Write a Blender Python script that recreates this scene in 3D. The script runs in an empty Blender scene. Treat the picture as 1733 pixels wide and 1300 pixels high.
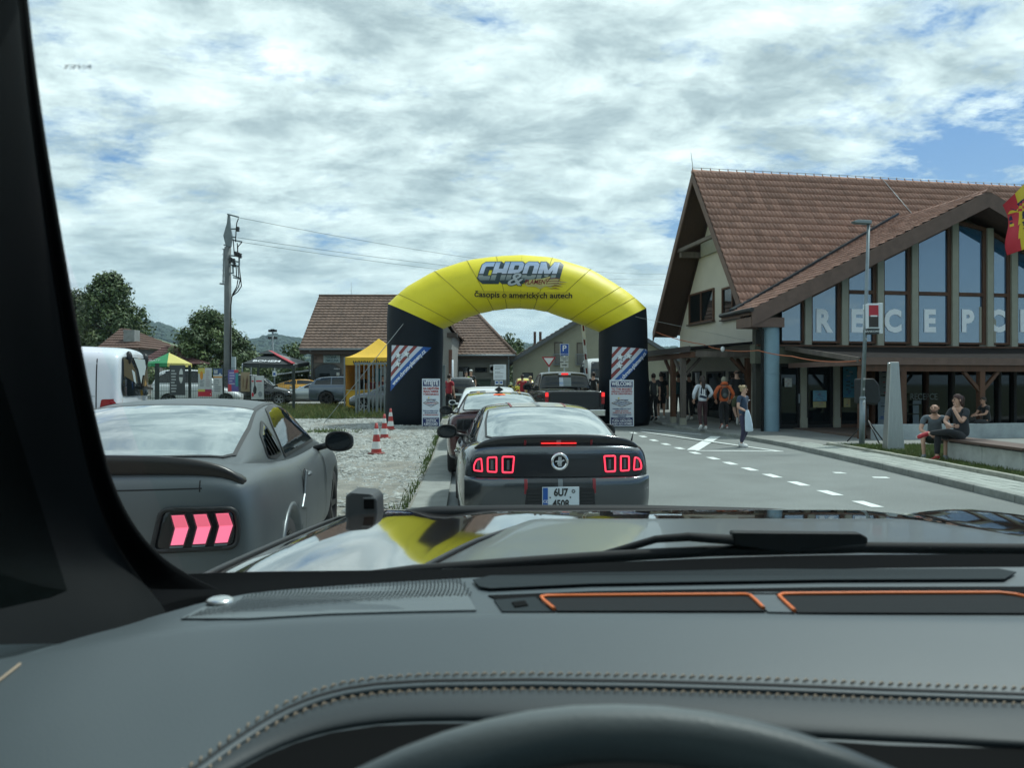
import bpy, bmesh, math, random
from mathutils import Vector, Matrix, Euler
from mathutils.bvhtree import BVHTree
from mathutils.geometry import tessellate_polygon
R = math.radians
random.seed(7)
SC = bpy.context.scene
COL = SC.collection

# ---------------------------------------------------------------- camera
EYE = 1.62
F = 1300.0                                   # focal length in photo pixels (1733 wide)
cd = bpy.data.cameras.new('camera')
cd.sensor_width = 36.0
cd.lens = 36.0 * F / 1733.0
cd.clip_start = 0.02
cd.clip_end = 20000
cd.dof.use_dof = True
cd.dof.focus_distance = 16.0
cd.dof.aperture_fstop = 8.5
cam = bpy.data.objects.new('camera', cd)
COL.objects.link(cam)
cam.location = (0, 0, EYE)
cam.rotation_euler = (R(90), 0, 0)
SC.camera = cam

# ---------------------------------------------------------------- light
SUN_EL, SUN_AZ = R(60), R(55)               # azimuth measured from +Y towards +X
wd = bpy.data.worlds.new('World')
SC.world = wd
wd.use_nodes = True
nt = wd.node_tree
nt.nodes.clear()
def wn(t, **kw):
    n = nt.nodes.new(t)
    for k, v in kw.items():
        setattr(n, k, v)
    return n
def wmath(op, a, b=None, clamp=False):
    n = wn('ShaderNodeMath', operation=op, use_clamp=clamp)
    for i, q in enumerate((a, b)):
        if q is None: continue
        if isinstance(q, (int, float)): n.inputs[i].default_value = q
        else: nt.links.new(q, n.inputs[i])
    return n.outputs[0]
def wramp(fac, stops):
    n = wn('ShaderNodeValToRGB')
    el = n.color_ramp.elements
    while len(el) > 1: el.remove(el[-1])
    el[0].position, el[0].color = stops[0][0], (*stops[0][1], 1)
    for p, c in stops[1:]:
        e = el.new(p); e.color = (*c, 1)
    nt.links.new(fac, n.inputs[0])
    return n.outputs[0]
def wmix(fac, a, b):
    n = wn('ShaderNodeMix', data_type='RGBA')
    for s, q in ((n.inputs[0], fac), (n.inputs[6], a), (n.inputs[7], b)):
        if isinstance(q, (int, float)): s.default_value = q
        elif isinstance(q, tuple): s.default_value = (*q, 1)
        else: nt.links.new(q, s)
    return n.outputs[2]
sky = wn('ShaderNodeTexSky', sky_type='NISHITA', sun_disc=False, sun_elevation=SUN_EL, sun_rotation=SUN_AZ,
         air_density=1.0, dust_density=0.6, ozone_density=1.5)
tc = wn('ShaderNodeTexCoord')
sx = wn('ShaderNodeSeparateXYZ')
nt.links.new(tc.outputs['Generated'], sx.inputs[0])
zz = wmath('ADD', wmath('MAXIMUM', sx.outputs[2], 0.0), 0.22)
cx = wn('ShaderNodeCombineXYZ')
nt.links.new(wmath('DIVIDE', sx.outputs[0], zz), cx.inputs[0])
nt.links.new(wmath('DIVIDE', sx.outputs[1], zz), cx.inputs[1])
def wnoise(scale, detail, rough, dist, off, stretch=(1, 1)):
    m = wn('ShaderNodeMapping')
    m.inputs['Location'].default_value = off
    m.inputs['Scale'].default_value = (stretch[0], stretch[1], 1)
    m.inputs['Rotation'].default_value = (0, 0, R(-18))
    nt.links.new(cx.outputs[0], m.inputs[0])
    n = wn('ShaderNodeTexNoise')
    n.inputs['Scale'].default_value = scale
    n.inputs['Detail'].default_value = detail
    n.inputs['Roughness'].default_value = rough
    n.inputs['Distortion'].default_value = dist
    nt.links.new(m.outputs[0], n.inputs[0])
    return n.outputs[0]
n_cov = wnoise(3.6, 14, 0.66, 0.12, (3.1, 1.7, 0), (0.9, 1.1))
n_big = wnoise(0.8, 3, 0.5, 0.0, (7.4, 2.2, 0))
n_sh = wnoise(4.6, 14, 0.65, 0.20, (1.3, 8.8, 0), (0.85, 1.15))
n_sh2 = wnoise(1.1, 4, 0.5, 0.2, (4.3, 5.1, 0), (0.8, 1.3))
# thinner cloud towards the right-hand (east) side of the sky
side = wmath('MULTIPLY', wmath('MULTIPLY', wmath('SUBTRACT', sx.outputs[0], 0.12), 0.75), wmath('SUBTRACT', 1.0, wmath('MULTIPLY', wmath('MAXIMUM', sx.outputs[2], 0.0), 1.7)))
side = wmath('MINIMUM', wmath('MAXIMUM', side, 0.0), 0.235)
cov = wmath('ADD', wmath('MULTIPLY', n_cov, 0.72), wmath('MULTIPLY', n_big, 0.28))
cov = wmath('SUBTRACT', cov, side)
cmask = wramp(cov, [(0.335, (0, 0, 0)), (0.388, (.6, .6, .6)), (0.445, (1, 1, 1))])
shade = wmath('ADD', wmath('MULTIPLY', n_sh, 0.62), wmath('MULTIPLY', n_sh2, 0.38))
CL = 1.0
ccol = wramp(shade, [(0.34, (2.7, 3.4, 3.8)), (0.44, (4.4, 5.3, 5.6)), (0.525, (6.9, 7.9, 8.0)), (0.61, (9.3, 10.2, 10.1))])
blue = wmix(0.6, sky.outputs[0], (0.75, 2.3, 5.2))
skyc = wmix(cmask, blue, ccol)
hz = wramp(sx.outputs[2], [(0.0, (1, 1, 1)), (0.06, (.85, .85, .85)), (0.16, (.35, .35, .35)), (0.30, (0, 0, 0))])
hzm = wmath('MULTIPLY', hz, 0.70)
skyc = wmix(hzm, skyc, (3.9, 5.2, 5.6))
bg = wn('ShaderNodeBackground')
bg.inputs[1].default_value = 0.10
nt.links.new(skyc, bg.inputs[0])
wo = wn('ShaderNodeOutputWorld')
nt.links.new(bg.outputs[0], wo.inputs[0])

sd = bpy.data.lights.new('sun', 'SUN')
sd.energy = 2.7
sd.angle = R(5.0)
sd.color = (.98, 1.0, 0.96)
sun = bpy.data.objects.new('sun', sd)
COL.objects.link(sun)
dsun = Vector((math.sin(SUN_AZ) * math.cos(SUN_EL), math.cos(SUN_AZ) * math.cos(SUN_EL), math.sin(SUN_EL)))
sun.rotation_euler = dsun.to_track_quat('Z', 'Y').to_euler()
sun.location = dsun * 60
SC.view_settings.view_transform = 'Standard'
SC.view_settings.look = 'None'
SC.view_settings.exposure = 0.38
SC.view_settings.gamma = 1.0
SC.view_settings.use_curve_mapping = False
SC.render.engine = 'CYCLES'
SC.cycles.max_bounces = 6
SC.cycles.transparent_max_bounces = 12
SC.cycles.use_denoising = True
# ---------------------------------------------------------------- helpers
def at(u, v, Y):
    """a measured image position at distance Y as a world point"""
    return Vector(((u - 866.5) / F * Y, Y, EYE - (v - 650.0) / F * Y))
def lerp(a, b, t): return a + (b - a) * t
def interp(x, tab):
    if x <= tab[0][0]: return tab[0][1]
    for (x0, y0), (x1, y1) in zip(tab, tab[1:]):
        if x <= x1: return y0 + (y1 - y0) * (x - x0) / (x1 - x0)
    return tab[-1][1]
def smooth(a, b, x):
    t = min(1, max(0, (x - a) / (b - a)))
    return t * t * (3 - 2 * t)
def hgt(y):                                   # the whole site rises gently beyond the arch
    return 0.50 * smooth(20, 42, y) + 0.012 * max(0, min(60, y - 40))

class MB:
    def __init__(s): s.v = []; s.f = []; s.m = []; s.sm = []
    def add(s, vs, fs, mi=0, smooth=False):
        o = len(s.v)
        s.v += [tuple(p) for p in vs]
        for f in fs:
            s.f.append([o + i for i in f]); s.m.append(mi); s.sm.append(smooth)
        return s
    def box(s, x0, x1, y0, y1, z0, z1, mi=0, mat=None):
        vs = [Vector(p) for p in ((x0, y0, z0), (x1, y0, z0), (x1, y1, z0), (x0, y1, z0), (x0, y0, z1), (x1, y0, z1), (x1, y1, z1), (x0, y1, z1))]
        if mat: vs = [mat @ p for p in vs]
        return s.add(vs, [(0, 3, 2, 1), (4, 5, 6, 7), (0, 1, 5, 4), (1, 2, 6, 5), (2, 3, 7, 6), (3, 0, 4, 7)], mi)
    def beam(s, a, b, w, h, mi=0, up=(0, 0, 1)):
        a = Vector(a); b = Vector(b); d = (b - a).normalized(); up = Vector(up)
        sd_ = d.cross(up)
        if sd_.length < 1e-4: sd_ = d.cross(Vector((1, 0, 0)))
        sd_.normalize(); u2 = sd_.cross(d)
        vs = []
        for p in (a, b):
            for i, j in ((-1, -1), (1, -1), (1, 1), (-1, 1)):
                vs.append(p + sd_ * (w / 2 * i) + u2 * (h / 2 * j))
        return s.add(vs, [(0, 1, 2, 3), (7, 6, 5, 4), (0, 4, 5, 1), (1, 5, 6, 2), (2, 6, 7, 3), (3, 7, 4, 0)], mi)
    def tube(s, pts, r, n=8, mi=0, cap=True, closed=False, sm=True):
        pts = [Vector(p) for p in pts]
        N = len(pts)
        rr = r if isinstance(r, (list, tuple)) else [r] * N
        vs = []; fs = []
        prev = None
        for i, p in enumerate(pts):
            if closed: d = pts[(i + 1) % N] - pts[i - 1]
            else: d = pts[min(i + 1, N - 1)] - pts[max(i - 1, 0)]
            d.normalize()
            if prev is None:
                a = d.cross(Vector((0, 0, 1)))
                if a.length < 1e-3: a = d.cross(Vector((0, 1, 0)))
            else:
                a = prev - d * prev.dot(d)
            a.normalize(); prev = a
            b = d.cross(a)
            for k in range(n):
                t = 2 * math.pi * k / n
                vs.append(p + (a * math.cos(t) + b * math.sin(t)) * rr[i])
        for i in range(N if closed else N - 1):
            j = (i + 1) % N
            for k in range(n):
                l = (k + 1) % n
                fs.append((i * n + k, i * n + l, j * n + l, j * n + k))
        s.add(vs, fs, mi, sm)
        if cap and not closed:
            o = len(s.v) - N * n
            s.f.append([o + k for k in range(n)][::-1]); s.m.append(mi); s.sm.append(False)
            s.f.append([o + (N - 1) * n + k for k in range(n)]); s.m.append(mi); s.sm.append(False)
        return s
    def lathe(s, prof, n=20, mi=0, c=(0, 0, 0), axis='z', sm=True):
        vs = []; fs = []
        for r, h in prof:
            for k in range(n):
                t = 2 * math.pi * k / n
                a, b = r * math.cos(t), r * math.sin(t)
                p = (a, b, h) if axis == 'z' else ((h, a, b) if axis == 'x' else (b, h, a))
                vs.append((p[0] + c[0], p[1] + c[1], p[2] + c[2]))
        for i in range(len(prof) - 1):
            for k in range(n):
                l = (k + 1) % n
                fs.append((i * n + k, i * n + l, (i + 1) * n + l, (i + 1) * n + k))
        return s.add(vs, fs, mi, sm)
    def grid(s, rows, mi=0, sm=True, closed=False):
        n = len(rows[0]); vs = [p for r in rows for p in r]; fs = []
        for i in range(len(rows) - 1):
            for j in range(n if closed else n - 1):
                k = (j + 1) % n
                fs.append((i * n + j, i * n + k, (i + 1) * n + k, (i + 1) * n + j))
        return s.add(vs, fs, mi, sm)
    def prism(s, poly, d, mi=0, org=(0, 0, 0), ux=(1, 0, 0), uz=(0, 0, 1)):
        """polygon in the plane (ux, uz) at org, pushed by vector d"""
        o = Vector(org); ux = Vector(ux); uz = Vector(uz); d = Vector(d)
        a = [o + ux * p[0] + uz * p[1] for p in poly]; n = len(a)
        vs = a + [p + d for p in a]
        tri = tessellate_polygon([[Vector((p[0], p[1], 0)) for p in poly]])
        fs = [tuple(t) for t in tri] + [tuple(n + i for i in t[::-1]) for t in tri]
        fs += [(i, (i + 1) % n, n + (i + 1) % n, n + i) for i in range(n)]
        return s.add(vs, fs, mi)
    def ball(s, c, r, mi=0, nu=10, nv=7):
        r = r if isinstance(r, (tuple, list)) else (r, r, r)
        rows = []
        for i in range(nv + 1):
            t = math.pi * i / nv
            rows.append([(c[0] + r[0] * math.sin(t) * math.cos(2 * math.pi * k / nu), c[1] + r[1] * math.sin(t) * math.sin(2 * math.pi * k / nu), c[2] + r[2] * math.cos(t)) for k in range(nu)])
        return s.grid(rows, mi, True, True)
    def join(s, me, mi=0, mat=None, sm=False):
        vs = [mat @ v.co if mat else v.co for v in me.vertices]
        return s.add(vs, [tuple(p.vertices) for p in me.polygons], mi, sm)
    def mesh(s, name, mats, fix=True):
        me = bpy.data.meshes.new(name)
        me.from_pydata(s.v, [], s.f)
        for m in (mats if isinstance(mats, (list, tuple)) else [mats]): me.materials.append(m)
        me.polygons.foreach_set('material_index', s.m)
        me.polygons.foreach_set('use_smooth', s.sm)
        if fix and len(s.f) < 60000:
            bm = bmesh.new(); bm.from_mesh(me)
            bmesh.ops.recalc_face_normals(bm, faces=bm.faces)
            bm.to_mesh(me); bm.free()
        me.update()
        return me
    def build(s, name, mats, parent=None, fix=True, **kw):
        return put(name, s.mesh(name, mats, fix), parent, **kw)

def put(name, me, parent=None, loc=(0, 0, 0), rot=(0, 0, 0), label=None, cat=None, group=None, kind=None):
    o = bpy.data.objects.new(name, me)
    COL.objects.link(o)
    o.location = loc; o.rotation_euler = rot
    if parent: o.parent = parent
    tag(o, label, cat, group, kind)
    return o
def tag(o, label=None, cat=None, group=None, kind=None):
    if label: o['label'] = label
    if cat: o['category'] = cat
    if group: o['group'] = group
    if kind: o['kind'] = kind
    return o
def thing(name, label, cat, loc=(0, 0, 0), rz=0, group=None):
    return put(name, None, None, loc, (0, 0, rz), label, cat, group)
def kids(o): return [c for c in bpy.data.objects if c.parent == o]
def copy_tree(o, parent=None, children=None):
    c = o.copy(); COL.objects.link(c)
    if parent: c.parent = parent
    for ch in list(o.children): copy_tree(ch, c)
    return c

def evaluated(ob):
    dg = bpy.context.evaluated_depsgraph_get()
    return bpy.data.meshes.new_from_object(ob.evaluated_get(dg))
def with_mods(me, fn):
    o = bpy.data.objects.new('tmp', me); COL.objects.link(o)
    extra = fn(o) or []
    r = evaluated(o)
    bpy.data.objects.remove(o)
    for e in extra: bpy.data.objects.remove(e)
    return r
def subsurf(me, lv=2):
    def fn(o):
        m = o.modifiers.new('s', 'SUBSURF'); m.levels = lv; m.render_levels = lv
    r = with_mods(me, fn)
    for p in r.polygons: p.use_smooth = True
    return r
def skin(verts, edges, radii, mat, lv=2, root=0):
    me = bpy.data.meshes.new('skin')
    me.from_pydata([tuple(v) for v in verts], edges, [])
    def fn(o):
        k = o.modifiers.new('k', 'SKIN'); k.use_smooth_shade = True; k.branch_smoothing = 0.6
        sv = me.skin_vertices[0].data
        for i, q in enumerate(radii):
            sv[i].radius = q if isinstance(q, tuple) else (q, q)
            sv[i].use_root = (i == root)
        m = o.modifiers.new('s', 'SUBSURF'); m.levels = lv; m.render_levels = lv
    r = with_mods(me, fn)
    r.materials.clear(); r.materials.append(mat)
    for p in r.polygons: p.use_smooth = True
    return r
def bevel(me, w, seg=2, ang=35):
    def fn(o):
        b = o.modifiers.new('b', 'BEVEL'); b.width = w; b.segments = seg; b.limit_method = 'ANGLE'; b.angle_limit = R(ang)
    return with_mods(me, fn)
def cut_cyl(me, cyls):
    """wheel openings: (y, z, radius, x0, x1) cylinders along x taken out of a body mesh"""
    def fn(o):
        ex = []
        for y, z, r, x0, x1 in cyls:
            b = MB(); n = 28
            ring = [[(x, y + r * math.cos(2 * math.pi * k / n), z + r * math.sin(2 * math.pi * k / n)) for k in range(n)] for x in (x0, x1)]
            b.grid(ring, 0, False, True)
            b.f.append(list(range(n))); b.m.append(0); b.sm.append(False)
            b.f.append(list(range(n, 2 * n))); b.m.append(0); b.sm.append(False)
            c = put('cut', b.mesh('cut', []))
            m = o.modifiers.new('b', 'BOOLEAN'); m.operation = 'DIFFERENCE'; m.object = c; m.solver = 'EXACT'
            ex.append(c)
        return ex
    return with_mods(me, fn)

def text_me(s, size=1.0, bold=0.0, shear=0.0, sx=1.0, align='CENTER', ext=0.0, spacing=1.0, valign='CENTER'):
    """text as a mesh in the XZ plane, read from -Y"""
    c = bpy.data.curves.new('t', 'FONT')
    c.body = s; c.size = size; c.offset = bold * size; c.shear = shear; c.align_x = align; c.align_y = valign
    c.extrude = ext; c.space_character = spacing; c.resolution_u = 3
    o = bpy.data.objects.new('t', c); COL.objects.link(o)
    me = evaluated(o)
    bpy.data.objects.remove(o)
    me.transform(Matrix(((sx, 0, 0, 0), (0, 0, -1, 0), (0, 1, 0, 0), (0, 0, 0, 1))))
    return me

def bvh_of(*meshes, mats=None):
    vs = []; fs = []
    for k, me in enumerate(meshes):
        o = len(vs)
        vs += [v.co.copy() for v in me.vertices]
        fs += [tuple(o + i for i in p.vertices) for p in me.polygons]
    return BVHTree.FromPolygons(vs, fs)
def refine(bm, res):
    for _ in range(7):
        es = [e for e in bm.edges if e.calc_length() > res]
        if not es: break
        bmesh.ops.subdivide_edges(bm, edges=es, cuts=1)
        bmesh.ops.triangulate(bm, faces=[f for f in bm.faces if len(f.verts) > 3])
def drape(me, bvh, d, off, res=0.08, start=5.0, thick=0.0):
    """press a flat mesh along direction d on to a surface, off in front of it"""
    d = Vector(d).normalized()
    bm = bmesh.new(); bm.from_mesh(me)
    bmesh.ops.triangulate(bm, faces=bm.faces)
    refine(bm, res)
    last = 0.0
    lost = []
    for v in bm.verts:
        h = bvh.ray_cast(v.co - d * start, d)
        if h[0] is not None: v.co = h[0] - d * off
        else: lost.append(v)
    if lost:
        bmesh.ops.delete(bm, geom=lost, context='VERTS')
    if thick:
        r = bmesh.ops.extrude_face_region(bm, geom=bm.faces[:])
        for g in r['geom']:
            if isinstance(g, bmesh.types.BMVert): g.co -= d * thick
    bmesh.ops.recalc_face_normals(bm, faces=bm.faces)
    for f in bm.faces: f.smooth = True
    out = bpy.data.meshes.new('d'); bm.to_mesh(out); bm.free()
    return out
def poly_me(poly, ax):
    """closed 2D outline as a flat mesh; ax names the two axes ('xz', 'yz', 'xy')"""
    idx = {'x': 0, 'y': 1, 'z': 2}; i, j = idx[ax[0]], idx[ax[1]]
    vs = []
    for p in poly:
        q = [0, 0, 0]; q[i], q[j] = p; vs.append(q)
    tri = tessellate_polygon([[Vector((p[0], p[1], 0)) for p in poly]])
    me = bpy.data.meshes.new('p'); me.from_pydata(vs, [], [tuple(t) for t in tri]); me.update()
    return me
def rnd_poly(poly, r, seg=4):
    out = []; n = len(poly)
    for i in range(n):
        p = Vector(poly[i]); a = Vector(poly[i - 1]); b = Vector(poly[(i + 1) % n])
        ra = min(r, (a - p).length * .45, (b - p).length * .45)
        pa = p + (a - p).normalized() * ra; pb = p + (b - p).normalized() * ra
        for k in range(seg + 1):
            t = k / seg
            q = pa * (1 - t) ** 2 + p * (2 * t * (1 - t)) + pb * t * t
            out.append((q.x, q.y))
    return out
def rect(x0, x1, z0, z1): return [(x0, z0), (x1, z0), (x1, z1), (x0, z1)]
def inset(poly, k):
    """shrink an outline about its middle by a distance k (convex-ish shapes)"""
    n = len(poly); out = []
    c = sum((Vector(p) for p in poly), Vector((0, 0))) / n
    for i in range(n):
        p = Vector(poly[i]); a = (Vector(poly[i - 1]) - p).normalized(); b = (Vector(poly[(i + 1) % n]) - p).normalized()
        d = a + b
        if d.length < 1e-3: d = (c - p)
        d.normalize()
        if d.dot(c - p) < 0: d = -d
        out.append(tuple(p + d * k))
    return out
def ring_me(outer, inner, ax):
    idx = {'x': 0, 'y': 1, 'z': 2}; i, j = idx[ax[0]], idx[ax[1]]
    vs = []
    for p in list(outer) + list(inner):
        q = [0, 0, 0]; q[i], q[j] = p; vs.append(q)
    n = len(outer)
    me = bpy.data.meshes.new('r')
    me.from_pydata(vs, [], [(k, (k + 1) % n, n + (k + 1) % n, n + k) for k in range(n)]); me.update()
    return me
def put_d(name, me, mat, parent, **kw):
    me.materials.clear(); me.materials.append(mat)
    return put(name, me, parent, **kw)
# ---------------------------------------------------------------- materials
MATS = {}
def mat(name, col, rough=0.6, metal=0.0, spec=0.5, var=0.0, vscale=8.0, bump=0.0, bscale=40.0, coat=0.0, emit=None, estr=0.0, ior=None, aniso=None, coord='Object', detail=6.0, col2=None, sheen=0.0):
    if name in MATS: return MATS[name]
    m = bpy.data.materials.new(name); m.use_nodes = True
    t = m.node_tree; b = t.nodes['Principled BSDF']
    b.inputs['Base Color'].default_value = (*col, 1)
    b.inputs['Roughness'].default_value = rough
    b.inputs['Metallic'].default_value = metal
    b.inputs['Specular IOR Level'].default_value = spec
    if ior: b.inputs['IOR'].default_value = ior
    if coat: b.inputs['Coat Weight'].default_value = coat; b.inputs['Coat Roughness'].default_value = 0.03
    if sheen: b.inputs['Sheen Weight'].default_value = sheen
    if emit: b.inputs['Emission Color'].default_value = (*emit, 1); b.inputs['Emission Strength'].default_value = estr
    if var or bump:
        c = t.nodes.new('ShaderNodeTexCoord')
        mp = t.nodes.new('ShaderNodeMapping')
        if aniso: mp.inputs['Scale'].default_value = aniso
        t.links.new(c.outputs[coord], mp.inputs[0])
    if var:
        n = t.nodes.new('ShaderNodeTexNoise'); n.inputs['Scale'].default_value = vscale; n.inputs['Detail'].default_value = detail; n.inputs['Roughness'].default_value = .65
        t.links.new(mp.outputs[0], n.inputs[0])
        r = t.nodes.new('ShaderNodeValToRGB')
        c2 = col2 or tuple(min(1, q * (1 + var)) for q in col)
        c1 = tuple(q * (1 - var) for q in col)
        r.color_ramp.elements[0].position = .3; r.color_ramp.elements[0].color = (*c1, 1)
        r.color_ramp.elements[1].position = .7; r.color_ramp.elements[1].color = (*c2, 1)
        t.links.new(n.outputs[0], r.inputs[0]); t.links.new(r.outputs[0], b.inputs['Base Color'])
        rr = t.nodes.new('ShaderNodeMapRange'); rr.inputs[3].default_value = max(0.02, rough - .08); rr.inputs[4].default_value = min(1, rough + .08)
        t.links.new(n.outputs[0], rr.inputs[0]); t.links.new(rr.outputs[0], b.inputs['Roughness'])
    if bump:
        n2 = t.nodes.new('ShaderNodeTexNoise'); n2.inputs['Scale'].default_value = bscale; n2.inputs['Detail'].default_value = 5
        t.links.new(mp.outputs[0], n2.inputs[0])
        bp = t.nodes.new('ShaderNodeBump'); bp.inputs['Strength'].default_value = bump; bp.inputs['Distance'].default_value = 0.02
        t.links.new(n2.outputs[0], bp.inputs['Height']); t.links.new(bp.outputs[0], b.inputs['Normal'])
    MATS[name] = m
    return m
def per_obj(m, amount=0.25):
    """give each separate piece that uses the material a slightly different tone"""
    t = m.node_tree; b = t.nodes['Principled BSDF']
    oi = t.nodes.new('ShaderNodeObjectInfo')
    mr = t.nodes.new('ShaderNodeMapRange'); mr.inputs[3].default_value = 1 - amount; mr.inputs[4].default_value = 1 + amount
    t.links.new(oi.outputs['Random'], mr.inputs[0])
    hs = t.nodes.new('ShaderNodeHueSaturation')
    t.links.new(mr.outputs[0], hs.inputs['Value'])
    src = b.inputs['Base Color']
    if src.is_linked:
        l = src.links[0]; s = l.from_socket; t.links.remove(l); t.links.new(s, hs.inputs['Color'])
    else: hs.inputs['Color'].default_value = src.default_value
    t.links.new(hs.outputs[0], src)
    return m

ASPHALT = mat('asphalt', (.185, .20, .19), .85, var=.10, vscale=1.2, bump=.5, bscale=150)
def _asphalt():
    t = ASPHALT.node_tree; b = t.nodes['Principled BSDF']
    c = t.nodes.new('ShaderNodeTexCoord')
    n = t.nodes.new('ShaderNodeTexNoise'); n.inputs['Scale'].default_value = 55; n.inputs['Detail'].default_value = 3
    t.links.new(c.outputs['Object'], n.inputs[0])
    n3 = t.nodes.new('ShaderNodeTexNoise'); n3.inputs['Scale'].default_value = .35; n3.inputs['Detail'].default_value = 8; n3.inputs['Distortion'].default_value = .6
    t.links.new(c.outputs['Object'], n3.inputs[0])
    r = t.nodes.new('ShaderNodeMapRange'); r.inputs[1].default_value = .3; r.inputs[2].default_value = .7; r.inputs[3].default_value = .70; r.inputs[4].default_value = 1.28
    t.links.new(n.outputs[0], r.inputs[0])
    r3 = t.nodes.new('ShaderNodeMapRange'); r3.inputs[1].default_value = .3; r3.inputs[2].default_value = .7; r3.inputs[3].default_value = .82; r3.inputs[4].default_value = 1.12
    t.links.new(n3.outputs[0], r3.inputs[0])
    mu = t.nodes.new('ShaderNodeMath'); mu.operation = 'MULTIPLY'
    t.links.new(r.outputs[0], mu.inputs[0]); t.links.new(r3.outputs[0], mu.inputs[1])
    l = b.inputs['Base Color'].links[0]; s = l.from_socket
    hs = t.nodes.new('ShaderNodeHueSaturation')
    t.links.new(s, hs.inputs['Color']); t.links.new(mu.outputs[0], hs.inputs['Value']); t.links.new(hs.outputs[0], b.inputs['Base Color'])
_asphalt()
GUTTER = mat('gutter_concrete', (.23, .24, .22), .85, var=.22, vscale=3, bump=.3, bscale=60)
GRAVEL = mat('gravel', (.20, .20, .175), .95, var=.30, vscale=2.0, bump=.9, bscale=45, col2=(.29, .275, .235))
STONE = per_obj(mat('gravel_stone', (.30, .31, .29), .9, var=.45, vscale=4.0), .1)
PAVER = per_obj(mat('paver', (.30, .32, .29), .9, var=.15, vscale=5, bump=.3, bscale=90), .10)
PAVE = mat('pavement_bed', (.27, .29, .26), .9, var=.15, vscale=6)
KERB = per_obj(mat('kerb_concrete', (.22, .23, .21), .9, var=.25, vscale=6, bump=.3, bscale=60), .1)
KERB_L = per_obj(mat('edging_concrete', (.30, .30, .25), .9, var=.25, vscale=6, bump=.3, bscale=60), .1)
PAINT = mat('road_paint', (.66, .70, .67), .7, var=.18, vscale=14, bump=.15, bscale=90)
SOIL = mat('meadow_soil', (.06, .075, .03), .95, var=.35, vscale=.7)
GRASS = mat('grass_blade', (.075, .115, .025), .7, var=.35, vscale=2.0)
GRASS_DRY = mat('grass_dry', (.15, .16, .05), .8, var=.3, vscale=2.0)
PLAZA = mat('plaza', (.20, .205, .19), .9, var=.18, vscale=.6, bump=.2, bscale=60)
BLACK = mat('black_plastic', (.012, .013, .014), .45)
BLACKM = mat('black_matt', (.010, .011, .012), .8)
RUBBER = mat('tyre_rubber', (.016, .016, .017), .8, var=.2, vscale=20)
CHROME = mat('chrome', (.75, .76, .78), .08, 1.0)
STEEL = mat('galvanised_steel', (.34, .38, .40), .45, .6, var=.15, vscale=9)
STEEL_D = mat('grey_metal', (.17, .20, .215), .5, .3, var=.15, vscale=9)
WHITE = mat('white_print', (.74, .76, .78), .5)
SIGNW = mat('sign_white', (.62, .67, .72), .5)
NAVY = mat('print_navy', (.008, .022, .115), .5)
RED = mat('print_red', (.36, .025, .03), .5)
BLUE = mat('print_blue', (.012, .085, .33), .5)
YEL = mat('print_yellow', (.72, .56, .04), .5)
INK = mat('print_ink', (.012, .012, .012), .5)
PRINTK = mat('print_grey', (.2, .22, .24), .6)
GLASSD = mat('dark_glass', (.008, .012, .014), .03, spec=.5, ior=1.52)
GLASSM = mat('mirror_glass', (.50, .55, .56), .015, 1.0)
GLASSB = mat('sky_painted_glass', (.030, .105, .20), .02, spec=.5, ior=3.2)  # blue base colour stands in for sky reflected in the panes
WOODB = mat('brown_timber', (.085, .038, .020), .7, var=.3, vscale=6, bump=.2, bscale=30, aniso=(1, 1, .15))
WOODG = mat('weathered_timber', (.12, .10, .085), .8, var=.3, vscale=6, aniso=(1, 1, .15))
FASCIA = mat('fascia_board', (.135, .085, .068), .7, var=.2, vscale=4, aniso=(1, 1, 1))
RENDERW = mat('cream_render', (.50, .475, .41), .9, var=.06, vscale=1.2, bump=.15, bscale=60)
RENDERG = mat('grey_render', (.135, .14, .125), .9, var=.10, vscale=1.0, bump=.15, bscale=60)
RENDERT = mat('taupe_render', (.155, .145, .132), .9, var=.12, vscale=1.0, bump=.15, bscale=60)
RENDERO = mat('olive_render', (.27, .27, .205), .9, var=.10, vscale=1.0, bump=.15, bscale=60)
MULLION = mat('pale_mullion', (.30, .30, .245), .7, var=.08, vscale=4)
TILE = per_obj(mat('roof_tile', (.33, .182, .135), .75, var=.2, vscale=3.0, bump=.25, bscale=45), .22)
TILE2 = mat('roof_tile_far', (.145, .095, .072), .85, var=.35, vscale=2.2)
COLUMN = mat('blue_column', (.165, .265, .325), .5, var=.07, vscale=3)
YELLOW_F = mat('yellow_fabric', (.76, .64, .014), .5, var=.05, vscale=1.4, bump=.10, bscale=5)
BLACK_F = mat('black_fabric', (.0045, .0085, .014), .62, spec=.25, var=.2, vscale=2, bump=.12, bscale=5)
TENT_Y = mat('tent_yellow', (.66, .40, .025), .6, var=.08, vscale=2, bump=.15, bscale=4)
def skin_m(k): return mat('skin_%d' % k, [(.42, .24, .17), (.50, .30, .22), (.36, .20, .14)][k], .55, var=.08, vscale=20)
def cloth(name, c, rough=.85): return mat('cloth_' + name, c, rough, var=.18, vscale=14, bump=.25, bscale=30, sheen=.1)
HAIR_D = mat('hair_dark', (.025, .014, .010), .6, var=.4, vscale=40)
HAIR_B = mat('hair_fair', (.30, .22, .12), .6, var=.3, vscale=40)
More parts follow.
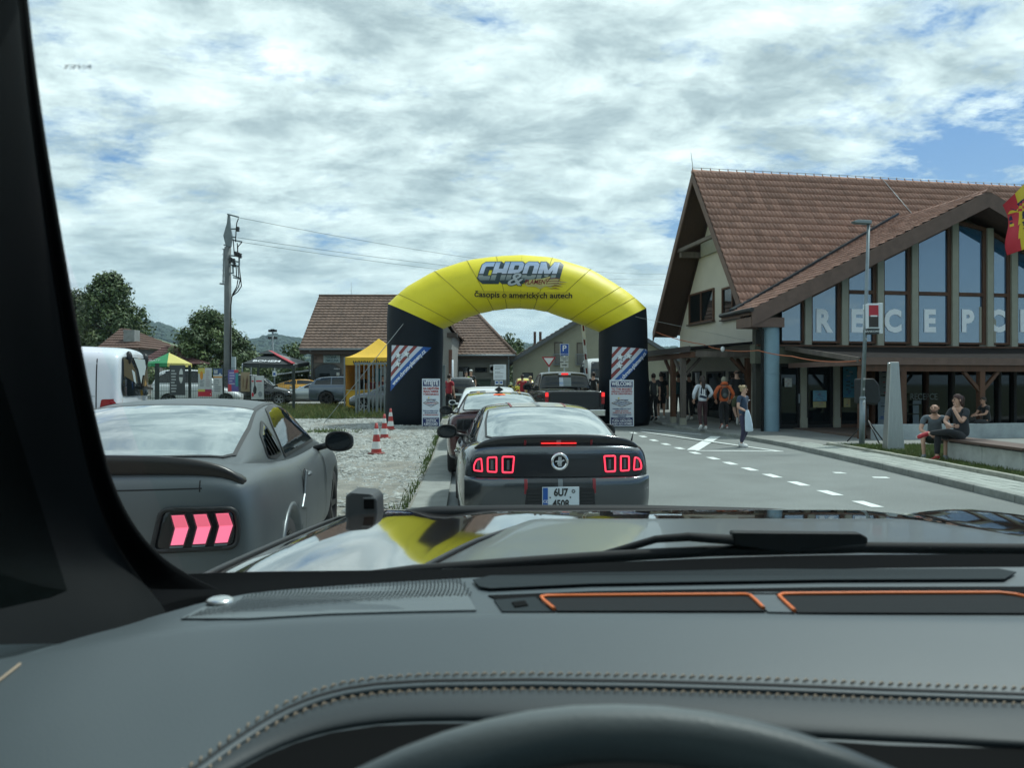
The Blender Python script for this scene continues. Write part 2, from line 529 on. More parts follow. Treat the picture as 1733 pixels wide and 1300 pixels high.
# ---------------------------------------------------------------- ground, road, pavement, hills
def xR(y): return interp(y, [(-8, 6.5), (8, 6.78), (12, 6.92), (15, 7.0), (20, 7.0), (22, 6.75), (24, 6.3), (26, 5.6), (27.5, 5.3), (30, 5.2), (45, 5.1), (80, 5.1)])
def xG(y): return interp(y, [(-8, -1.05), (4, -1.1), (10, -1.30), (16, -1.66), (25, -2.30), (30, -2.5), (36, -2.7), (80, -3.2)])
def strip(name, fx0, fx1, ys, dz, m, nx=2, kind='structure', skirt=0.0, parent=None, wob=0.0):
    b = MB(); rows = []
    for y in ys:
        a, c = fx0(y), fx1(y); row = []
        for i in range(nx + 1):
            x = lerp(a, c, i / nx)
            z = hgt(y) + dz + (wob * math.sin(x * 1.3 + y * .7) * math.sin(x * .45 - y * 1.1) if wob and 0 < i < nx else 0)
            row.append((x, y, z))
        if skirt: row = [(a, y, hgt(y) + dz - skirt)] + row + [(c, y, hgt(y) + dz - skirt)]
        rows.append(row)
    b.grid(rows, 0, False)
    return b.build(name, m, parent, kind=kind if not parent else None)
def frange(a, b, s):
    n = max(1, int(round((b - a) / s)))
    return [a + (b - a) * i / n for i in range(n + 1)]

# one sheet out to the hills
b = MB(); rows = []
rad = [0.5, 4, 8, 14, 20, 26, 32, 38, 44, 52, 64, 80, 110, 160, 260, 450, 800, 1500, 3000, 6000]
for r in rad:
    rows.append([(r * math.sin(2 * math.pi * k / 72), r * math.cos(2 * math.pi * k / 72) , hgt(r * math.cos(2 * math.pi * k / 72)) - 0.06) for k in range(72)])
b.grid(rows, 0, True, True)
b.build('ground', SOIL, kind='structure')

road = strip('road', lambda y: xG(y) + .42, lambda y: xR(y) + .02, frange(-8, 80, 1.0), 0.0, ASPHALT, 4)
gut = strip('gutter', xG, lambda y: xG(y) + .45, frange(-8, 60, 1.0), 0.040, GUTTER, 1, skirt=.16)
lot = strip('gravel_lot', lambda y: -40, lambda y: xG(y) + .02, frange(-8, 31, .5), 0.028, GRAVEL, 70, wob=.025)
verge = strip('grass_verge', lambda y: -40, lambda y: xG(y) - .05, frange(30.2, 38, .5), 0.05, SOIL, 60, wob=.03)
yard = strip('parking_yard', lambda y: -70, lambda y: xG(y) + .1, frange(37.5, 90, 2), 0.03, PLAZA, 6)
plaza = strip('forecourt', lambda y: xR(y) + .10, lambda y: 40, frange(19.2, 80, 1.0), 0.105, PLAZA, 8)
pave = strip('pavement', lambda y: xR(y) + .13, lambda y: interp(y, [(0, 7.95), (11, 7.95), (15, 8.02), (19.2, 7.85)]), frange(-8, 19.25, .5), 0.09, PAVE, 2)
lawn = strip('lawn', lambda y: interp(y, [(0, 8.0), (11, 8.0), (15, 8.07), (19.2, 7.9)]), lambda y: 30, frange(-8, 19.2, .6), 0.10, SOIL, 14)

# kerb stones along the road
pm = {}
def shared(key, fn):
    if key not in pm: pm[key] = fn()
    return pm[key]
def kerb_mesh(L, w, h, m, nm):
    b_ = MB(); b_.box(-w / 2, w / 2, -L / 2 + .004, L / 2 - .004, -.2, h)
    return bevel(b_.mesh(nm, m), .018, 2)
km = kerb_mesh(1.0, .15, .115, KERB, 'kerb_stone')
y = 6.5
while y < 29.5:
    x0, x1 = xR(y), xR(y + .9); L = math.hypot(x1 - x0, .9); dy = 1.0 * .9 / L
    x1 = xR(y + dy)
    a = math.atan2(x1 - x0, dy)
    put('kerb_stone', km, pave, ((x0 + x1) / 2 + .075, y + dy / 2, hgt(y) + random.uniform(-.004, .004)), (0, 0, -a + random.uniform(-.004, .004)))
    y += dy
em = kerb_mesh(1.0, .11, .165, KERB_L, 'edging_stone')
for i in range(13):
    y = 7.2 + i
    xa = interp(y, [(0, 7.95), (11, 7.95), (15, 8.02), (19.2, 7.85)]); xb = interp(y + 1, [(0, 7.95), (11, 7.95), (15, 8.02), (19.2, 7.85)])
    if y + .5 > 19.2: break
    put('edging_stone', em, pave, ((xa + xb) / 2 + .055, y + .5, random.uniform(-.004, .004)), (0, 0, -math.atan2(xb - xa, 1)))
# paving blocks of the footway
b = MB(); b.box(-.0955, .0955, -.0955, .0955, -.05, .012)
pvm = bevel(b.mesh('paver', PAVER), .008, 1)
for j in range(58):
    y = 8.6 + .2 * j
    for i in range(5):
        x = xR(y) + .15 + .1 + .2 * i
        if x > interp(y, [(11, 7.95), (15, 8.02), (19.2, 7.85)]) - .02: continue
        put('paver', pvm, pave, (x, y + (.1 if i % 2 else 0), .095 + random.uniform(-.0035, .0035)), (R(random.uniform(-.9, .9)), R(random.uniform(-.9, .9)), 0))

# road markings, 4 mm sheets on the asphalt
def mark(name, pts):
    bm_ = MB()
    p = [Vector((x, y, hgt(y) + .005)) for x, y in pts]
    n = len(p)
    bm_.add(p, [tuple(range(n))])
    bm_.build(name, PAINT, road)
def line_mark(name, a, c, w):
    a = Vector(a); c = Vector(c); d = (c - a).normalized(); nrm = Vector((-d.y, d.x)) * w / 2
    mark(name, [a + nrm, a - nrm, c - nrm, c + nrm])
k = 0
y = 7.95
while y < 25:
    x = 4.80 - (y - 10) * .064; xb = 4.80 - (y + .52 - 10) * .064
    w = .085
    mark('lane_dash', [(x - w, y), (x + w, y), (xb + w, y + .52), (xb - w, y + .52)])
    y += 1.06 if y < 16 else 1.3
line_mark('hatch_line', (4.2, 25.0), (6.42, 18.45), .12)
line_mark('hatch_line', (4.45, 18.62), (6.5, 18.42), .14)
line_mark('hatch_line', (4.42, 18.78), (6.15, 23.2), .30)
line_mark('hatch_line', (4.35, 25.9), (5.9, 23.9), .12)
mark('paint_remnant', [(5.85, 13.9), (6.05, 13.85), (6.02, 14.05), (5.86, 14.07)])
mark('paint_remnant', [(6.22, 13.2), (6.48, 13.15), (6.5, 13.34), (6.25, 13.36)])

# loose stones on the lot
rs = random.Random(3)
b = MB()
def stone(x, y, z, s):
    a = rs.uniform(0, 6.28); c, sn = math.cos(a), math.sin(a)
    ex = s * rs.uniform(.7, 1.4); ey = s * rs.uniform(.5, 1.0); ez = s * rs.uniform(.25, .6)
    q = []
    for px, py, pz in ((1, 0, .1), (.1, 1, 0), (-1, .1, .15), (0, -1, 0), (.2, .1, 1), (0, 0, -.6)):
        px = px * ex * rs.uniform(.8, 1.2); py = py * ey * rs.uniform(.8, 1.2)
        q.append((x + px * c - py * sn, y + px * sn + py * c, z + pz * ez))
    b.add(q, [(0, 1, 4), (1, 2, 4), (2, 3, 4), (3, 0, 4), (1, 0, 5), (2, 1, 5), (3, 2, 5), (0, 3, 5)])
for i in range(34000):
    y = 5.5 + 24.5 * rs.random() ** 1.25
    x = xG(y) - .05 - rs.random() ** 1.2 * 7.5
    bare = .5 + .5 * math.sin(x * 1.7 + y * .55) * math.sin(y * .8 - x * .4)
    if y < 14 and x > xG(y) - 1.6 and rs.random() < .5 * bare + .1: continue
    s = rs.choice((.012, .018, .022, .028, .035, .045)) * (1 + .03 * y)
    stone(x, y, hgt(y) + .030, s)
b.build('gravel_stones', STONE, fix=False, kind='stuff')

# grass
def blades(n, fx, fy, hmin, hmax, base, name, m, seed=1, w=.012, dens=None):
    r = random.Random(seed); b = MB(); k = 0
    while k < n:
        y = fy(r); x = fx(r, y); k += 1
        if dens and r.random() > dens(x, y): continue
        h = r.uniform(hmin, hmax); a = r.uniform(0, 6.28); l = r.uniform(.1, .7) * h
        z = hgt(y) + base; ww = w * r.uniform(.7, 1.5)
        c, s = math.cos(a), math.sin(a)
        dx, dy = l * math.cos(a + 1.3), l * math.sin(a + 1.3)
        b.add([(x - c * ww, y - s * ww, z), (x + c * ww, y + s * ww, z), (x + dx * .4, y + dy * .4, z + h * .65), (x + dx, y + dy, z + h)], [(0, 1, 2), (0, 2, 3)])
    return b.build(name, m, fix=False, kind='stuff')
blades(26000, lambda r, y: -2.8 - 20 * r.random(), lambda r: 30.2 + 7.4 * r.random() ** 1.3, .05, .22, .04, 'verge_grass', GRASS, 2, .02, lambda x, y: .45 + .55 * smooth(30, 31.5, y + math.sin(x * 1.1) * .8))
blades(9000, lambda r, y: -2.8 - 18 * r.random(), lambda r: 30.2 + 7.4 * r.random(), .1, .3, .04, 'verge_dry_grass', GRASS_DRY, 5, .012)
blades(15000, lambda r, y: 8.12 + 2.6 * r.random(), lambda r: 9 + 10.1 * r.random(), .03, .09, .10, 'lawn_grass', GRASS, 3, .009)
blades(12000, lambda r, y: 8.12 + 2.6 * r.random(), lambda r: 9 + 10.1 * r.random(), .02, .07, .10, 'lawn_dry_grass', GRASS_DRY, 4, .009)
blades(1500, lambda r, y: xG(y) - .02 - abs(r.gauss(0, .07)), lambda r: 7 + 18 * r.random(), .03, .12, .06, 'edge_weeds', GRASS, 6, .009, lambda x, y: .5 + .5 * math.sin(y * 2.1) * math.sin(y * .9))
blades(900, lambda r, y: -7.4 + 2.6 * r.random(), lambda r: 23.8 + 1.0 * r.random(), .04, .14, .06, 'lot_weeds', GRASS, 8, .014, lambda x, y: .5 + .5 * math.sin(x * 4))

# far hills: fields below, woods on top
HILL_F = mat('hill_field', (.095, .145, .045), .95, var=.35, vscale=.006, col2=(.15, .17, .06), aniso=(1, 1, 5))
HILL_W = mat('hill_wood', (.030, .052, .030), .95, var=.35, vscale=.02)
def ridge_v(u): return interp(u, [(-1200, 560), (-300, 545), (130, 520), (200, 532), (240, 541), (265, 546), (290, 556), (315, 568), (345, 580), (375, 583), (410, 580), (432, 575), (452, 568), (462, 565), (474, 569), (500, 573), (530, 574), (600, 570), (760, 580), (1200, 590), (2200, 600)])
def field_v(u): return interp(u, [(-1200, 575), (130, 566), (240, 564), (310, 585), (340, 592), (380, 598), (410, 592), (470, 600), (530, 604), (700, 606), (2200, 618)])
b = MB(); rows = []; ang = [R(a) for a in range(-75, 60, 1)]
for kk in range(7):
    row = []
    for a in ang:
        u = 866.5 + F * math.tan(a)
        ca = math.cos(a)
        def hz_(v, D): return (650 - v) / F * D * ca
        n = 14 * math.sin(a * 40 + kk) + 6 * math.sin(a * 97 + 2 * kk)
        D = [650, 1000, 1500, 1900, 2150, 2500, 3200][kk]
        fz = hz_(field_v(u), 1900); rz = hz_(ridge_v(u), 2500)
        z = [0, fz * .22, fz * .62, fz, lerp(fz, rz, .45) + n * .4, rz + n * .25, rz * .3][kk]
        row.append((D * math.sin(a), D * math.cos(a), max(z, -2) + (EYE if kk else 0)))
    rows.append(row)
b.grid(rows[:4], 0, True); b.grid(rows[3:], 1, True)
b.build('hills', [HILL_F, HILL_W], kind='structure')
rs2 = random.Random(12)
b = MB()
for i in range(6000):                       # hedges and woodland clumps across the slopes
    a = R(rs2.uniform(-34, 12)); t = rs2.random()
    if rs2.random() < .25: D = rs2.choice((1150, 1350, 1620)) + rs2.uniform(-15, 15) + 300 * a
    else: D = lerp(1850, 2480, t)
    ks = [650, 1000, 1500, 1900, 2150, 2500, 3200]
    u = 866.5 + F * math.tan(a); ca = math.cos(a)
    fz = (650 - field_v(u)) / F * 1900 * ca; rz = (650 - ridge_v(u)) / F * 2500 * ca
    z = interp(D, list(zip(ks, [0, fz * .22, fz * .62, fz, lerp(fz, rz, .45), rz, rz * .3]))) + EYE
    s = rs2.uniform(4, 9)
    b.ball((D * math.sin(a), D * math.cos(a), z + s * .3), (s * rs2.uniform(.8, 1.6), s, s * .7), 0, 6, 4)
b.build('hill_woods', HILL_W, fix=False, kind='stuff')
# ---------------------------------------------------------------- reception hall
EX, EY, TH = 7.4, 23.6, R(9.8)
hall = thing('reception_hall', 'reception hall with steep brown tiled roof, glazed gable and letters in its windows', 'building', (EX, EY, 0), TH)
def toloc(p):
    x, y = p[0] - EX, p[1] - EY
    return Vector((x * math.cos(TH) + y * math.sin(TH), -x * math.sin(TH) + y * math.cos(TH), p[2]))
def hit(u, v, plane, val):
    """where the sight line of a measured position meets the hall's own plane s=val, t=val or z=val"""
    o = toloc((0, 0, EYE)); q = toloc(Vector((0, 0, EYE)) + Vector(((u - 866.5) / F, 1, -(v - 650) / F))) - o
    i = {'s': 0, 't': 1, 'z': 2}[plane]
    return o + q * ((val - o[i]) / q[i])
ZE, TE, TR, ZR, SV = 3.9, 1.5, 5.7, 9.72, 0.5
SP, ZP = 8.2, 7.87
km_ = (ZR - ZE) / (TR - TE); kg = (ZP - ZE) / SP
def zmain(t): return ZE + (t - TE) * km_
def zgab(s): return ZE + kg * (s if s < SP else 2 * SP - s)
# tile: a wavy interlocking tile, x across, y up the slope, z out
def tile_mesh(w, L, m, nm):
    b = MB(); prof = []
    for i in range(13):
        x = -w / 2 + w * i / 12
        f = (i / 6) % 1.0 if i < 12 else 0
        z = .024 * math.sin(math.pi * f / .6) ** .9 if 0 < f < .6 else -.002
        prof.append((x, z))
    n = len(prof)
    vs = [(x, -L / 2, z + .050) for x, z in prof] + [(x, L / 2, z) for x, z in prof] + [(x, -L / 2, -.004) for x, z in prof]
    fs = [(i, i + 1, n + i + 1, n + i) for i in range(n - 1)] + [(i, 2 * n + i, 2 * n + i + 1, i + 1) for i in range(n - 1)]
    b.add(vs, fs, 0, True)
    return b.mesh(nm, m, fix=False)
roof = MB()
def slab(b, pts, th, mi=0):
    """sloping board: four corners, thickness measured straight down"""
    a = [Vector(p) for p in pts]; c = [p - Vector((0, 0, th)) for p in a]
    b.add(a + c, [(0, 1, 2, 3), (7, 6, 5, 4), (0, 4, 5, 1), (1, 5, 6, 2), (2, 6, 7, 3), (3, 7, 4, 0)], mi)
SE = 24.0
# front slope is cut by the gable: quads left of, above and right of the valley
slab(roof, [(SV, TE, ZE), (SE, TE, ZE), (SE, TR, ZR), (SV, TR, ZR)], .16)
slab(roof, [(SV, TR, ZR), (SE, TR, ZR), (SE, TR + 4.2, ZE), (SV, TR + 4.2, ZE)], .16)
tq = TE + (ZP - ZE) / km_
slab(roof, [(0, 0, ZE), (0, TE + .6, ZE), (SP, tq + .2, ZP), (SP, 0, ZP)], .14)
slab(roof, [(SP, 0, ZP), (SP, tq + .2, ZP), (2 * SP, TE + .6, ZE), (2 * SP, 0, ZE)], .14)
rf = roof.build('roof', FASCIA, hall)
tm = tile_mesh(.30, .40, TILE, 'roof_tile')
slots = []
pm_ = math.atan(km_); pg = math.atan(kg)
Lm = math.hypot(TR - TE, ZR - ZE); nrow = int(Lm / .345)
for j in range(nrow + 1):
    d = j * .345 + .13
    if d > Lm - .05: break
    t = TE + d * math.cos(pm_) - .05; z = ZE + d * math.sin(pm_) + .015
    for i in range(int(16.5 / .298)):
        s = SV + .10 + .298 * i
        if z < zgab(min(s + .1, SP)) - .10 and s < 14.5: continue
        slots.append(((s, t, z), (pm_, 0, 0)))
Lg = math.hypot(SP, ZP - ZE)
for j in range(int(Lg / .345) + 1):
    d = j * .345 + .13
    if d > Lg - .05: break
    s = d * math.cos(pg) - .03; z = ZE + d * math.sin(pg) + .015
    for i in range(15):
        t = .12 + .298 * i
        if z < zmain(t) - .02 and t > TE: continue
        slots.append(((s, t, z), (pg, 0, -math.pi / 2)))
def wpos(p):
    return Vector((EX + p[0] * math.cos(TH) - p[1] * math.sin(TH), EY + p[0] * math.sin(TH) + p[1] * math.cos(TH), p[2]))
eye = Vector((0, 0, EYE))
slots.sort(key=lambda q: (wpos(q[0]) - eye).length + (6 if q[1][2] else 0))
rest = MB()
for k, (p, r_) in enumerate(slots):
    p = (p[0] + random.uniform(-.004, .004), p[1], p[2] + random.uniform(-.004, .006))
    r_ = (r_[0] + random.uniform(-.015, .015), random.uniform(-.015, .015), r_[2])
    if k < 296: put('roof_tile', tm, rf, p, r_)
    else: rest.join(tm, 0, Matrix.Translation(p) @ Euler(r_).to_matrix().to_4x4(), True)
TILES = mat('roof_tile_mass', (.33, .182, .135), .75, var=.24, vscale=2.6, bump=.25, bscale=45)
rest.build('roof_tile', TILES, rf, fix=False, kind='stuff')
b = MB()
n = 8; rows = []
for y0, r0 in ((-.20, .125), (.20, .105)):
    rows.append([(r0 * math.cos(math.pi * k / n), y0, r0 * math.sin(math.pi * k / n)) for k in range(n + 1)])
b.grid(rows, 0, True); b.f.append(list(range(n + 1))); b.m.append(0); b.sm.append(False)
b.box(-.012, .012, -.2, -.17, .11, .19)
rm = b.mesh('ridge_tile', TILE, fix=False)
for i in range(48): put('ridge_tile', rm, rf, (SV + .15 + .36 * i, TR, ZR - .03), (0, 0, -math.pi / 2))
for i in range(13): put('ridge_tile', rm, rf, (SP, .12 + .36 * i, ZP - .02), (0, 0, 0))
b = MB(); b.tube([(SV, TR, ZR + .16), (SE, TR, ZR + .16)], .012, 5)          # lightning wire on the ridge
b.tube([(SV - .02, TR, ZR + .1), (SV - .1, TR, ZR + .75)], .012, 5)
b.tube([(8.4, TR, ZR + .18), (9.2, TE + 1.9, zmain(TE + 1.9) + .18)], .012, 5)
b.tube([(14.9, TR, ZR + .1), (15.5, TR, ZR + 1.0)], .012, 5)
b.build('lightning_wire', STEEL, rf)
# valley sheet
b = MB()
v0 = Vector((0.05, TE + .02, ZE + .14)); v1 = Vector((SP, tq + .12, ZP + .26))
b.beam(v0, v1, .22, .07)
b.build('valley_gutter', mat('dark_sheet', (.035, .045, .055), .4, .4), rf)
# verge boards
def verge(b, pts, h, th, n):
    n = Vector(n) * th
    for p, q in zip(pts, pts[1:]):
        p = Vector(p); q = Vector(q); dn = Vector((0, 0, -h))
        b.add([p, q, q + dn, p + dn, p + n, q + n, q + dn + n, p + dn + n], [(0, 1, 2, 3), (7, 6, 5, 4), (0, 4, 5, 1), (1, 5, 6, 2), (2, 6, 7, 3), (3, 7, 4, 0)])
b = MB(); verge(b, [(-.05, -.06, ZE + .02), (SP, -.06, ZP + .02), (2 * SP, -.06, ZE + .02)], .52, .05, (0, 1, 0))
b.build('verge_board', FASCIA, rf)
b = MB(); verge(b, [(SV - .06, TE - .05, ZE), (SV - .06, TR, ZR + .02), (SV - .06, TR + 4.3, ZE)], .42, .05, (1, 0, 0))
b.build('verge_board', FASCIA, rf)
b = MB()
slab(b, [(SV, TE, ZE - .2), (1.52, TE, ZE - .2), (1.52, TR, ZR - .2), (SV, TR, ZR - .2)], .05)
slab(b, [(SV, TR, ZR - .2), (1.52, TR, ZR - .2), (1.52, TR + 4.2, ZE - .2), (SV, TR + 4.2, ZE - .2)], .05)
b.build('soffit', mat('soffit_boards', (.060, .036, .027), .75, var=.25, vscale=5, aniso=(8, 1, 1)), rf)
# corner box over the column and the front soffit
b = MB(); b.box(-.06, 1.05, 0, 1.0, ZE - .52, ZE - .22)
slab(b, [(0, 0, ZE - .3), (0, 1, ZE - .3), (SP, 1, ZP - .3), (SP, 0, ZP - .3)], .05)
slab(b, [(SP, 0, ZP - .3), (SP, 1, ZP - .3), (2 * SP, 1, ZE - .3), (2 * SP, 0, ZE - .3)], .05)
b.build('eaves_box', FASCIA, rf)
b = MB(); b.tube([(.0, .02, ZE - .1), (.12, .1, ZE - .45), (.42, .2, ZE - .6), (.42, .2, .12)], .05, 8); b.build('downpipe', BLACKM, rf)
b = MB(); b.tube([(-.08, -.1, ZE + .0), (-.08, TE + .6, ZE + .0)], .07, 8); b.tube([(SV + .1, TE - .1, ZE - .02), (-.06, TE - .1, ZE - .02)], .05, 8); b.build('gutter', mat('gutter_dark', (.03, .03, .03), .5, .3), rf)

# walls
b = MB()
b.prism([(1.9, 0), (9.5, 0), (9.5, ZE - .1), (TR, ZR - .5), (1.9, ZE - .1)], (.3, 0, 0), 0, (1.5, 0, 0), (0, 1, 0), (0, 0, 1))
b.build('gable_wall', RENDERW, hall)
WT = 1.0
b = MB()
b.box(.75, 16.2, 1.25, 1.5, 0, ZE - .3)
b.box(1.8, 23.9, 9.2, 9.5, 0, ZE)
b.box(23.6, 23.9, 1.8, 9.2, 0, ZE)
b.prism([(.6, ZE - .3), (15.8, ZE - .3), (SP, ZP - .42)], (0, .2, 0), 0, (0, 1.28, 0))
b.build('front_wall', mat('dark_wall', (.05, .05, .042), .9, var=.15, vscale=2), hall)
b = MB(); b.box(.55, 16.3, .92, 1.26, 2.28, 2.88); b.build('lintel_band', mat('olive_band', (.11, .115, .085), .85, var=.1, vscale=2), hall)
# column
b = MB()
cl = hit(1303, 700, 't', .35); cs = cl.x
prof = [(.255, .10), (.255, 1.25), (.262, 1.255), (.262, 1.29), (.255, 1.30), (.255, 1.93), (.262, 1.935), (.262, 1.97), (.255, 1.98), (.255, 3.42)]
b.lathe([prof[0], prof[-1]], 28, 0, (cs, .30, 0)); [b.lathe([(.254, z), (.262, z + .003), (.262, z + .037), (.254, z + .04)], 28, 0, (cs, .30, 0), sm=False) for z in (1.25, 1.93)]; b.build('column', COLUMN, hall)
# mullions and panes of the glazed gable
uh = [1340, 1365, 1427, 1487, 1545, 1613, 1672, 1713, 1760, 1820, 1880]
sm_ = [hit(u, 600, 't', WT).x for u in uh]
ztop = lambda s: zgab(s) - .58
zs = hit(1400, 581, 't', WT).z
ztr = hit(1570, 497, 't', WT).z
mull = MB()
mm = []
for i, s in enumerate(sm_[1:]):
    w = .115
    mb_ = MB(); mb_.box(s - w, s + w, WT - .12, WT + .2, zs - .06, max(zs + .1, ztop(s) + .05))
    mb_.build('mullion', MULLION, hall)
b = MB()
for s0, s1 in zip(sm_[1:], sm_[2:]):
    a, c = s0 + .115, s1 - .115
    fr = .075
    # brown sash: sides, bottom, sloping top, transom
    wf = MB()
    ta, tc_ = ztop(a), ztop(c)
    wf.box(a, a + fr, WT - .05, WT + .06, zs, ta); wf.box(c - fr - .05, c, WT - .05, WT + .06, zs, tc_)
    wf.box(a + fr, c - fr - .05, WT - .05, WT + .06, zs, zs + .07)
    wf.beam((a, WT, ta - .05), (c, WT, tc_ - .05), .11, .14)
    tall = min(ta, tc_) > ztr + .5
    if tall: wf.box(a + fr, c - fr - .05, WT - .055, WT + .05, ztr - .06, ztr + .06)
    w_ = wf.build('window', WOODB, hall)
    def pane(z0, z1, slope):
        g = MB()
        zl = (ztop(a + fr), ztop(c - fr - .05)) if slope else (z1, z1)
        g.prism([(a + fr - .01, z0), (c - fr - .04, z0), (c - fr - .04, zl[1]), (a + fr - .01, zl[0])], (0, .02, 0), 0, (0, WT + .012, 0))
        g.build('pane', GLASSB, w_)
    if tall: pane(zs + .06, ztr - .05, False); pane(ztr + .05, 0, True)
    else: pane(zs + .06, 0, True)
# the narrow first pane
wf = MB(); a, c = hit(1336, 600, 't', WT).x - .25, sm_[1] - .115
wf.box(a, c, WT - .05, WT + .06, zs, zs + .07); wf.beam((a, WT, ztop(a) - .05), (c, WT, ztop(c) - .05), .11, .14); wf.box(c - .07, c, WT - .05, WT + .06, zs, ztop(c))
w_ = wf.build('window', WOODB, hall)
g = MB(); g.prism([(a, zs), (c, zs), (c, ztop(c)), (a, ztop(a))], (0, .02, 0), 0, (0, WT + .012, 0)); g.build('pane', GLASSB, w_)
b = MB(); b.box(.6, 16.2, WT - .16, WT + .2, zs - .12, zs - .062); b.build('window_sill', WOODB, hall)
# the lettering stuck inside the panes
LET = mat('window_letter', (.84, .88, .92), .5)
for ch, u in zip('RECEPCE', (1393, 1450, 1511, 1573, 1637, 1687, 1735)):
    lc = hit(u, 545, 't', WT)
    me = text_me(ch, 1.0, .045, 0, .90, ext=.004); me.transform(Matrix.Translation((lc.x, WT - .004, lc.z)))
    put_d('window_letter', me, LET, hall)
b = MB()                                                # paper blind in one pane
p0 = hit(1662, 598, 't', WT); p1 = hit(1698, 520, 't', WT)
b.prism([(p0.x - .1, p0.z - .28), (p1.x - .28, p0.z - .15), (p1.x - .28, p1.z - .45), (p1.x - .75, p1.z), (p0.x - .1, p1.z)], (0, .004, 0), 0, (0, WT + .002, 0)); b.build('blind', mat('paper_blind', (.33, .33, .28), .8), hall)
# ground floor front: doors and windows between pale posts
zt0 = 2.27
posts = [hit(u, 700, 't', WT).x for u in (1358, 1414)]
for s in posts:
    mb_ = MB(); mb_.box(s - .10, s + .10, WT - .1, WT + .2, .12, zt0); mb_.box(s - .115, s + .115, WT - .115, WT + .2, .10, .52)
    mb_.build('mullion', MULLION, hall)
edges = [hit(1312, 700, 't', WT).x, posts[0], posts[1], hit(1462, 700, 't', WT).x]
for i, (a, c) in enumerate(zip(edges, edges[1:])):
    a += .11; c -= .11
    wf = MB()
    for x0, x1, z0, z1 in ((a, a + .08, .13, zt0), (c - .08, c, .13, zt0), (a + .08, c - .08, zt0 - .1, zt0), (a + .08, c - .08, .13, .3)): wf.box(x0, x1, WT - .04, WT + .1, z0, z1)
    w_ = wf.build('door' if i == 0 else 'window', WOODB if i == 2 else BLACKM, hall)
    g = MB(); g.box(a + .075, c - .075, WT + .02, WT + .04, .28, zt0 - .09); g.build('pane', GLASSD, w_)
    if i == 0:
        h_ = MB(); h_.box(c - .06, c - .03, WT - .09, WT - .04, 1.0, 1.3); h_.build('handle', STEEL, w_)
def paper(u0, u1, v0, v1, m, nm='notice', t=None, extra=None):
    t = WT - .06 if t is None else t
    p = hit(u0, v1, 't', t); q = hit(u1, v0, 't', t)
    g = MB(); g.box(p.x, q.x, t - .004, t + .004, p.z, q.z)
    if extra: extra(g, p, q, t)
    return g.build(nm, [m, NAVY, RED, INK, YEL, BLUE, PRINTK], hall)
def busy(seed):
    def fn(g, p, q, t):
        r = random.Random(seed)
        for k in range(14):
            x = lerp(p.x, q.x, r.uniform(.06, .7)); z = lerp(p.z, q.z, .06 + .88 * k / 14); w = (q.x - p.x) * r.uniform(.1, .28)
            g.box(x, x + w, t - .008, t - .004, z, z + (q.z - p.z) * .035, r.choice((1, 2, 3, 5, 6)))
    return fn
PAPER = mat('paper', (.42, .44, .42), .7); TEALP = mat('teal_poster', (.03, .15, .22), .6); PBLUE = mat('sky_poster', (.15, .34, .46), .6); PYEL = mat('yellow_poster', (.42, .38, .18), .6)
paper(1328, 1340, 640, 655, PAPER, extra=busy(1))
paper(1376, 1399, 661, 679, PBLUE, extra=busy(2)); paper(1376, 1398, 680, 690, PYEL, extra=busy(3))
paper(1427, 1450, 621, 673, TEALP, extra=busy(4)); paper(1428, 1439, 674, 689, PYEL, extra=busy(5))
# building face under the porch, further right
PT = 1.0
for u0, u1, v0, v1, m in ((1488, 1520, 622, 668, mat('board_grey', (.16, .18, .18), .6)), (1486, 1520, 671, 718, mat('board_pale', (.26, .32, .36), .6))):
    paper(u0, u1, v0, v1, m, 'notice_board', PT - .1, busy(u0))
p = hit(1538, 672, 't', PT); me = text_me('RECEPCE', .30, .008, 0, .85, align='LEFT'); me.transform(Matrix.Translation((p.x + .0, PT - .06, p.z))); put_d('door_lettering', me, mat('faded_white', (.30, .33, .33), .6), hall)
for v0, v1, w in ((678, 684, 14), (686, 700, 10), (702, 718, 10)): paper(1545, 1545 + w, v0, v1, mat('board_pale', (.26, .32, .36), .6), 'notice', PT - .06)
for u in (1477, 1530, 1568, 1612, 1690, 1716, 1780, 1840):
    s = hit(u, 700, 't', PT).x; mb_ = MB(); mb_.box(s - .05, s + .05, PT - .06, PT + .24, .12, 2.27); mb_.build('door_frame', WOODB if u < 1600 else mat('dark_frame', (.04, .035, .03), .6), hall)
for u0, u1 in ((1479, 1528), (1532, 1566), (1570, 1610), (1614, 1688), (1692, 1714), (1718, 1778), (1782, 1838)):
    a = hit(u0, 700, 't', PT).x + .04; c = hit(u1, 700, 't', PT).x - .04
    g = MB(); g.box(a, c, PT + .05, PT + .08, .12, 2.27); g.build('pane', GLASSD, hall)

# porch along the front
T0 = -2.9
s0 = hit(1457, 606, 't', T0).x; zf = hit(1457, 606, 't', T0).z
zb_ = zs - .14
pr = MB(); slab(pr, [(s0, T0, zf), (18, T0, zf), (18, WT - .14, zb_), (s0 - .1, WT - .14, zb_)], .07)
porch = pr.build('porch_roof', mat('porch_sheet', (.020, .017, .016), .9, spec=.08, var=.2, vscale=3, aniso=(1, 6, 1)), hall)
pr = MB(); pr.box(s0, 18, T0 - .04, T0 - .002, zf - .18, zf + .02); pr.box(s0 - .05, s0 - .002, T0, WT - .2, zf - .2, zf - .05); pr.build('fascia', FASCIA, porch)
pr = MB(); pr.beam((s0 - .06, T0, zf - .05), (s0 - .12, WT - .16, zb_ - .03), .06, .14); pr.build('verge_board', WOODG, porch)
pr = MB(); pr.box(s0 + .03, 18, T0 + .03, T0 + .19, zf - .36, zf - .181); pr.build('beam', WOODB, porch)
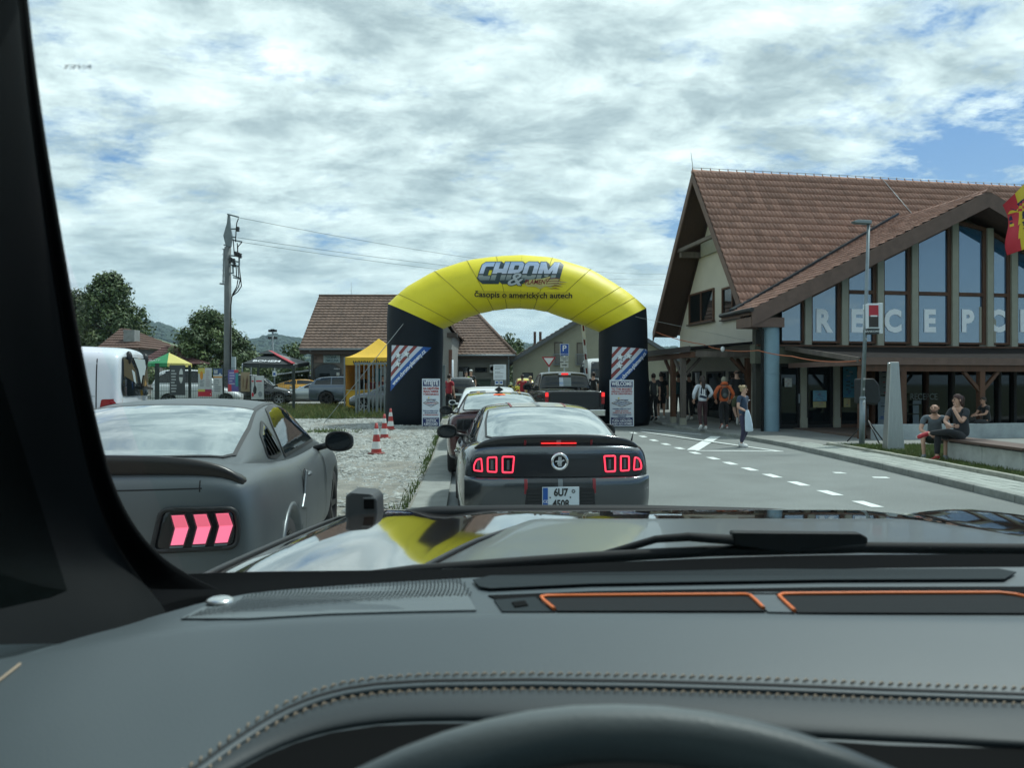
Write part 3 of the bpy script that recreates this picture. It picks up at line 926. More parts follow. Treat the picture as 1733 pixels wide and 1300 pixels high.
for u, br in ((1448, 0), (1527, 0), (1660, 1), (1820, 1)):
    s = max(s0 + .10, hit(u, 660, 't', T0 + .1).x)
    p_ = MB(); p_.box(s - .08, s + .08, T0 + .03, T0 + .19, .1, zf - .36)
    if br:
        p_.beam((s, T0 + .11, zf - .95), (s - .55, T0 + .11, zf - .37), .09, .09); p_.beam((s, T0 + .11, zf - .95), (s + .55, T0 + .11, zf - .37), .09, .09)
    p_.build('post', WOODB, porch)
# low terrace walls under the porch
lw = MB(); a = hit(1478, 740, 't', T0 - .25).x; lw.box(a, 9.2, T0 - .35, T0 - .12, .0, .52)
me = bevel(lw.mesh('terrace_wall', mat('whitewash', (.30, .34, .35), .85, var=.2, vscale=3)), .02); put('terrace_wall', me, hall)
lw = MB(); lw.box(a + .02, 18, T0 - .12, WT, .08, .2); lw.build('terrace_floor', mat('terrace_slab', (.11, .08, .065), .85, var=.2, vscale=3), hall)

# lean-to roof along the left gable, on timber posts
SL = -1.1
zl0 = hit(1157, 588, 's', SL).z
ta = 2.2; tb = 11.5
zw = zl0 + .22
pr = MB(); slab(pr, [(SL, ta, zl0), (1.48, ta, zw), (1.48, tb, zw), (SL, tb, zl0)], .07)
lt = pr.build('lean_to_roof', mat('lean_to_sheet', (.022, .021, .022), .9, spec=.1, var=.2, vscale=3), hall)
pr = MB(); pr.box(SL - .04, SL - .002, ta, tb, zl0 - .17, zl0 + .02); pr.build('fascia', mat('lean_to_fascia', (.05, .04, .036), .7), lt)
pr = MB(); pr.box(SL + .05, SL + .2, ta + .05, tb, zl0 - .36, zl0 - .172); pr.build('beam', WOODB, lt)
pr = MB(); pr.box(SL + .2, 1.4, ta + .02, ta + .14, zl0 - .34, zl0 - .14); pr.build('beam', WOODG, lt)
for u, dep, m in ((1139, 0, WOODB), (1156, 0, WOODG), (1281, 0, WOODB)):
    tt = hit(u, 690, 's', SL + .12).y if u < 1200 else 2.35
    SX = SL if u < 1200 else .9
    p_ = MB(); p_.box(SX + .04, SX + .2, tt - .08, tt + .08, .45, zl0 - .36)
    p_.beam((SX + .12, tt + .02, zl0 - 1.0), (SX + .12, tt + .75, zl0 - .38), .09, .09)
    p_.beam((SX + .14, tt, zl0 - 1.0), (SX + (.75 if SX < 0 else -.5), tt, zl0 - .36), .09, .09)
    pp = p_.build('post', m, lt)
    p_ = MB(); p_.box(SX + .03, SX + .21, tt - .09, tt + .09, .08, .45); p_.build('post_shoe', MULLION, pp)
# gable wall openings
def gwin(u0, u1, v0, v1, nm='window', m=WOODB, gl=GLASSD, bars=2):
    p = hit(u0, v1, 's', 1.46); q = hit(u1, v0, 's', 1.46)
    ya, yb = q.y, p.y
    a, c = min(ya, yb), max(ya, yb)
    z0, z1 = p.z, q.z
    wf = MB(); fr = .07
    for y0, y1, za, zb2 in ((a, a + fr, z0, z1), (c - fr, c, z0, z1), (a + fr, c - fr, z1 - fr, z1), (a + fr, c - fr, z0, z0 + fr)): wf.box(1.43, 1.52, y0, y1, za, zb2)
    for k in range(1, bars): 
        y = lerp(a, c, k / bars); wf.box(1.435, 1.52, y - .035, y + .035, z0 + fr, z1 - fr)
    w_ = wf.build(nm, m, hall)
    g = MB(); g.box(1.485, 1.497, a + .05, c - .05, z0 + .05, z1 - .05); g.build('pane', gl, w_)
    sl = MB(); sl.box(1.36, 1.5, a - .06, c + .06, z0 - .05, z0 - .001); sl.build('sill', mat('sill_brown', (.07, .045, .035), .6), w_)
gwin(1166, 1208, 487, 550); gwin(1222, 1258, 478, 542)
for (u0, u1) in ((1118, 1130), (1172, 1186), (1196, 1226), (1234, 1262)): gwin(u0, u1, 628, 716, 'door', mat('dark_frame', (.04, .035, .03), .6), GLASSD, 1)
b = MB()
pz = hit(1200, 418, 's', 1.0).z
b.box(.62, 1.49, TR - 1.75, TR - 1.55, pz - .1, pz + .12); b.box(.62, 1.49, TR + 1.5, TR + 1.7, pz - .1, pz + .12); b.box(.58, .70, TR - 1.9, TR + 1.8, pz + .125, pz + .26)
b.build('collar_beam', WOODG, hall)
b = MB(); b.box(1.40, 1.497, TR - 1.5, TR + 1.4, pz - .1, pz + .45); b.build('gable_boarding', MULLION, hall)
# ---------------------------------------------------------------- inflatable arch
AY = 28.0; AZ = hgt(AY)
arch = thing('inflatable_arch', 'yellow and black inflatable entrance arch spanning the road', 'arch', (0, AY, AZ))
def ap(u, v):
    p = at(u, v, AY); return Vector((p.x, p.z - AZ))
outer = [ap(*q) for q in ((657, 515), (674, 498), (690, 485), (735, 459), (790, 441), (840, 434), (883, 432), (935, 436), (1000, 456), (1050, 486), (1074, 504), (1093, 522))]
inner = [ap(*q) for q in ((750, 557), (770, 548), (790, 538), (812, 531), (835, 526), (858, 523), (880, 522), (903, 524), (925, 528), (965, 542), (990, 552), (1014, 562))]
def ring(o, i, dy=1.02, n=32, k=1.0):
    c = (o + i) / 2; h = (o - i) / 2 * k
    return [(c.x + h.x * math.cos(t), -dy * k * math.sin(t), c.y + h.y * math.cos(t)) for t in [2 * math.pi * q / n for q in range(n)]]
b = MB(); rows = []
N = len(outer)
segs = []
for j in range(N - 1):
    m_ = 5
    for k in range(m_):
        f = k / m_
        o = outer[j].lerp(outer[j + 1], f); i = inner[j].lerp(inner[j + 1], f)
        segs.append((o, i, f, j))
segs.append((outer[-1], inner[-1], 0, N - 1))
seam = {1: .9, 3: 1, 4: 1, 5: .8, 7: 1, 8: 1, 9: 1, 10: .9}
for o, i, f, j in segs:
    k = 1.0
    if f == 0 and j in seam: k = .985
    rows.append(ring(o, i, k=k))
b.grid(rows, 0, True, True)
yme = b.mesh('arch_tube', YELLOW_F)
tube_o = put('arch_tube', yme, arch)
abvh = bvh_of(yme)
sm = MB()
for o, i, f, j in segs:
    if f == 0 and j in (1, 3, 4, 5, 6, 7, 8, 9, 10):
        sm.tube([Vector(p) for p in ring(o, i, n=40, k=.990)], .011, 5, closed=True)
sm.build('tube_seam', mat('yellow_seam', (.33, .27, .015), .7), tube_o)
lg = []
for sgn, (ot, it), (ob, ib) in ((0, (outer[0], inner[0]), (ap(652, 715), ap(748, 715))), (1, (outer[-1], inner[-1]), (ap(1101, 715), ap(1012, 715)))):
    ob = Vector((ob.x, -.08)); ib = Vector((ib.x, -.08))
    rows = []
    for k in range(13):
        f = k / 12
        kk = 1.0 - .05 * max(0, 1 - f * 8) ** 2 + .015 * math.sin(f * 9)
        rows.append(ring(ob.lerp(ot, f), ib.lerp(it, f), k=kk if 0 < k < 12 else (.9 if k == 0 else 1.0)))
    l_ = MB(); l_.grid(rows, 0, True, True); l_.f.append(list(range(32))); l_.m.append(0); l_.sm.append(False)
    me = l_.mesh('arch_leg', BLACK_F); lg.append(me)
    put('arch_leg', me, arch)
lbvh = [bvh_of(m) for m in lg]
def draped_text(s, u, v, size, m, bv, par, nm, bold=.0, shear=0., sx=1., off=.012, rot=0.0, thick=0, yy=-3.0, res=.09, align='CENTER', spacing=1.0):
    me = text_me(s, size, bold, shear, sx, align, spacing=spacing)
    p = ap(u, v)
    me.transform(Matrix.Translation((p.x, yy, p.y)) @ Matrix.Rotation(-rot, 4, 'Y'))
    d = drape(me, bv, (0, 1, 0), off, res, 3.0, thick)
    return put_d(nm, d, m, par)
# the badge on the crown: chrome capitals over dark block shadow, ampersand, flames
def chrome_print():
    m = bpy.data.materials.new('chrome_print'); m.use_nodes = True; t = m.node_tree; bs = t.nodes['Principled BSDF']; bs.inputs['Roughness'].default_value = .45
    c = t.nodes.new('ShaderNodeTexCoord'); s = t.nodes.new('ShaderNodeSeparateXYZ'); t.links.new(c.outputs['Object'], s.inputs[0])
    z1 = ap(880, 448).y; z0 = ap(880, 486).y
    mr = t.nodes.new('ShaderNodeMapRange'); mr.inputs[1].default_value = z0; mr.inputs[2].default_value = z1; t.links.new(s.outputs[2], mr.inputs[0])
    r = t.nodes.new('ShaderNodeValToRGB'); e = r.color_ramp.elements
    st = [(0, (.04, .07, .08)), (.18, (.16, .20, .20)), (.36, (.30, .33, .31)), (.37, (.02, .03, .035)), (.42, (.02, .03, .035)), (.43, (.52, .56, .66)), (.72, (.40, .48, .62)), (1, (.14, .26, .44))]
    e[0].position, e[0].color = st[0][0], (*st[0][1], 1); e[1].position, e[1].color = st[-1][0], (*st[-1][1], 1)
    for p, q in st[1:-1]: x = e.new(p); x.color = (*q, 1)
    t.links.new(mr.outputs[0], r.inputs[0]); t.links.new(r.outputs[0], bs.inputs['Base Color'])
    return m
CHP = chrome_print()
SHD = mat('badge_shadow', (.022, .045, .052), .5)
badge_u, badge_v = 876, 465
# capitals drawn as outlines in a unit-high box: (outer, hole)
CAPS = {'C': (.62, [(.62, .22), (.62, .0), (.14, 0), (0, .14), (0, .86), (.14, 1), (.62, 1), (.62, .74), (.26, .74), (.22, .70), (.22, .26), (.26, .22)], None),
 'H': (.74, [(0, 0), (.25, 0), (.25, .40), (.49, .40), (.49, 0), (.74, 0), (.74, 1), (.49, 1), (.49, .62), (.25, .62), (.25, 1), (0, 1)], None),
 'R': (.72, [(0, 0), (.25, 0), (.25, .36), (.34, .36), (.47, 0), (.74, 0), (.58, .40), (.72, .54), (.72, .86), (.58, 1), (0, 1)], [(.25, .56), (.25, .80), (.46, .80), (.49, .76), (.49, .60), (.46, .56)]),
 'O': (.74, [(.14, 0), (.60, 0), (.74, .14), (.74, .86), (.60, 1), (.14, 1), (0, .86), (0, .14)], [(.24, .26), (.24, .74), (.28, .78), (.46, .78), (.50, .74), (.50, .26), (.46, .22), (.28, .22)]),
 'M': (.98, [(0, 0), (.24, 0), (.24, .56), (.40, .18), (.56, .18), (.74, .56), (.74, 0), (.98, 0), (.98, 1), (.72, 1), (.49, .52), (.26, 1), (0, 1)], None)}
def caps_me(grow=0.0):
    h = 41 * AY / F * .77; vs = []; fs = []; x = -1.95
    for ch in 'CHROM':
        w, o, hl = CAPS[ch]
        def g(pl, k):
            if not k: return pl
            n = len(pl); out = []
            area = sum(pl[i - 1][0] * pl[i][1] - pl[i][0] * pl[i - 1][1] for i in range(n)); sg = 1 if area > 0 else -1
            for i in range(n):
                p = Vector(pl[i]); a = (p - Vector(pl[i - 1])).normalized(); e = (Vector(pl[(i + 1) % n]) - p).normalized()
                na = Vector((a.y, -a.x)) * sg; ne = Vector((e.y, -e.x)) * sg; m = (na + ne); m = m / max(.5, m.dot(na)) if m.length > .1 else na
                out.append(tuple(p + m * k))
            return out
        pls = [g(o, grow)] + ([g(hl, -grow)] if hl else [])
        tri = tessellate_polygon([[Vector((p[0], p[1], 0)) for p in q] for q in pls])
        b0 = len(vs); flat = [p for q in pls for p in q]
        vs += [((x + p[0] + .30 * (p[1] - .5)) * h, -3.0, (p[1] - .5) * h) for p in flat]
        fs += [tuple(b0 + i for i in t) for t in tri]; x += w + .05
    me = bpy.data.meshes.new('caps'); me.from_pydata(vs, [], fs); me.update()
    c = ap(badge_u, badge_v); me.transform(Matrix.Translation((c.x, 0, c.y)))
    return me
for k, (du, dv) in enumerate(((5.0, 4.6), (4.0, 3.7), (3, 2.8), (2, 1.9), (1.0, .9))):
    me = caps_me(.045); me.transform(Matrix.Translation((du * AY / F, 0, -dv * AY / F)))
    put_d('badge_shadow', drape(me, abvh, (0, 1, 0), .012 + .003 * k, .09, 3), SHD, tube_o)
put_d('badge_outline', drape(caps_me(.045), abvh, (0, 1, 0), .028, .09, 3), SHD, tube_o)
put_d('badge_letters', drape(caps_me(0), abvh, (0, 1, 0), .033, .09, 3), CHP, tube_o)
fl = [(886, 487), (895, 480), (915, 478), (930, 474), (926, 480), (945, 478), (941, 482), (958, 484), (940, 485), (948, 489), (935, 488), (930, 493), (922, 490), (912, 495), (905, 491), (892, 491)]
d = drape(poly_me([tuple(ap(*q)) for q in fl], 'xz'), abvh, (0, 1, 0), .036, .1, 3); put_d('badge_flames', d, mat('flame_print', (.50, .44, .16), .6), tube_o)
for k in range(5):
    z = 478 + 4 * k; pl = [(920 + 3 * k, z), (938, z - 1), (958 - 5 * abs(k - 1.5), z + 2), (938, z + .6), (922, z + 1)]
    d = drape(poly_me([tuple(ap(*q)) for q in pl], 'xz'), abvh, (0, 1, 0), .041, .1, 3); put_d('badge_flame', d, mat('flame_line', (.20, .07, .03), .6), tube_o)
draped_text('&', 869, 480, .62, mat('amp_dark', (.03, .05, .06), .5), abvh, tube_o, 'badge_ampersand', .04, .35, 1.35, .042)
draped_text('&', 869, 480, .62, mat('amp_pale', (.42, .46, .48), .5), abvh, tube_o, 'badge_ampersand', .008, .35, 1.35, .047)
draped_text('PLAMENY', 906, 484, .225, mat('plameny_red', (.20, .012, .015), .5), abvh, tube_o, 'badge_word', .012, .3, .86, .047)
d = drape(poly_me([tuple(ap(*q)) for q in ((811, 497), (960, 500), (960, 512), (811, 509))], 'xz'), abvh, (0, 1, 0), .010, .12, 3)
put_d('slogan_patch', d, mat('slogan_patch', (.60, .49, .02), .6), tube_o)
draped_text('časopis o amerických autech', 885, 504.5, .262, INK, abvh, tube_o, 'slogan', .024, 0, 1.13, .016, rot=R(-.9))
# stars and stripes panel on both legs
WEB = 'www.chrom-plameny.cz'
for k, (cx_, cy_) in enumerate(((0, 0), (363, 3))):
    def q(u, v): return tuple(ap(u + cx_, v + cy_))
    A, B_, C_ = (668, 586), (734, 590), (666, 662)
    d = drape(poly_me([q(*A), q(*B_), q(*C_)], 'xz'), lbvh[k], (0, 1, 0), .010, .15, 3); par = put_d('flag_panel', d, mat('panel_white', (.55, .60, .68), .5), arch)
    d = drape(poly_me([q(721, 589.2), q(*B_), q(*C_), q(666.5, 645)], 'xz'), lbvh[k], (0, 1, 0), .016, .15, 3); put_d('flag_band', d, BLUE, par)
    for (a, c, e, f) in (((668, 587.5), (670.5, 586), (668, 590), (668, 590)), ((677, 586.5), (683, 586.8), (667.5, 605), (667.5, 598)), ((691, 587.3), (697.5, 587.6), (667, 622), (667, 614.5)), ((706, 588.2), (712.5, 588.6), (666.5, 639), (666.7, 631))):
        if a[1] == 587.5: continue
        d = drape(poly_me([q(*a), q(*c), q(*e), q(*f)], 'xz'), lbvh[k], (0, 1, 0), .016, .15, 3); put_d('flag_stripe', d, mat('stripe_red', (.22, .035, .035), .5), par)
    for su, sv in ((680, 603), (694, 601), (679, 617)):
        def star(r0, r1, du=0, dv=0): return [q(su + du + (r0 if i % 2 == 0 else r1) * math.sin(math.pi * i / 5 + .1), sv + dv - (r0 if i % 2 == 0 else r1) * math.cos(math.pi * i / 5 + .1)) for i in range(10)]
        d = drape(poly_me(star(6.8, 3.0, 1.0, 1.2), 'xz'), lbvh[k], (0, 1, 0), .020, .15, 3); put_d('star_shadow', d, mat('star_grey', (.10, .13, .14), .5), par)
        d = drape(poly_me(star(6.0, 2.5), 'xz'), lbvh[k], (0, 1, 0), .026, .15, 3); put_d('star', d, WHITE, par)
    draped_text(WEB, 697.3 + cx_, 623 + cy_, .188, WHITE, lbvh[k], par, 'web_address', .03, 0, .90, .022, rot=R(46))
# guy ropes
b = MB(); b.tube([(ap(702, 535).x, -.95, ap(702, 535).y), (ap(562, 690).x, -1.2, 0.1)], .012, 5); b.build('guy_rope', mat('rope', (.30, .32, .31), .8), arch)
b = MB(); b.tube([(ap(1068, 540).x, -.98, ap(1068, 540).y), (ap(1290, 582).x * .86, -2.2, ap(1290, 582).y * 1.0)], .005, 5); b.build('guy_rope', mat('rope', (.30, .32, .31), .8), arch)

# welcome boards leaning on the legs
def welcome(u0, u1, v0, v1, Y, lines, label, cs=1.0):
    p = at(u0, v1, Y); q = at(u1, v0, Y)
    w, h = q.x - p.x, q.z - p.z
    t = thing('welcome_board', label, 'sign', ((p.x + q.x) / 2, Y, p.z), 0, 'welcome boards at the arch')
    t.rotation_euler = (R(-1.5), 0, 0)
    me = bevel(_box(-w / 2, w / 2, 0, .03, 0, h, SIGNW), .008); put('board', me, t)
    pr = MB()
    def blk(x0, x1, z0, z1, mi): pr.box(x0 * w, x1 * w, -.006, -.002, z0 * h, z1 * h, mi)
    blk(-.45, .45, .845, .972, 0); blk(-.45, .45, .02, .195, 0)
    y = -.010
    for s, z, size, mi, wd_ in lines:
        m_ = text_me(s, size * h, .035, 0, 1)
        xs = [v.co.x for v in m_.vertices]
        k = wd_ * w / max(.01, max(xs) - min(xs))
        pr.join(m_, mi, Matrix.Translation((0, y, z * h)) @ Matrix.Diagonal((k, 1, 1, 1)))
    # lozenge outline
    c = .50; dm = [(-.42, c), (0, c + .072), (.42, c), (0, c - .082)]
    for k in range(4):
        a, e = dm[k], dm[(k + 1) % 4]
        pr.beam((a[0] * w, -.008, a[1] * h), (e[0] * w, -.008, e[1] * h), .006, .016, 4)
    st = [(-.13 + .05 * (1 if i % 2 == 0 else .4) * math.sin(math.pi * i / 5), .605 + .028 * (1 if i % 2 == 0 else .4) * math.cos(math.pi * i / 5)) for i in range(10)]
    pr.prism([(a * w, e * h) for a, e in st], (0, -.005, 0), 5, (0, -.004, 0))
    pr.build('print', [NAVY, RED, WHITE, INK, mat('lozenge_brown', (.16, .09, .05), .6), YEL, mat('print_mid', (.02, .05, .16), .6)], t)
def _box(x0, x1, y0, y1, z0, z1, m):
    b_ = MB(); b_.box(x0, x1, y0, y1, z0, z1); return b_.mesh('board', m)
welcome(714, 744.5, 641, 723, 26.7, [('VÍTEJTE', .91, .125, 2, .82), ('NA NEJVĚTŠÍM', .795, .06, 1, .86), ('SRAZU AMERIK', .735, .06, 1, .86), ('V ČESKÉ REPUBLICE', .675, .05, 1, .86),
    ('WELCOME', .565, .03, 6, .55), ('to Fabulous', .523, .028, 6, .4), ('AMERICAN CARS', .492, .03, 1, .60), ('meeting', .46, .026, 6, .3),
    ('ŘIDIČI, KDO NEPIJE ALKOHOL', .335, .032, 6, .84), ('PŘI SOUKROMÉ PLAVBĚ', .292, .032, 6, .7), ('JE TOLERANCE ALKOHOLU', .25, .034, 1, .84), ('POKUD TOTO NEAKCEPTUJETE,', .175, .022, 2, .8), ('OTOČTE SE', .125, .065, 2, .55), ('A JEĎTE DOMŮ!', .06, .065, 2, .78)],
    'white welcome board headed VÍTEJTE leaning on the left arch leg')
welcome(1032, 1073, 643, 722, 26.6, [('WELCOME', .91, .115, 2, .84), ('TO THE BIGGEST', .80, .062, 1, .86), ('AMERICAN CARS MEETING', .748, .045, 1, .88), ('IN THE CZECH REPUBLIC', .70, .045, 1, .86),
    ('WELCOME', .565, .03, 6, .55), ('to Fabulous', .523, .028, 6, .4), ('CARS MEETING REGION', .492, .03, 6, .66), ('meeting', .46, .026, 6, .3),
    ('DRIVERS HERE DO NOT', .375, .036, 6, .76), ('DRINK ALCOHOL!', .333, .036, 1, .55), ('THERE IS 0% ALCOHOL', .292, .036, 1, .78), ('TOLERANCE WHEN YOU', .25, .036, 6, .78), ('DRIVING!', .212, .036, 6, .34), ("DON'T ACCEPT THIS,", .17, .025, 2, .7), ('TURN AROUND', .118, .065, 2, .84), ('AND GO HOME!', .055, .065, 2, .84)],
    'white welcome board headed WELCOME leaning on the right arch leg')
# ---------------------------------------------------------------- cars
def paint(name, c, rough=.32, metal=.35, coat=.6, var=0.0): return mat('paint_' + name, c, rough, metal, coat=coat, var=var, vscale=3)
LAMP_R = mat('tail_lamp_lens', (.25, .01, .012), .2)
LAMP_ON = mat('tail_lamp_lit', (.5, .01, .03), .3, emit=(1, .045, .09), estr=1.35)
LAMP_ON2 = mat('brake_lamp_lit', (.5, .01, .01), .3, emit=(1, .03, .03), estr=.9)
LAMP_PK = mat('tail_lamp_pink', (.6, .1, .16), .3, emit=(1, .20, .34), estr=.72)
LENS = mat('smoked_lens', (.010, .011, .013), .12, spec=.5)
PLATE = mat('plate_white', (.55, .62, .66), .5)
RIM = mat('alloy_rim', (.25, .26, .27), .3, .8)
RIM_D = mat('dark_rim', (.03, .03, .032), .35, .6)
def body_mesh(stn, m, cap0=(.10, .02), nz=0.7, bulge=.09, arches=(), front=True):
    """stn: (y, half width, bottom, shoulder z, centre top z[, tuck]); closed nose and tail, rounded by subdivision"""
    def sect(st):
        y, W, zb, zs, zt = st[:5]; tk = st[5] if len(st) > 5 else .10
        zm = lerp(zb, zs, .58)
        h = [(0, zb), (W - .16, zb), (W - .03, zb + .05), (W, lerp(zb, zs, .30)), (W + .01, zm), (W - .015, zs - .09), (W - tk, zs), (W * .52, lerp(zs, zt, .75)), (0, zt)]
        full = [(x, y, z) for x, z in h] + [(-x, y, z) for x, z in h[-2:0:-1]]
        return full
    rings = [sect(s) for s in stn]
    def shrink(r, k, dy, bl, sgn):
        zc = (min(p[2] for p in r) + max(p[2] for p in r)) / 2; Wm = max(p[0] for p in r)
        return [(p[0] * k, p[1] + dy + sgn * bl * (p[0] * k / Wm) ** 2, zc + (p[2] - zc) * k) for p in r]
    r0 = rings[0]
    st = [shrink(r0, .0, -cap0[0], bulge, 1), shrink(r0, .45, -cap0[0], bulge, 1), shrink(r0, .86, -cap0[0], bulge, 1), shrink(r0, .965, -cap0[0] + cap0[1], bulge, 1), [(p[0], p[1] + bulge * .3, p[2]) for p in r0]]
    rN = rings[-1]
    en = [shrink(rN, .96, .05, .12, -1), shrink(rN, .8, .09, .12, -1), shrink(rN, .4, .10, .12, -1), shrink(rN, .0, .10, .12, -1)]
    rows = st + rings[1:] + en
    b = MB(); b.grid(rows, 0, True, True)
    me = b.mesh('body', m)
    bm = bmesh.new(); bm.from_mesh(me); bmesh.ops.remove_doubles(bm, verts=bm.verts, dist=1e-4); bm.to_mesh(me); bm.free()
    me = subsurf(me, 2)
    if arches: me = cut_cyl(me, arches)
    for p in me.polygons: p.use_smooth = True
    return me
def cabin_mesh(cs, m, lv=2):
    """cs: (y, belt half width, belt z, rail half width, rail z, centre z) rings of the roof and screens"""
    rows = []
    for y, wb, zb, wr, zr, zc in cs:
        h = [(wb + .01, zb - .10), (wb, zb), (lerp(wb, wr, .5) + .012, lerp(zb, zr, .5)), (wr + .01, zr - .03), (wr - .045, zr + .005), (wr * .5, lerp(zr, zc, .8)), (0, zc)]
        rows.append([(x, y, z) for x, z in h] + [(-x, y, z) for x, z in h[-2::-1]])
    b = MB(); b.grid(rows, 0, True)
    return subsurf(b.mesh('cabin', m), lv)
def wheel(parent, x, y, r, w, rim=RIM, nsp=5, side=1, steer=0):
    b = MB(); rr = r * .70
    prof = [(rr, -w / 2 + .01), (r - .03, -w / 2), (r, -w / 2 + .03), (r, w / 2 - .03), (r - .03, w / 2), (rr, w / 2 - .01)]
    b.lathe(prof, 28, 0, axis='x')
    t = put('wheel', b.mesh('wheel', RUBBER), parent, (x, y, r), (0, 0, steer))
    b = MB(); o = side * w * .34
    b.lathe([(rr, side * w * .48), (rr - .02, side * w * .45), (rr - .03, -side * w * .4)], 24, 0, axis='x')
    for k in range(nsp):
        a = 2 * math.pi * k / nsp
        b.beam((o, .03 * math.cos(a), .03 * math.sin(a)), (o * 1.2, rr * .97 * math.cos(a), rr * .97 * math.sin(a)), rr * .22, .03, 0, (1, 0, 0))
    b.lathe([(0, o + side * .02), (.07, o + side * .012), (.08, o - side * .02)], 14, 0, axis='x')
    b.lathe([(0, -side * w * .2), (rr * .95, -side * w * .2)], 20, 1, axis='x')
    b.build('rim', [rim, BLACKM], t)
    return t
class Car:
    def __init__(s, name, label, cat, loc, rz, group=None):
        s.root = thing(name, label, cat, loc, rz, group)
    def shell(s, body, cabin, bm_, cm=None):
        s.body = put('body', body, s.root); s.bvh = bvh_of(body)
        if cabin: s.cabin = put('roof', cabin, s.root); s.all = bvh_of(body, cabin); s.cb = bvh_of(cabin)
        else: s.all = s.bvh
    def decal(s, nm, poly, ax, d, m, off=.004, par=None, res=.10, bv=None, thick=0):
        me = drape(poly_me(poly, ax), bv or s.all, d, off, res, 6.0, thick)
        if len(me.polygons) == 0: return None
        return put_d(nm, me, m, par or s.root)
    def ringd(s, nm, poly, k, ax, d, m, off=.008, par=None, res=.10, bv=None, thick=0):
        me = drape(ring_me(poly, inset(poly, k), ax), bv or s.all, d, off, res, 6.0, thick)
        return put_d(nm, me, m, par or s.root)
BACK = (0, 1, 0); DOWN = (0, 0, -1)
def plate(car, y, z, w, h, rows, tilt=0.0, blue=True):
    b = MB(); b.box(-w / 2, w / 2, -.012, 0, -h / 2, h / 2)
    o = put('number_plate', bevel(b.mesh('number_plate', PLATE), .004), car.root, (0, y, z), (tilt, 0, 0))
    b = MB()
    if blue: b.box(-w / 2 + .006, -w / 2 + .052, -.0155, -.0125, (-.06 if len(rows) > 1 else -h / 2 + .006), h / 2 - .006, 0)
    if blue: b.join(text_me('CZ', .034, .02), 2, Matrix.Translation((-w / 2 + .029, -.0175, .0 - (.03 if len(rows) > 1 else .03))))
    for s_, zz_, size, xx in rows: b.join(text_me(s_, size, .035, 0, .80), 1, Matrix.Translation((xx, -.016, zz_)))
    if len(rows) > 1:
        b.box(-.105, -.093, -.016, -.013, .0, .012, 1); b.box(.083, .095, -.016, -.013, .0, .012, 1)
        b.lathe([(.010, 0), (.017, 0), (.017, -.003), (.010, -.003)], 10, 1, (.118, -.013, .062), 'y')
    b.build('plate_print', [BLUE, INK, WHITE], o, fix=False)
def mirror(car, x, y, z, side, m=BLACK, s=1.0):
    b = MB(); b.ball((0, 0, 0), (.125 * s, .075 * s, .085 * s), 0, 14, 10)
    me = b.mesh('mirror', m)
    for v in me.vertices:
        if v.co.y < -.02: v.co.y = -.02 - (v.co.y + .02) * .2
        v.co.z = math.copysign(abs(v.co.z / .085 / s) ** .75, v.co.z) * .085 * s
        v.co.x = math.copysign(abs(v.co.x / .125 / s) ** .8, v.co.x) * .125 * s
    o = put('mirror', me, car.root, (x, y, z), (0, 0, side * -.12))
    g = MB(); g.lathe([(0, 0), (.065 * s, 0)], 16, 0, (0, 0, 0), 'y'); gm = g.mesh('mirror_glass', GLASSD)
    gm.transform(Matrix.Diagonal((1.55, 1, 1, 1))); put('mirror_glass', gm, o, (0, -.034 * s, 0))
    a = MB(); a.tube([(-side * .10, .02, -.03), (-side * .24, .05, -.07)], .028, 8); a.build('mirror_arm', m, o)
    return o
# ---- muscle coupe used three times (fastback, 4.77 m)
CST = [(.12, .865, .30, 1.035, 1.06, .09), (.30, .915, .26, 1.05, 1.075, .10), (.62, .935, .22, 1.045, 1.075, .10), (1.10, .945, .20, 1.00, 1.05, .11), (1.9, .935, .19, .965, 1.0, .11), (2.9, .930, .19, .955, .99, .11), (3.35, .935, .20, .965, 1.015, .11), (3.95, .935, .22, .925, .985, .12), (4.4, .89, .26, .86, .91, .13), (4.62, .82, .34, .76, .80, .13)]
CCB = [(.44, .70, 1.03, .66, 1.055, 1.07), (.60, .74, 1.03, .665, 1.085, 1.10), (1.05, .785, 1.01, .655, 1.215, 1.245), (1.65, .80, .985, .625, 1.335, 1.375), (2.15, .80, .975, .61, 1.365, 1.405), (2.65, .80, .97, .61, 1.345, 1.385), (3.05, .80, .965, .65, 1.20, 1.245), (3.42, .80, .96, .72, 1.01, 1.045), (3.55, .80, .955, .74, .965, .99)]
GL_REAR = [(-.575, 1.62), (.575, 1.62), (.625, 1.15), (.645, .66), (.60, .585), (.3, .555), (0, .545), (-.3, .555), (-.60, .585), (-.645, .66), (-.625, 1.15)]
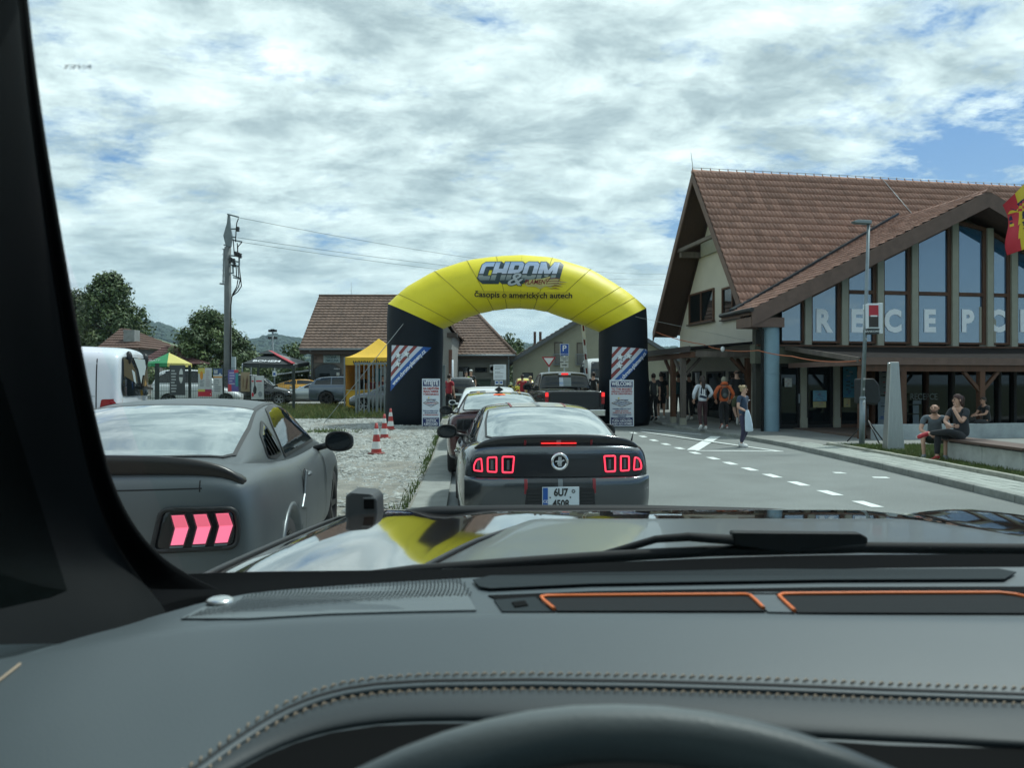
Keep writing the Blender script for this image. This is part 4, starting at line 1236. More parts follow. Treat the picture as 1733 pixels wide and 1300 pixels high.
def coupe(name, label, loc, rz, pm, group, glass=GLASSM, wheels=True):
    c = Car(name, label, 'car', loc, rz, group)
    ar = [(.985, .34, .375, .55, 1.2), (.985, .34, .375, -1.2, -.55), (3.70, .34, .375, .55, 1.2), (3.70, .34, .375, -1.2, -.55)]
    key = 'coupe_body'
    if key not in pm_cache:
        pm_cache[key] = body_mesh(CST, BLACKM, arches=ar); pm_cache['coupe_cab'] = cabin_mesh(CCB, BLACKM)
    bd = pm_cache[key].copy(); cb = pm_cache['coupe_cab'].copy()
    for me in (bd, cb): me.materials.clear(); me.materials.append(pm)
    c.shell(bd, cb, pm)
    g = c.decal('rear_window', GL_REAR, 'xy', DOWN, glass, .006, res=.09, bv=c.cb)
    c.ringd('window_seal', inset(GL_REAR, -.022), .024, 'xy', DOWN, BLACK, .008, g, res=.1, bv=c.cb)
    # side glass
    for sd_ in (1, -1):
        d = (-sd_, 0, 0)
        dw = rnd_poly([(1.60, 1.005), (1.66, 1.20), (1.82, 1.305), (2.2, 1.335), (2.55, 1.315), (2.95, 1.16), (3.2, 1.01)], .05)
        g = c.decal('side_window', dw, 'yz', d, GLASSD, .005, bv=c.cb); c.ringd('window_seal', inset(dw, -.02), .025, 'yz', d, BLACK, .007, g, bv=c.cb)
        q = rnd_poly([(1.10, 1.045), (1.22, 1.16), (1.48, 1.245), (1.53, 1.03), (1.3, 1.02)], .03)
        g = c.decal('quarter_window', q, 'yz', d, GLASSD, .005, bv=c.cb); c.ringd('window_seal', inset(q, -.015), .02, 'yz', d, BLACK, .007, g, bv=c.cb)
        for dy, z0, z1 in ((1.62, .30, .955), (2.95, .30, .955)):
            c.decal('door_seam', [(dy, z0), (dy + .009, z0), (dy + .035 + .009, z1), (dy + .035, z1)], 'yz', d, BLACKM, .003, bv=c.bvh, res=.06)
        c.decal('sill_seam', [(1.62, .30), (2.95, .30), (2.95, .309), (1.62, .309)], 'yz', d, BLACKM, .003, bv=c.bvh, res=.1)
        h = MB(); h.ball((0, 0, 0), (.022, .085, .018), 0, 10, 6); h.build('door_handle', pm, c.root, loc=(sd_ * .945, 1.78, .85))
        h = c.decal('handle_cup', rnd_poly([(1.70, .81), (1.87, .82), (1.87, .885), (1.70, .875)], .03), 'yz', d, BLACKM, .002, bv=c.bvh)
        if wheels:
            wheel(c.root, sd_ * .80, .985, .34, .26, RIM_D, 5, sd_); wheel(c.root, sd_ * .80, 3.70, .34, .25, RIM_D, 5, sd_)
            for yy in (.985, 3.70):
                h = MB(); h.lathe([(.02, 0), (.372, 0)], 20, 0, axis='x'); h.build('wheel_well', BLACKM, c.root, loc=(sd_ * .56, yy, .34))
        mirror(c, sd_ * 1.05, 2.98, 1.0, sd_, BLACK, 1.06)
    ws = [(-.62, 2.72), (.62, 2.72), (.70, 3.40), (0, 3.47), (-.70, 3.40)]
    c.decal('windscreen', ws, 'xy', DOWN, GLASSD, .005, bv=c.cb)
    for sd_ in (1, -1):
        c.decal('headlamp', rnd_poly([(sd_ * .45, .62), (sd_ * .74, .63), (sd_ * .74, .76), (sd_ * .48, .73)], .03), 'xz', (0, -1, 0), mat('lamp_glass', (.4, .42, .44), .1), .004, bv=c.bvh)
    c.decal('grille', rnd_poly(rect(-.42, .42, .55, .72), .03), 'xz', (0, -1, 0), BLACKM, .003, bv=c.bvh)
    return c
pm_cache = {}
def spoiler(c, m, hw=.80, y0=.10, rise=.085, z0=1.045, chord=.30, droop=.05):
    """duck-tail lip right across the boot lid"""
    rows = []
    N = 24
    for i in range(N + 1):
        f = -1 + 2 * i / N; x = hw * f
        e = max(0.02, (1 - abs(f) ** 6)) ; dz = -droop * abs(f) ** 2.5; yy = y0 + .09 * f * f
        top = z0 + rise * e ** .6 + dz
        lo = z0 - .035 + dz * 1.2
        rows.append([(x, yy + .02, lo), (x, yy - .012, lerp(lo, top, .5)), (x, yy - .02, top - .012), (x, yy, top), (x, yy + .05, top - .012), (x, yy + chord * .55, z0 + .018 + dz), (x, yy + chord, z0 - .02 + dz)])
    b = MB(); b.grid(rows, 0, True); b.f += [list(range(7)), list(range(N * 7, N * 7 + 7))]; b.m += [0, 0]; b.sm += [False, False]
    me = b.mesh('spoiler', m)
    return put('spoiler', subsurf(me, 1), c.root), bvh_of(me)

# 1. the grey striped coupe straight ahead
P1 = paint('graphite', (.085, .096, .106), .26, .80, 1.0)
c1 = coupe('sports_coupe', 'dark graphite coupe straight ahead with lit red tail lamps and black boot spoiler', (.445, 7.16, hgt(7)), R(4.8), P1, 'fastback coupes in the queue')
sp, spb = spoiler(c1, paint('spoiler_black', (.012, .013, .015), .25, .2, .6), .80, .08, .095, 1.055, .34, .045)
STRR = mat('stripe_red_vinyl', (.22, .018, .025), .4); STRG = mat('stripe_grey_vinyl', (.16, .18, .19), .4); STRD = mat('stripe_dark_vinyl', (.018, .022, .026), .35, coat=.5); STRS = mat('stripe_sky_sheen', (.42, .43, .42), .3, coat=.6)
for x0, x1, m in ((-.30, .30, STRD), (-.325, -.305, STRR), (.305, .325, STRR), (-.022, .022, STRG)):
    o = .004 if m is STRD else .007
    c1.decal('stripe', [(x0, .16), (x1, .16), (x1, .50), (x0, .50)], 'xy', DOWN, m, o, bv=c1.bvh, res=.12)
    if m is not STRD: c1.decal('stripe', rect(x0, x1, 1.02, 1.165), 'xz', BACK, m, .004, sp, .1, bv=spb)
    c1.decal('stripe', [(x0, 1.68), (x1, 1.68), (x1, 2.66), (x0, 2.66)], 'xy', DOWN, STRS if m is STRD else m, o, bv=c1.cb, res=.15)  # middle roof band painted pale for the sky mirrored in it
bl = MB(); bl.box(-.168, .168, -.012, .01, -.006, .006); o = put('brake_lamp', bevel(bl.mesh('brake_lamp', LAMP_ON2), .004), c1.root, (0, .062, 1.062))
pn = c1.decal('rear_panel', rnd_poly([(-.815, .775), (-.76, .755), (.76, .755), (.815, .775), (.825, .91), (.785, .965), (-.785, .965), (-.825, .91)], .03), 'xz', BACK, mat('panel_black', (.010, .012, .017), .28, coat=.4), .006, bv=c1.bvh, res=.07, thick=.006)
for sgn in (1, -1):
    for k, (xa, xb) in enumerate(((.415, .545), (.575, .683), (.705, .808))):
        pl = [(xa, .785), (xb, .79), (xb, .945), (xa + .0, .952)]
        if k == 2: pl = [(xa, .79), (xb, .80), (xb + .002, .86), (xb - .028, .925), (xa + .012, .938)]
        if k == 0: pl = [(xa + .012, .782), (xb, .782), (xb, .955), (xa - .004, .955)]
        pl = rnd_poly([(sgn * x, z) for x, z in pl], .026)
        ln = c1.decal('tail_lamp', pl, 'xz', BACK, LENS, .016, pn, .06, c1.bvh)
        c1.ringd('lamp_ring', inset(pl, .006), .014, 'xz', BACK, LAMP_ON, .018, ln, .06, c1.bvh, .010)
        ip = rect(*sorted((sgn * ((xa + xb) / 2 - .012), sgn * ((xa + xb) / 2 + .012))), .82, .91)
        c1.decal('lamp_bar', ip, 'xz', BACK, mat('lamp_bar', (.09, .10, .11), .3), .020, ln, .06, c1.bvh)
        c1.decal('lamp_glint', [(sgn * xa + (.03 if sgn > 0 else -.03), .802), (sgn * xb - sgn * .02, .802), (sgn * xb - sgn * .02, .812)], 'xz', BACK, mat('glint_paint', (.3, .33, .34), .2, .6), .020, ln, .06, c1.bvh)  # pale sliver painted as a glint in the lens
yb = c1.bvh.ray_cast(Vector((0, -6, .895)), Vector((0, 1, 0)))[0].y
em = MB(); em.lathe([(.0, -.006), (.058, -.006), (.060, -.014), (.080, -.016), (.085, -.004), (.085, .02)], 32, 0, (0, 0, 0), 'y')
em.m = [1 if i < 32 else 0 for i in range(len(em.m))]
eo = put('badge', em.mesh('badge', [CHROME, BLACK]), c1.root, (0, yb - .015, .895))
hs = MB()                                                   # bars and a running horse, as on the round badge
for x in (-.014, -.003, .008): hs.box(x, x + .008, -.016, -.008, -.045, .045)
horse = [(-.048, -.004), (-.040, .008), (-.024, .012), (-.004, .006), (.014, .008), (.030, .020), (.044, .016), (.040, .006), (.026, .006), (.018, -.006), (.010, -.024), (.004, -.024), (.004, -.010), (-.012, -.008), (-.020, -.026), (-.026, -.026), (-.022, -.006), (-.034, .000)]
hs.prism(horse, (0, .006, 0), 0, (0, -.022, 0)); hs.build('badge_figure', mat('badge_silver', (.55, .58, .60), .35, .4), eo)
BX = [-.885 + 1.77 * i / 36 for i in range(37)]
rows = []
for x in BX:
    e = 1 - smooth(.72, .93, abs(x)); yf = lambda z: (c1.bvh.ray_cast(Vector((x * .985, -6, z)), Vector((0, 1, 0)))[0] or Vector((0, .3, 0))).y
    y1, y2, y3 = yf(.74), yf(.6), yf(.36)
    rows.append([(x, y1 + .03, .757), (x, y1 - .02 - .025 * e, .745), (x, y1 - .028 - .040 * e, .722), (x, y2 - .025 - .040 * e, .60), (x, y2 - .022 - .030 * e, .46), (x, y3 + .02, .33)])
b = MB(); b.grid(rows, 0, True); bmp = subsurf(b.mesh('bumper', P1), 1); put('bumper', bmp, c1.root)
c1.bvh = bvh_of(c1.body.data, bmp)
for x0, x1, m in ((-.30, .30, STRD), (-.335, -.305, STRR), (.305, .335, STRR), (-.022, .022, STRG)):
    c1.decal('stripe', rect(x0, x1, .60, .738), 'xz', BACK, m, .004 if m is STRD else .007, bv=c1.bvh, res=.025)
po = rnd_poly([(-.34, .30), (.34, .30), (.315, .655), (-.315, .655)], .03)
yk = c1.bvh.ray_cast(Vector((0, -6, .58)), Vector((0, 1, 0)))[0].y
b = MB(); b.prism(po, (0, .06, 0), 0, (0, yk - .012, 0)); pk = put('plate_recess', bevel(b.mesh('plate_recess', BLACK), .008, 2), c1.root)
for sgn in (1, -1):
    for k in range(9):
        z = .36 + .031 * k; yy = yk
        s_ = MB(); s_.box(-.055, .055, -.006, .006, -.006, .006); put('grille_slat', shared('slat', lambda: s_.mesh('grille_slat', mat('slat', (.02, .022, .024), .5))), pk, (sgn * .248, yy - .014, z))
yp = c1.bvh.ray_cast(Vector((0, -6, .53)), Vector((0, 1, 0)))[0].y
plate(c1, yk - .016, .565, .345, .205, [('6U7', .050, .095, .0), ('4508', -.055, .095, .0)])
for x in (-.075, .075):
    l = MB(); l.ball((0, 0, 0), (.022, .01, .008), 0, 8, 5); l.build('plate_lamp', WHITE, pk, loc=(x, yk - .016, .648))
an = MB(); an.tube([(.83, .62, 1.04), (.845, .60, 1.13)], [.010, .003], 6); an.build('aerial', BLACK, c1.root)
for sgn in (1, -1):
    c1.decal('boot_seam', [(sgn * .70, .975), (sgn * .705, .975), (sgn * .705, 1.05), (sgn * .70, 1.05)], 'xz', BACK, BLACKM, .003, bv=c1.bvh, res=.05)
    c1.decal('bumper_seam', [(sgn * .76, .80), (sgn * .95, .80), (sgn * .95, .807), (sgn * .76, .807)], 'xz', BACK, BLACKM, .003, bv=c1.bvh, res=.05)

# 2. maroon coupe ahead of it
P2 = paint('maroon', (.055, .018, .022), .22, .8, 1.0)
c2 = coupe('sports_coupe', 'maroon coupe with black roof fin and wing mirror out, queued ahead of the graphite coupe', (-.17, 12.75, hgt(13) + .05), R(2.5), P2, 'fastback coupes in the queue')
c2.root.scale = (1, 1, 1.03)
spoiler(c2, P2, .80, .10, .06, 1.05, .30, .05)
b = MB(); b.prism([(-.0, 0), (.16, 0), (.03, .09)], (.02, 0, 0), 0, (-.01, 1.72, 1.36), (0, 1, 0), (0, 0, 1)); b.prism([(-.09, 0), (0, -.05), (.09, 0), (0, .06)], (0, .02, 0), 0, (0, 1.72, 1.42)); b.build('roof_fin', BLACK, c2.root)
o = c2.decal('rear_sticker', rnd_poly([(-.10, 1.50), (.10, 1.50), (.12, 1.43), (-.12, 1.43)], .03), 'xy', DOWN, mat('sticker_orange_glow', (.5, .10, .02), .5, emit=(1, .12, .03), estr=.5), .012, bv=c2.cb)  # sticker brightened by emission, though it is no lamp
for x in (-.42, .36):
    c2.decal('stripe', [(x, 1.70), (x + .06, 1.70), (x + .06, 2.6), (x, 2.6)], 'xy', DOWN, mat('stripe_gold', (.30, .17, .06), .4), .006, bv=c2.cb)
c2.decal('stripe', [(-.25, 1.70), (.25, 1.70), (.25, 2.6), (-.25, 2.6)], 'xy', DOWN, mat('roof_sky_sheen', (.5, .48, .47), .35), .005, bv=c2.cb)  # pale band on the maroon roof painted as reflected sky
pn2 = c2.decal('rear_panel', rnd_poly(rect(-.75, .75, .76, .96), .03), 'xz', BACK, mat('panel_black', (.010, .012, .017), .28, coat=.4), .006, bv=c2.bvh, thick=.006)
for sgn in (1, -1):
    for xa, xb in ((.40, .51), (.53, .63), (.65, .74)): c2.decal('tail_lamp', rnd_poly(rect(*sorted((sgn * xa, sgn * xb)), .785, .945), .02), 'xz', BACK, LENS, .016, pn2, bv=c2.bvh)

# 3. matt grey coupe on the gravel to the left
P3 = mat('paint_matt_grey', (.115, .130, .137), .40, .60, spec=.5, var=.03, vscale=2)
c3 = coupe('sports_coupe', 'matt grey coupe parked on the gravel with pink chevron tail lamps and louvred side window', (-2.26, 3.95, .055), R(7.0), P3, 'fastback coupes in the queue')
c3.root.scale = (1, 1, 1.04)
sp3, spb3 = spoiler(c3, mat('spoiler_carbon', (.012, .010, .010), .35), .83, .06, .10, 1.05, .30, .06)
c3.decal('boot_shadow_line', [(-.62, .965), (.62, .965), (.62, .972), (-.62, .972)], 'xz', BACK, BLACKM, .003, bv=c3.bvh)
for sgn in (1, -1):
    c3.decal('boot_seam', [(sgn * .605, .95), (sgn * .612, .95), (sgn * .612, 1.06), (sgn * .605, 1.06)], 'xz', BACK, BLACKM, .003, bv=c3.bvh, res=.04)
    pl = rnd_poly([(sgn * .385, .665), (sgn * .79, .665), (sgn * .80, .75), (sgn * .785, .855), (sgn * .43, .865)], .035)
    ln = c3.decal('tail_lamp', pl, 'xz', BACK, LENS, .010, None, .06, c3.bvh, .012)
    c3.ringd('lamp_bezel', inset(pl, -.016), .022, 'xz', BACK, BLACK, .014, ln, .06, c3.bvh, .012)
    for k in range(3):
        x = .475 + .108 * k
        ch = [(x, .690), (x + .062, .690), (x + .088, .775), (x + .066, .840), (x + .004, .840), (x + .022, .775)]
        ch = [(sgn * a, z) for a, z in ch]
        cv = c3.decal('lamp_chevron', ch, 'xz', BACK, LAMP_PK, .030, ln, .06, c3.bvh)
        up = [(sgn * a, z) for a, z in ((x + .024, .777), (x + .086, .777), (x + .066, .838), (x + .006, .838))]
        c3.decal('chevron_top', up, 'xz', BACK, mat('chevron_top', (.6, .09, .13), .3, emit=(1, .16, .26), estr=.48), .033, cv, .06, c3.bvh)
        c3.ringd('chevron_frame', inset(ch, -.008), .008, 'xz', BACK, mat('lens_frame', (.10, .03, .04), .3), .031, cv, .06, c3.bvh)
        c3.decal('lamp_foot', [(sgn * (x - .005), .675), (sgn * (x + .06), .675), (sgn * (x + .062), .686), (sgn * (x - .003), .686)], 'xz', BACK, mat('lamp_foot', (.12, .15, .16), .3), .030, ln, .06, c3.bvh)
for sgn in (1, -1):                                            # louvres over the quarter window, and the side scoop
    for k in range(4):
        y = 1.16 + .085 * k; zt = interp(y, [(1.1, 1.08), (1.22, 1.16), (1.48, 1.24)])
        h0 = c3.cb.ray_cast(Vector((sgn * 3, y, 1.04)), Vector((-sgn, 0, 0)))[0]; h1 = c3.cb.ray_cast(Vector((sgn * 3, y, zt - .02)), Vector((-sgn, 0, 0)))[0]
        if h0 and h1:
            l = MB(); n_ = Vector((sgn * .028, -.01, .0)); w_ = Vector((sgn * .004, .055, 0))
            l.add([h0 + n_, h1 + n_ * .8, h1 + w_, h0 + w_, h0 + n_ + Vector((0, .006, 0)), h1 + n_ * .8 + Vector((0, .006, 0))], [(0, 1, 2, 3), (0, 4, 5, 1), (4, 3, 2, 5)])
            l.build('louvre', mat('louvre', (.025, .027, .028), .5), c3.root, fix=False)
    sc = MB(); sc.prism([(1.40, .66), (1.62, .62), (1.66, .88), (1.60, .90), (1.52, .74)], (sgn * .022, 0, 0), 0, (sgn * .935, 0, 0), (0, 1, 0), (0, 0, 1))
    put('side_scoop', bevel(sc.mesh('side_scoop', P3), .012), c3.root)
    c3.decal('roof_channel', [(sgn * .555, 1.62), (sgn * .59, 1.62), (sgn * .575, 2.55), (sgn * .545, 2.55)], 'xy', DOWN, mat('roof_channel', (.03, .034, .036), .5), .005, bv=c3.cb)
    fl = MB(); pts = [(sgn * (.935 - .02 * abs(math.cos(t)) * 0), .985 + .40 * math.cos(t), .34 + .40 * math.sin(t)) for t in [math.pi * k / 14 for k in range(15)]]
    fl.tube(pts, .022, 6); fl.build('wheel_flare', P3, c3.root)

# ---- pick-up
def pickup(label, loc, rz):
    c = Car('pickup_truck', label, 'pickup', loc, rz)
    P = paint('black_truck', (.006, .008, .010), .25, .1, .5)
    st = [(.10, .98, .62, 1.30, 1.305, .05), (.3, 1.0, .55, 1.315, 1.32, .05), (1.2, 1.0, .50, 1.33, 1.335, .05), (2.0, 1.0, .50, 1.33, 1.335, .05), (3.2, 1.0, .5, 1.30, 1.31, .06), (4.3, 1.0, .5, 1.28, 1.34, .08), (5.3, .98, .5, 1.22, 1.32, .1), (5.7, .93, .55, 1.10, 1.16, .1)]
    bd = body_mesh(st, P, (.05, .01), bulge=.02, arches=[(1.25, .42, .47, .6, 1.3), (1.25, .42, .47, -1.3, -.6), (4.75, .42, .47, .6, 1.3), (4.75, .42, .47, -1.3, -.6)])
    cb = cabin_mesh([(1.92, .92, 1.28, .84, 1.40, 1.42), (1.95, .93, 1.28, .83, 1.60, 1.63), (2.05, .93, 1.28, .79, 1.90, 1.94), (2.5, .93, 1.28, .78, 1.95, 1.99), (3.4, .93, 1.27, .78, 1.93, 1.97), (3.9, .93, 1.26, .82, 1.62, 1.66), (4.3, .93, 1.25, .86, 1.32, 1.36)], P)
    c.shell(bd, cb, P)
    g = c.decal('rear_window', rnd_poly([(-.72, 1.42), (.72, 1.42), (.66, 1.82), (-.66, 1.82)], .06), 'xz', BACK, GLASSD, .006, bv=c.cb, res=.12)
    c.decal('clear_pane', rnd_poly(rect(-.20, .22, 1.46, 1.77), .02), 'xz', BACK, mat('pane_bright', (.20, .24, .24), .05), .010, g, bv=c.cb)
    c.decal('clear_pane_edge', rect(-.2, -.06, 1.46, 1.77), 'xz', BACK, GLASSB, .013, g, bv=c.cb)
    for sd_ in (1, -1):
        for p in ([(2.25, 1.40), (2.35, 1.82), (2.9, 1.84), (2.9, 1.40)], [(3.0, 1.40), (3.0, 1.84), (3.45, 1.82), (3.85, 1.55), (3.9, 1.40)]):
            c.decal('side_window', rnd_poly(p, .04), 'yz', (-sd_, 0, 0), GLASSD, .006, bv=c.cb)
        wheel(c.root, sd_ * .84, 1.25, .42, .28, RIM_D, 6, sd_); wheel(c.root, sd_ * .84, 4.75, .42, .28, RIM_D, 6, sd_)
        l = MB(); l.box(-.055, .055, -.02, .06, -.20, .20); put('tail_lamp', bevel(l.mesh('tail_lamp', LAMP_R), .015), c.root, (sd_ * .93, .055, 1.08))
        l = MB(); l.box(-.05, .05, -.03, -.021, .04, .17); l.build('lamp_lit', LAMP_ON2, c.root, loc=(sd_ * .93, .055, 1.08))
        mirror(c, sd_ * 1.12, 3.7, 1.42, sd_, BLACK, 1.3)
    l = MB(); l.box(-.12, .12, -.02, .02, -.03, .03); put('brake_lamp', bevel(l.mesh('brake_lamp', LAMP_ON2), .01), c.root, (0, 1.985, 1.885))
    for x in (-.17, .17):
        l = MB(); l.box(x - .045, x + .045, -.018, .02, -.025, .025); l.build('cargo_lamp', WHITE, c.root, loc=(0, 1.985, 1.885))
    tg = c.decal('tailgate', rnd_poly(rect(-.83, .83, .78, 1.27), .03), 'xz', BACK, mat('tailgate_black', (.007, .009, .011), .4), .004, bv=c.bvh, thick=.012)
    c.decal('tailgate_ledge', rect(-.80, .80, 1.185, 1.20), 'xz', BACK, BLACKM, .020, tg, bv=c.bvh)
    b = MB(); b.box(-.98, .98, -.12, .05, .50, .70); put('bumper', bevel(b.mesh('bumper', CHROME), .03), c.root)
    plate(c, -.125, .60, .34, .11, [('', 0, .05, 0)], 0, False)
    return c
pickup('black pickup waiting under the right half of the arch', (2.06, 25.0, hgt(25) + .02), R(6))

# ---- generic cars for the yard
def simple_car(name, label, cat, loc, rz, L, W, H, belt, pm, group=None, nose=None, roof=None, style='saloon', glass=GLASSD, rim=RIM, tail=LAMP_R, r=.32, ws=None, scale=1):
    c = Car(name, label, cat, loc, rz, group)
    h = W / 2
    nose = nose or .74
    tailz = {'saloon': belt - .02, 'wagon': belt, 'suv': belt, 'wedge': belt + .02}[style]
    st = [(.12, h * .93, .28, tailz - .02, tailz), (.35, h * .98, .22, tailz, tailz + .02), (L * .28, h, .2, belt, belt + .03), (L * .5, h, .2, belt - .01, belt + .02), (L * .66, h, .2, belt - .03, belt + .03), (L * .82, h, .22, nose + .10, nose + .16), (L - .35, h * .95, .26, nose + .02, nose + .06), (L - .14, h * .85, .30, nose - .12, nose - .08)]
    wy = ws or (L * .20, L * .80)
    R_ = r + .05
    bd = body_mesh(st, pm, (.08, .02), bulge=.06, arches=[(y, r, R_, s_ * h * .6, s_ * (h + .3)) if s_ > 0 else (y, r, R_, -(h + .3), -h * .6) for y in wy for s_ in (1, -1)])
    if style == 'saloon': prof = [(.13 * L, belt + .02), (.16 * L, belt + .06), (.30 * L, H - .05), (.42 * L, H), (.55 * L, H - .03), (.66 * L, belt + .18), (.74 * L, belt)]
    elif style == 'wedge': prof = [(.08 * L, belt + .03), (.15 * L, belt + .10), (.30 * L, H - .04), (.36 * L, H), (.42 * L, H - .03), (.55 * L, belt + .10), (.60 * L, belt)]
    else: prof = [(.03 * L, belt + .02), (.045 * L, belt + .15), (.09 * L, H - .06), (.2 * L, H), (.5 * L, H), (.58 * L, H - .06), (.68 * L, belt + .15), (.74 * L, belt)]
    cs = []
    for y, zc in prof:
        f = (zc - belt) / (H - belt); f = max(0, f)
        cs.append((y, h * .90, belt - .02, h * (.86 - .16 * f), max(belt + .0, zc - .035), zc))
    cb = cabin_mesh(cs, pm)
    c.shell(bd, cb, pm)
    z0 = belt + .035
    def top(y): return interp(y, prof) - .075
    ys = [y for y, z in prof if z > belt + .14]
    ya, yb = ys[0], ys[-1]
    if style in ('wagon', 'suv'): ya = .10 * L
    cuts = {'saloon': [(.24, .38), (.39, .62)], 'wedge': [(.30, .50)], 'wagon': [(.08, .24), (.25, .42), (.43, .64)], 'suv': [(.09, .24), (.25, .42), (.43, .64)]}[style]
    for sd_ in (1, -1):
        for a, e in cuts:
            a *= L; e *= L
            n = 5; up = [(lerp(e, a, k / n), max(z0 + .02, top(lerp(e, a, k / n)))) for k in range(n + 1)]
            c.decal('side_window', rnd_poly([(a, z0), (e, z0)] + up, .03), 'yz', (-sd_, 0, 0), glass, .006, bv=c.cb, res=.2)
        for y in wy: wheel(c.root, sd_ * (h - .13), y, r, .22, rim, 6, sd_)
        c.decal('tail_lamp', rnd_poly(rect(*sorted((sd_ * h * .55, sd_ * h * .84)), tailz - .25, tailz - .08), .02), 'xz', BACK, tail, .006, bv=c.bvh)
        c.decal('headlamp', rnd_poly(rect(*sorted((sd_ * h * .45, sd_ * h * .8)), nose - .16, nose - .06), .02), 'xz', (0, -1, 0), mat('lamp_glass', (.4, .42, .44), .1), .006, bv=c.bvh)
        c.decal('door_seam', [(L * .43, .3), (L * .434, .3), (L * .434, belt - .03), (L * .43, belt - .03)], 'yz', (-sd_, 0, 0), BLACKM, .003, bv=c.bvh, res=.2)
        mirror(c, sd_ * (h + .08), L * .64, belt + .06, sd_, pm, .8)
    hw = h * .62
    if style in ('wagon', 'suv'): c.decal('rear_window', rnd_poly([(-hw, belt + .08), (hw, belt + .08), (hw * .9, H - .14), (-hw * .9, H - .14)], .05), 'xz', BACK, glass, .006, bv=c.cb, res=.2)
    else: c.decal('rear_window', rnd_poly([(-hw, prof[1][0]), (hw, prof[1][0]), (hw * .88, prof[2][0] - .05), (-hw * .88, prof[2][0] - .05)], .05), 'xy', DOWN, glass, .006, bv=c.cb, res=.2)
    i1 = len(prof) - 2; i0 = i1 - 1
    c.decal('windscreen', rnd_poly([(-hw * .95, prof[i0][0] + .04), (hw * .95, prof[i0][0] + .04), (hw * 1.1, prof[i1][0] + .10), (-hw * 1.1, prof[i1][0] + .10)], .05), 'xy', DOWN, glass, .006, bv=c.cb, res=.2)
    p_ = MB(); p_.box(-.26, .26, -.015, 0, -.055, .055); yy = c.bvh.ray_cast(Vector((0, -6, .62)), Vector((0, 1, 0)))[0].y
    p_.build('number_plate', PLATE, c.root, loc=(0, yy - .004, .62))
    return c
def gy(p): return (p[0], p[1], hgt(p[1]) + .04)
# white car at the head of the queue, just showing over the maroon roof
simple_car('saloon_car', 'white saloon showing its roof above the maroon coupe', 'car', (-.52, 18.4, hgt(18.5) + .10), R(3), 4.5, 1.8, 1.47, .95, paint('white_car', (.62, .65, .66), .2, 0, .8))
simple_car('suv', 'small black hatchback facing away beyond the left arch leg', 'car', gy((-2.55, 37.5, 0)), R(4), 4.1, 1.75, 1.50, 1.0, paint('black_suv', (.012, .014, .016), .2, .3, .8), style='suv')
simple_car('wedge_coupe', 'silver wedge-nosed sports car parked nose left behind the post of the wire fence', 'car', gy((-8.7, 41.2, 0)), R(92), 4.5, 1.8, 1.20, .82, paint('silver', (.33, .37, .37), .25, .5, .8), style='wedge', nose=.56, r=.33)
simple_car('estate_car', 'blue grey estate car parked beside the yellow tent', 'car', gy((-10.35, 39.4, 0)), R(-88), 5.0, 1.88, 1.50, 1.04, paint('slate', (.075, .10, .13), .25, .5, .8), style='wagon', rim=RIM_D, r=.36)
simple_car('muscle_car', 'orange yellow car with dark windows parked behind the silver sports car', 'car', gy((-14.6, 45.5, 0)), R(-80), 4.8, 1.9, 1.32, .98, paint('orange', (.56, .27, .012), .3, .1, .8), style='saloon')
simple_car('estate_car', 'dark estate car with pale roof at the back of the yard', 'car', gy((-15.5, 52, 0)), R(-84), 4.8, 1.85, 1.55, 1.02, paint('dark_estate', (.02, .025, .028), .2, .4, .8), style='wagon')
simple_car('saloon_car', 'black car whose silver roof line curves behind the blue grey estate car', 'car', gy((-10.9, 46.5, 0)), R(-88), 4.7, 1.85, 1.62, 1.05, paint('dark_blue', (.02, .025, .03), .2, .4, .8), style='suv')
simple_car('suv', 'white off-road car parked behind the fence left of the dark banner', 'car', gy((-17.6, 37.5, 0)), R(-72), 4.3, 1.85, 1.85, 1.15, paint('white_suv', (.55, .58, .58), .3, 0, .6), style='suv')
simple_car('suv', 'dark car parked behind the dark banner on the fence', 'car', gy((-15.4, 39.6, 0)), R(-80), 4.2, 1.8, 1.6, 1.02, paint('black_suv', (.012, .014, .016), .2, .3, .8), style='suv')
simple_car('hatchback', 'grey car standing in front of the yellow tent behind the gate bars', 'car', gy((-3.35, 33.7, 0)), R(91), 3.8, 1.7, 1.35, .9, paint('tent_grey', (.10, .11, .12), .25, .5, .8), style='saloon', r=.30)

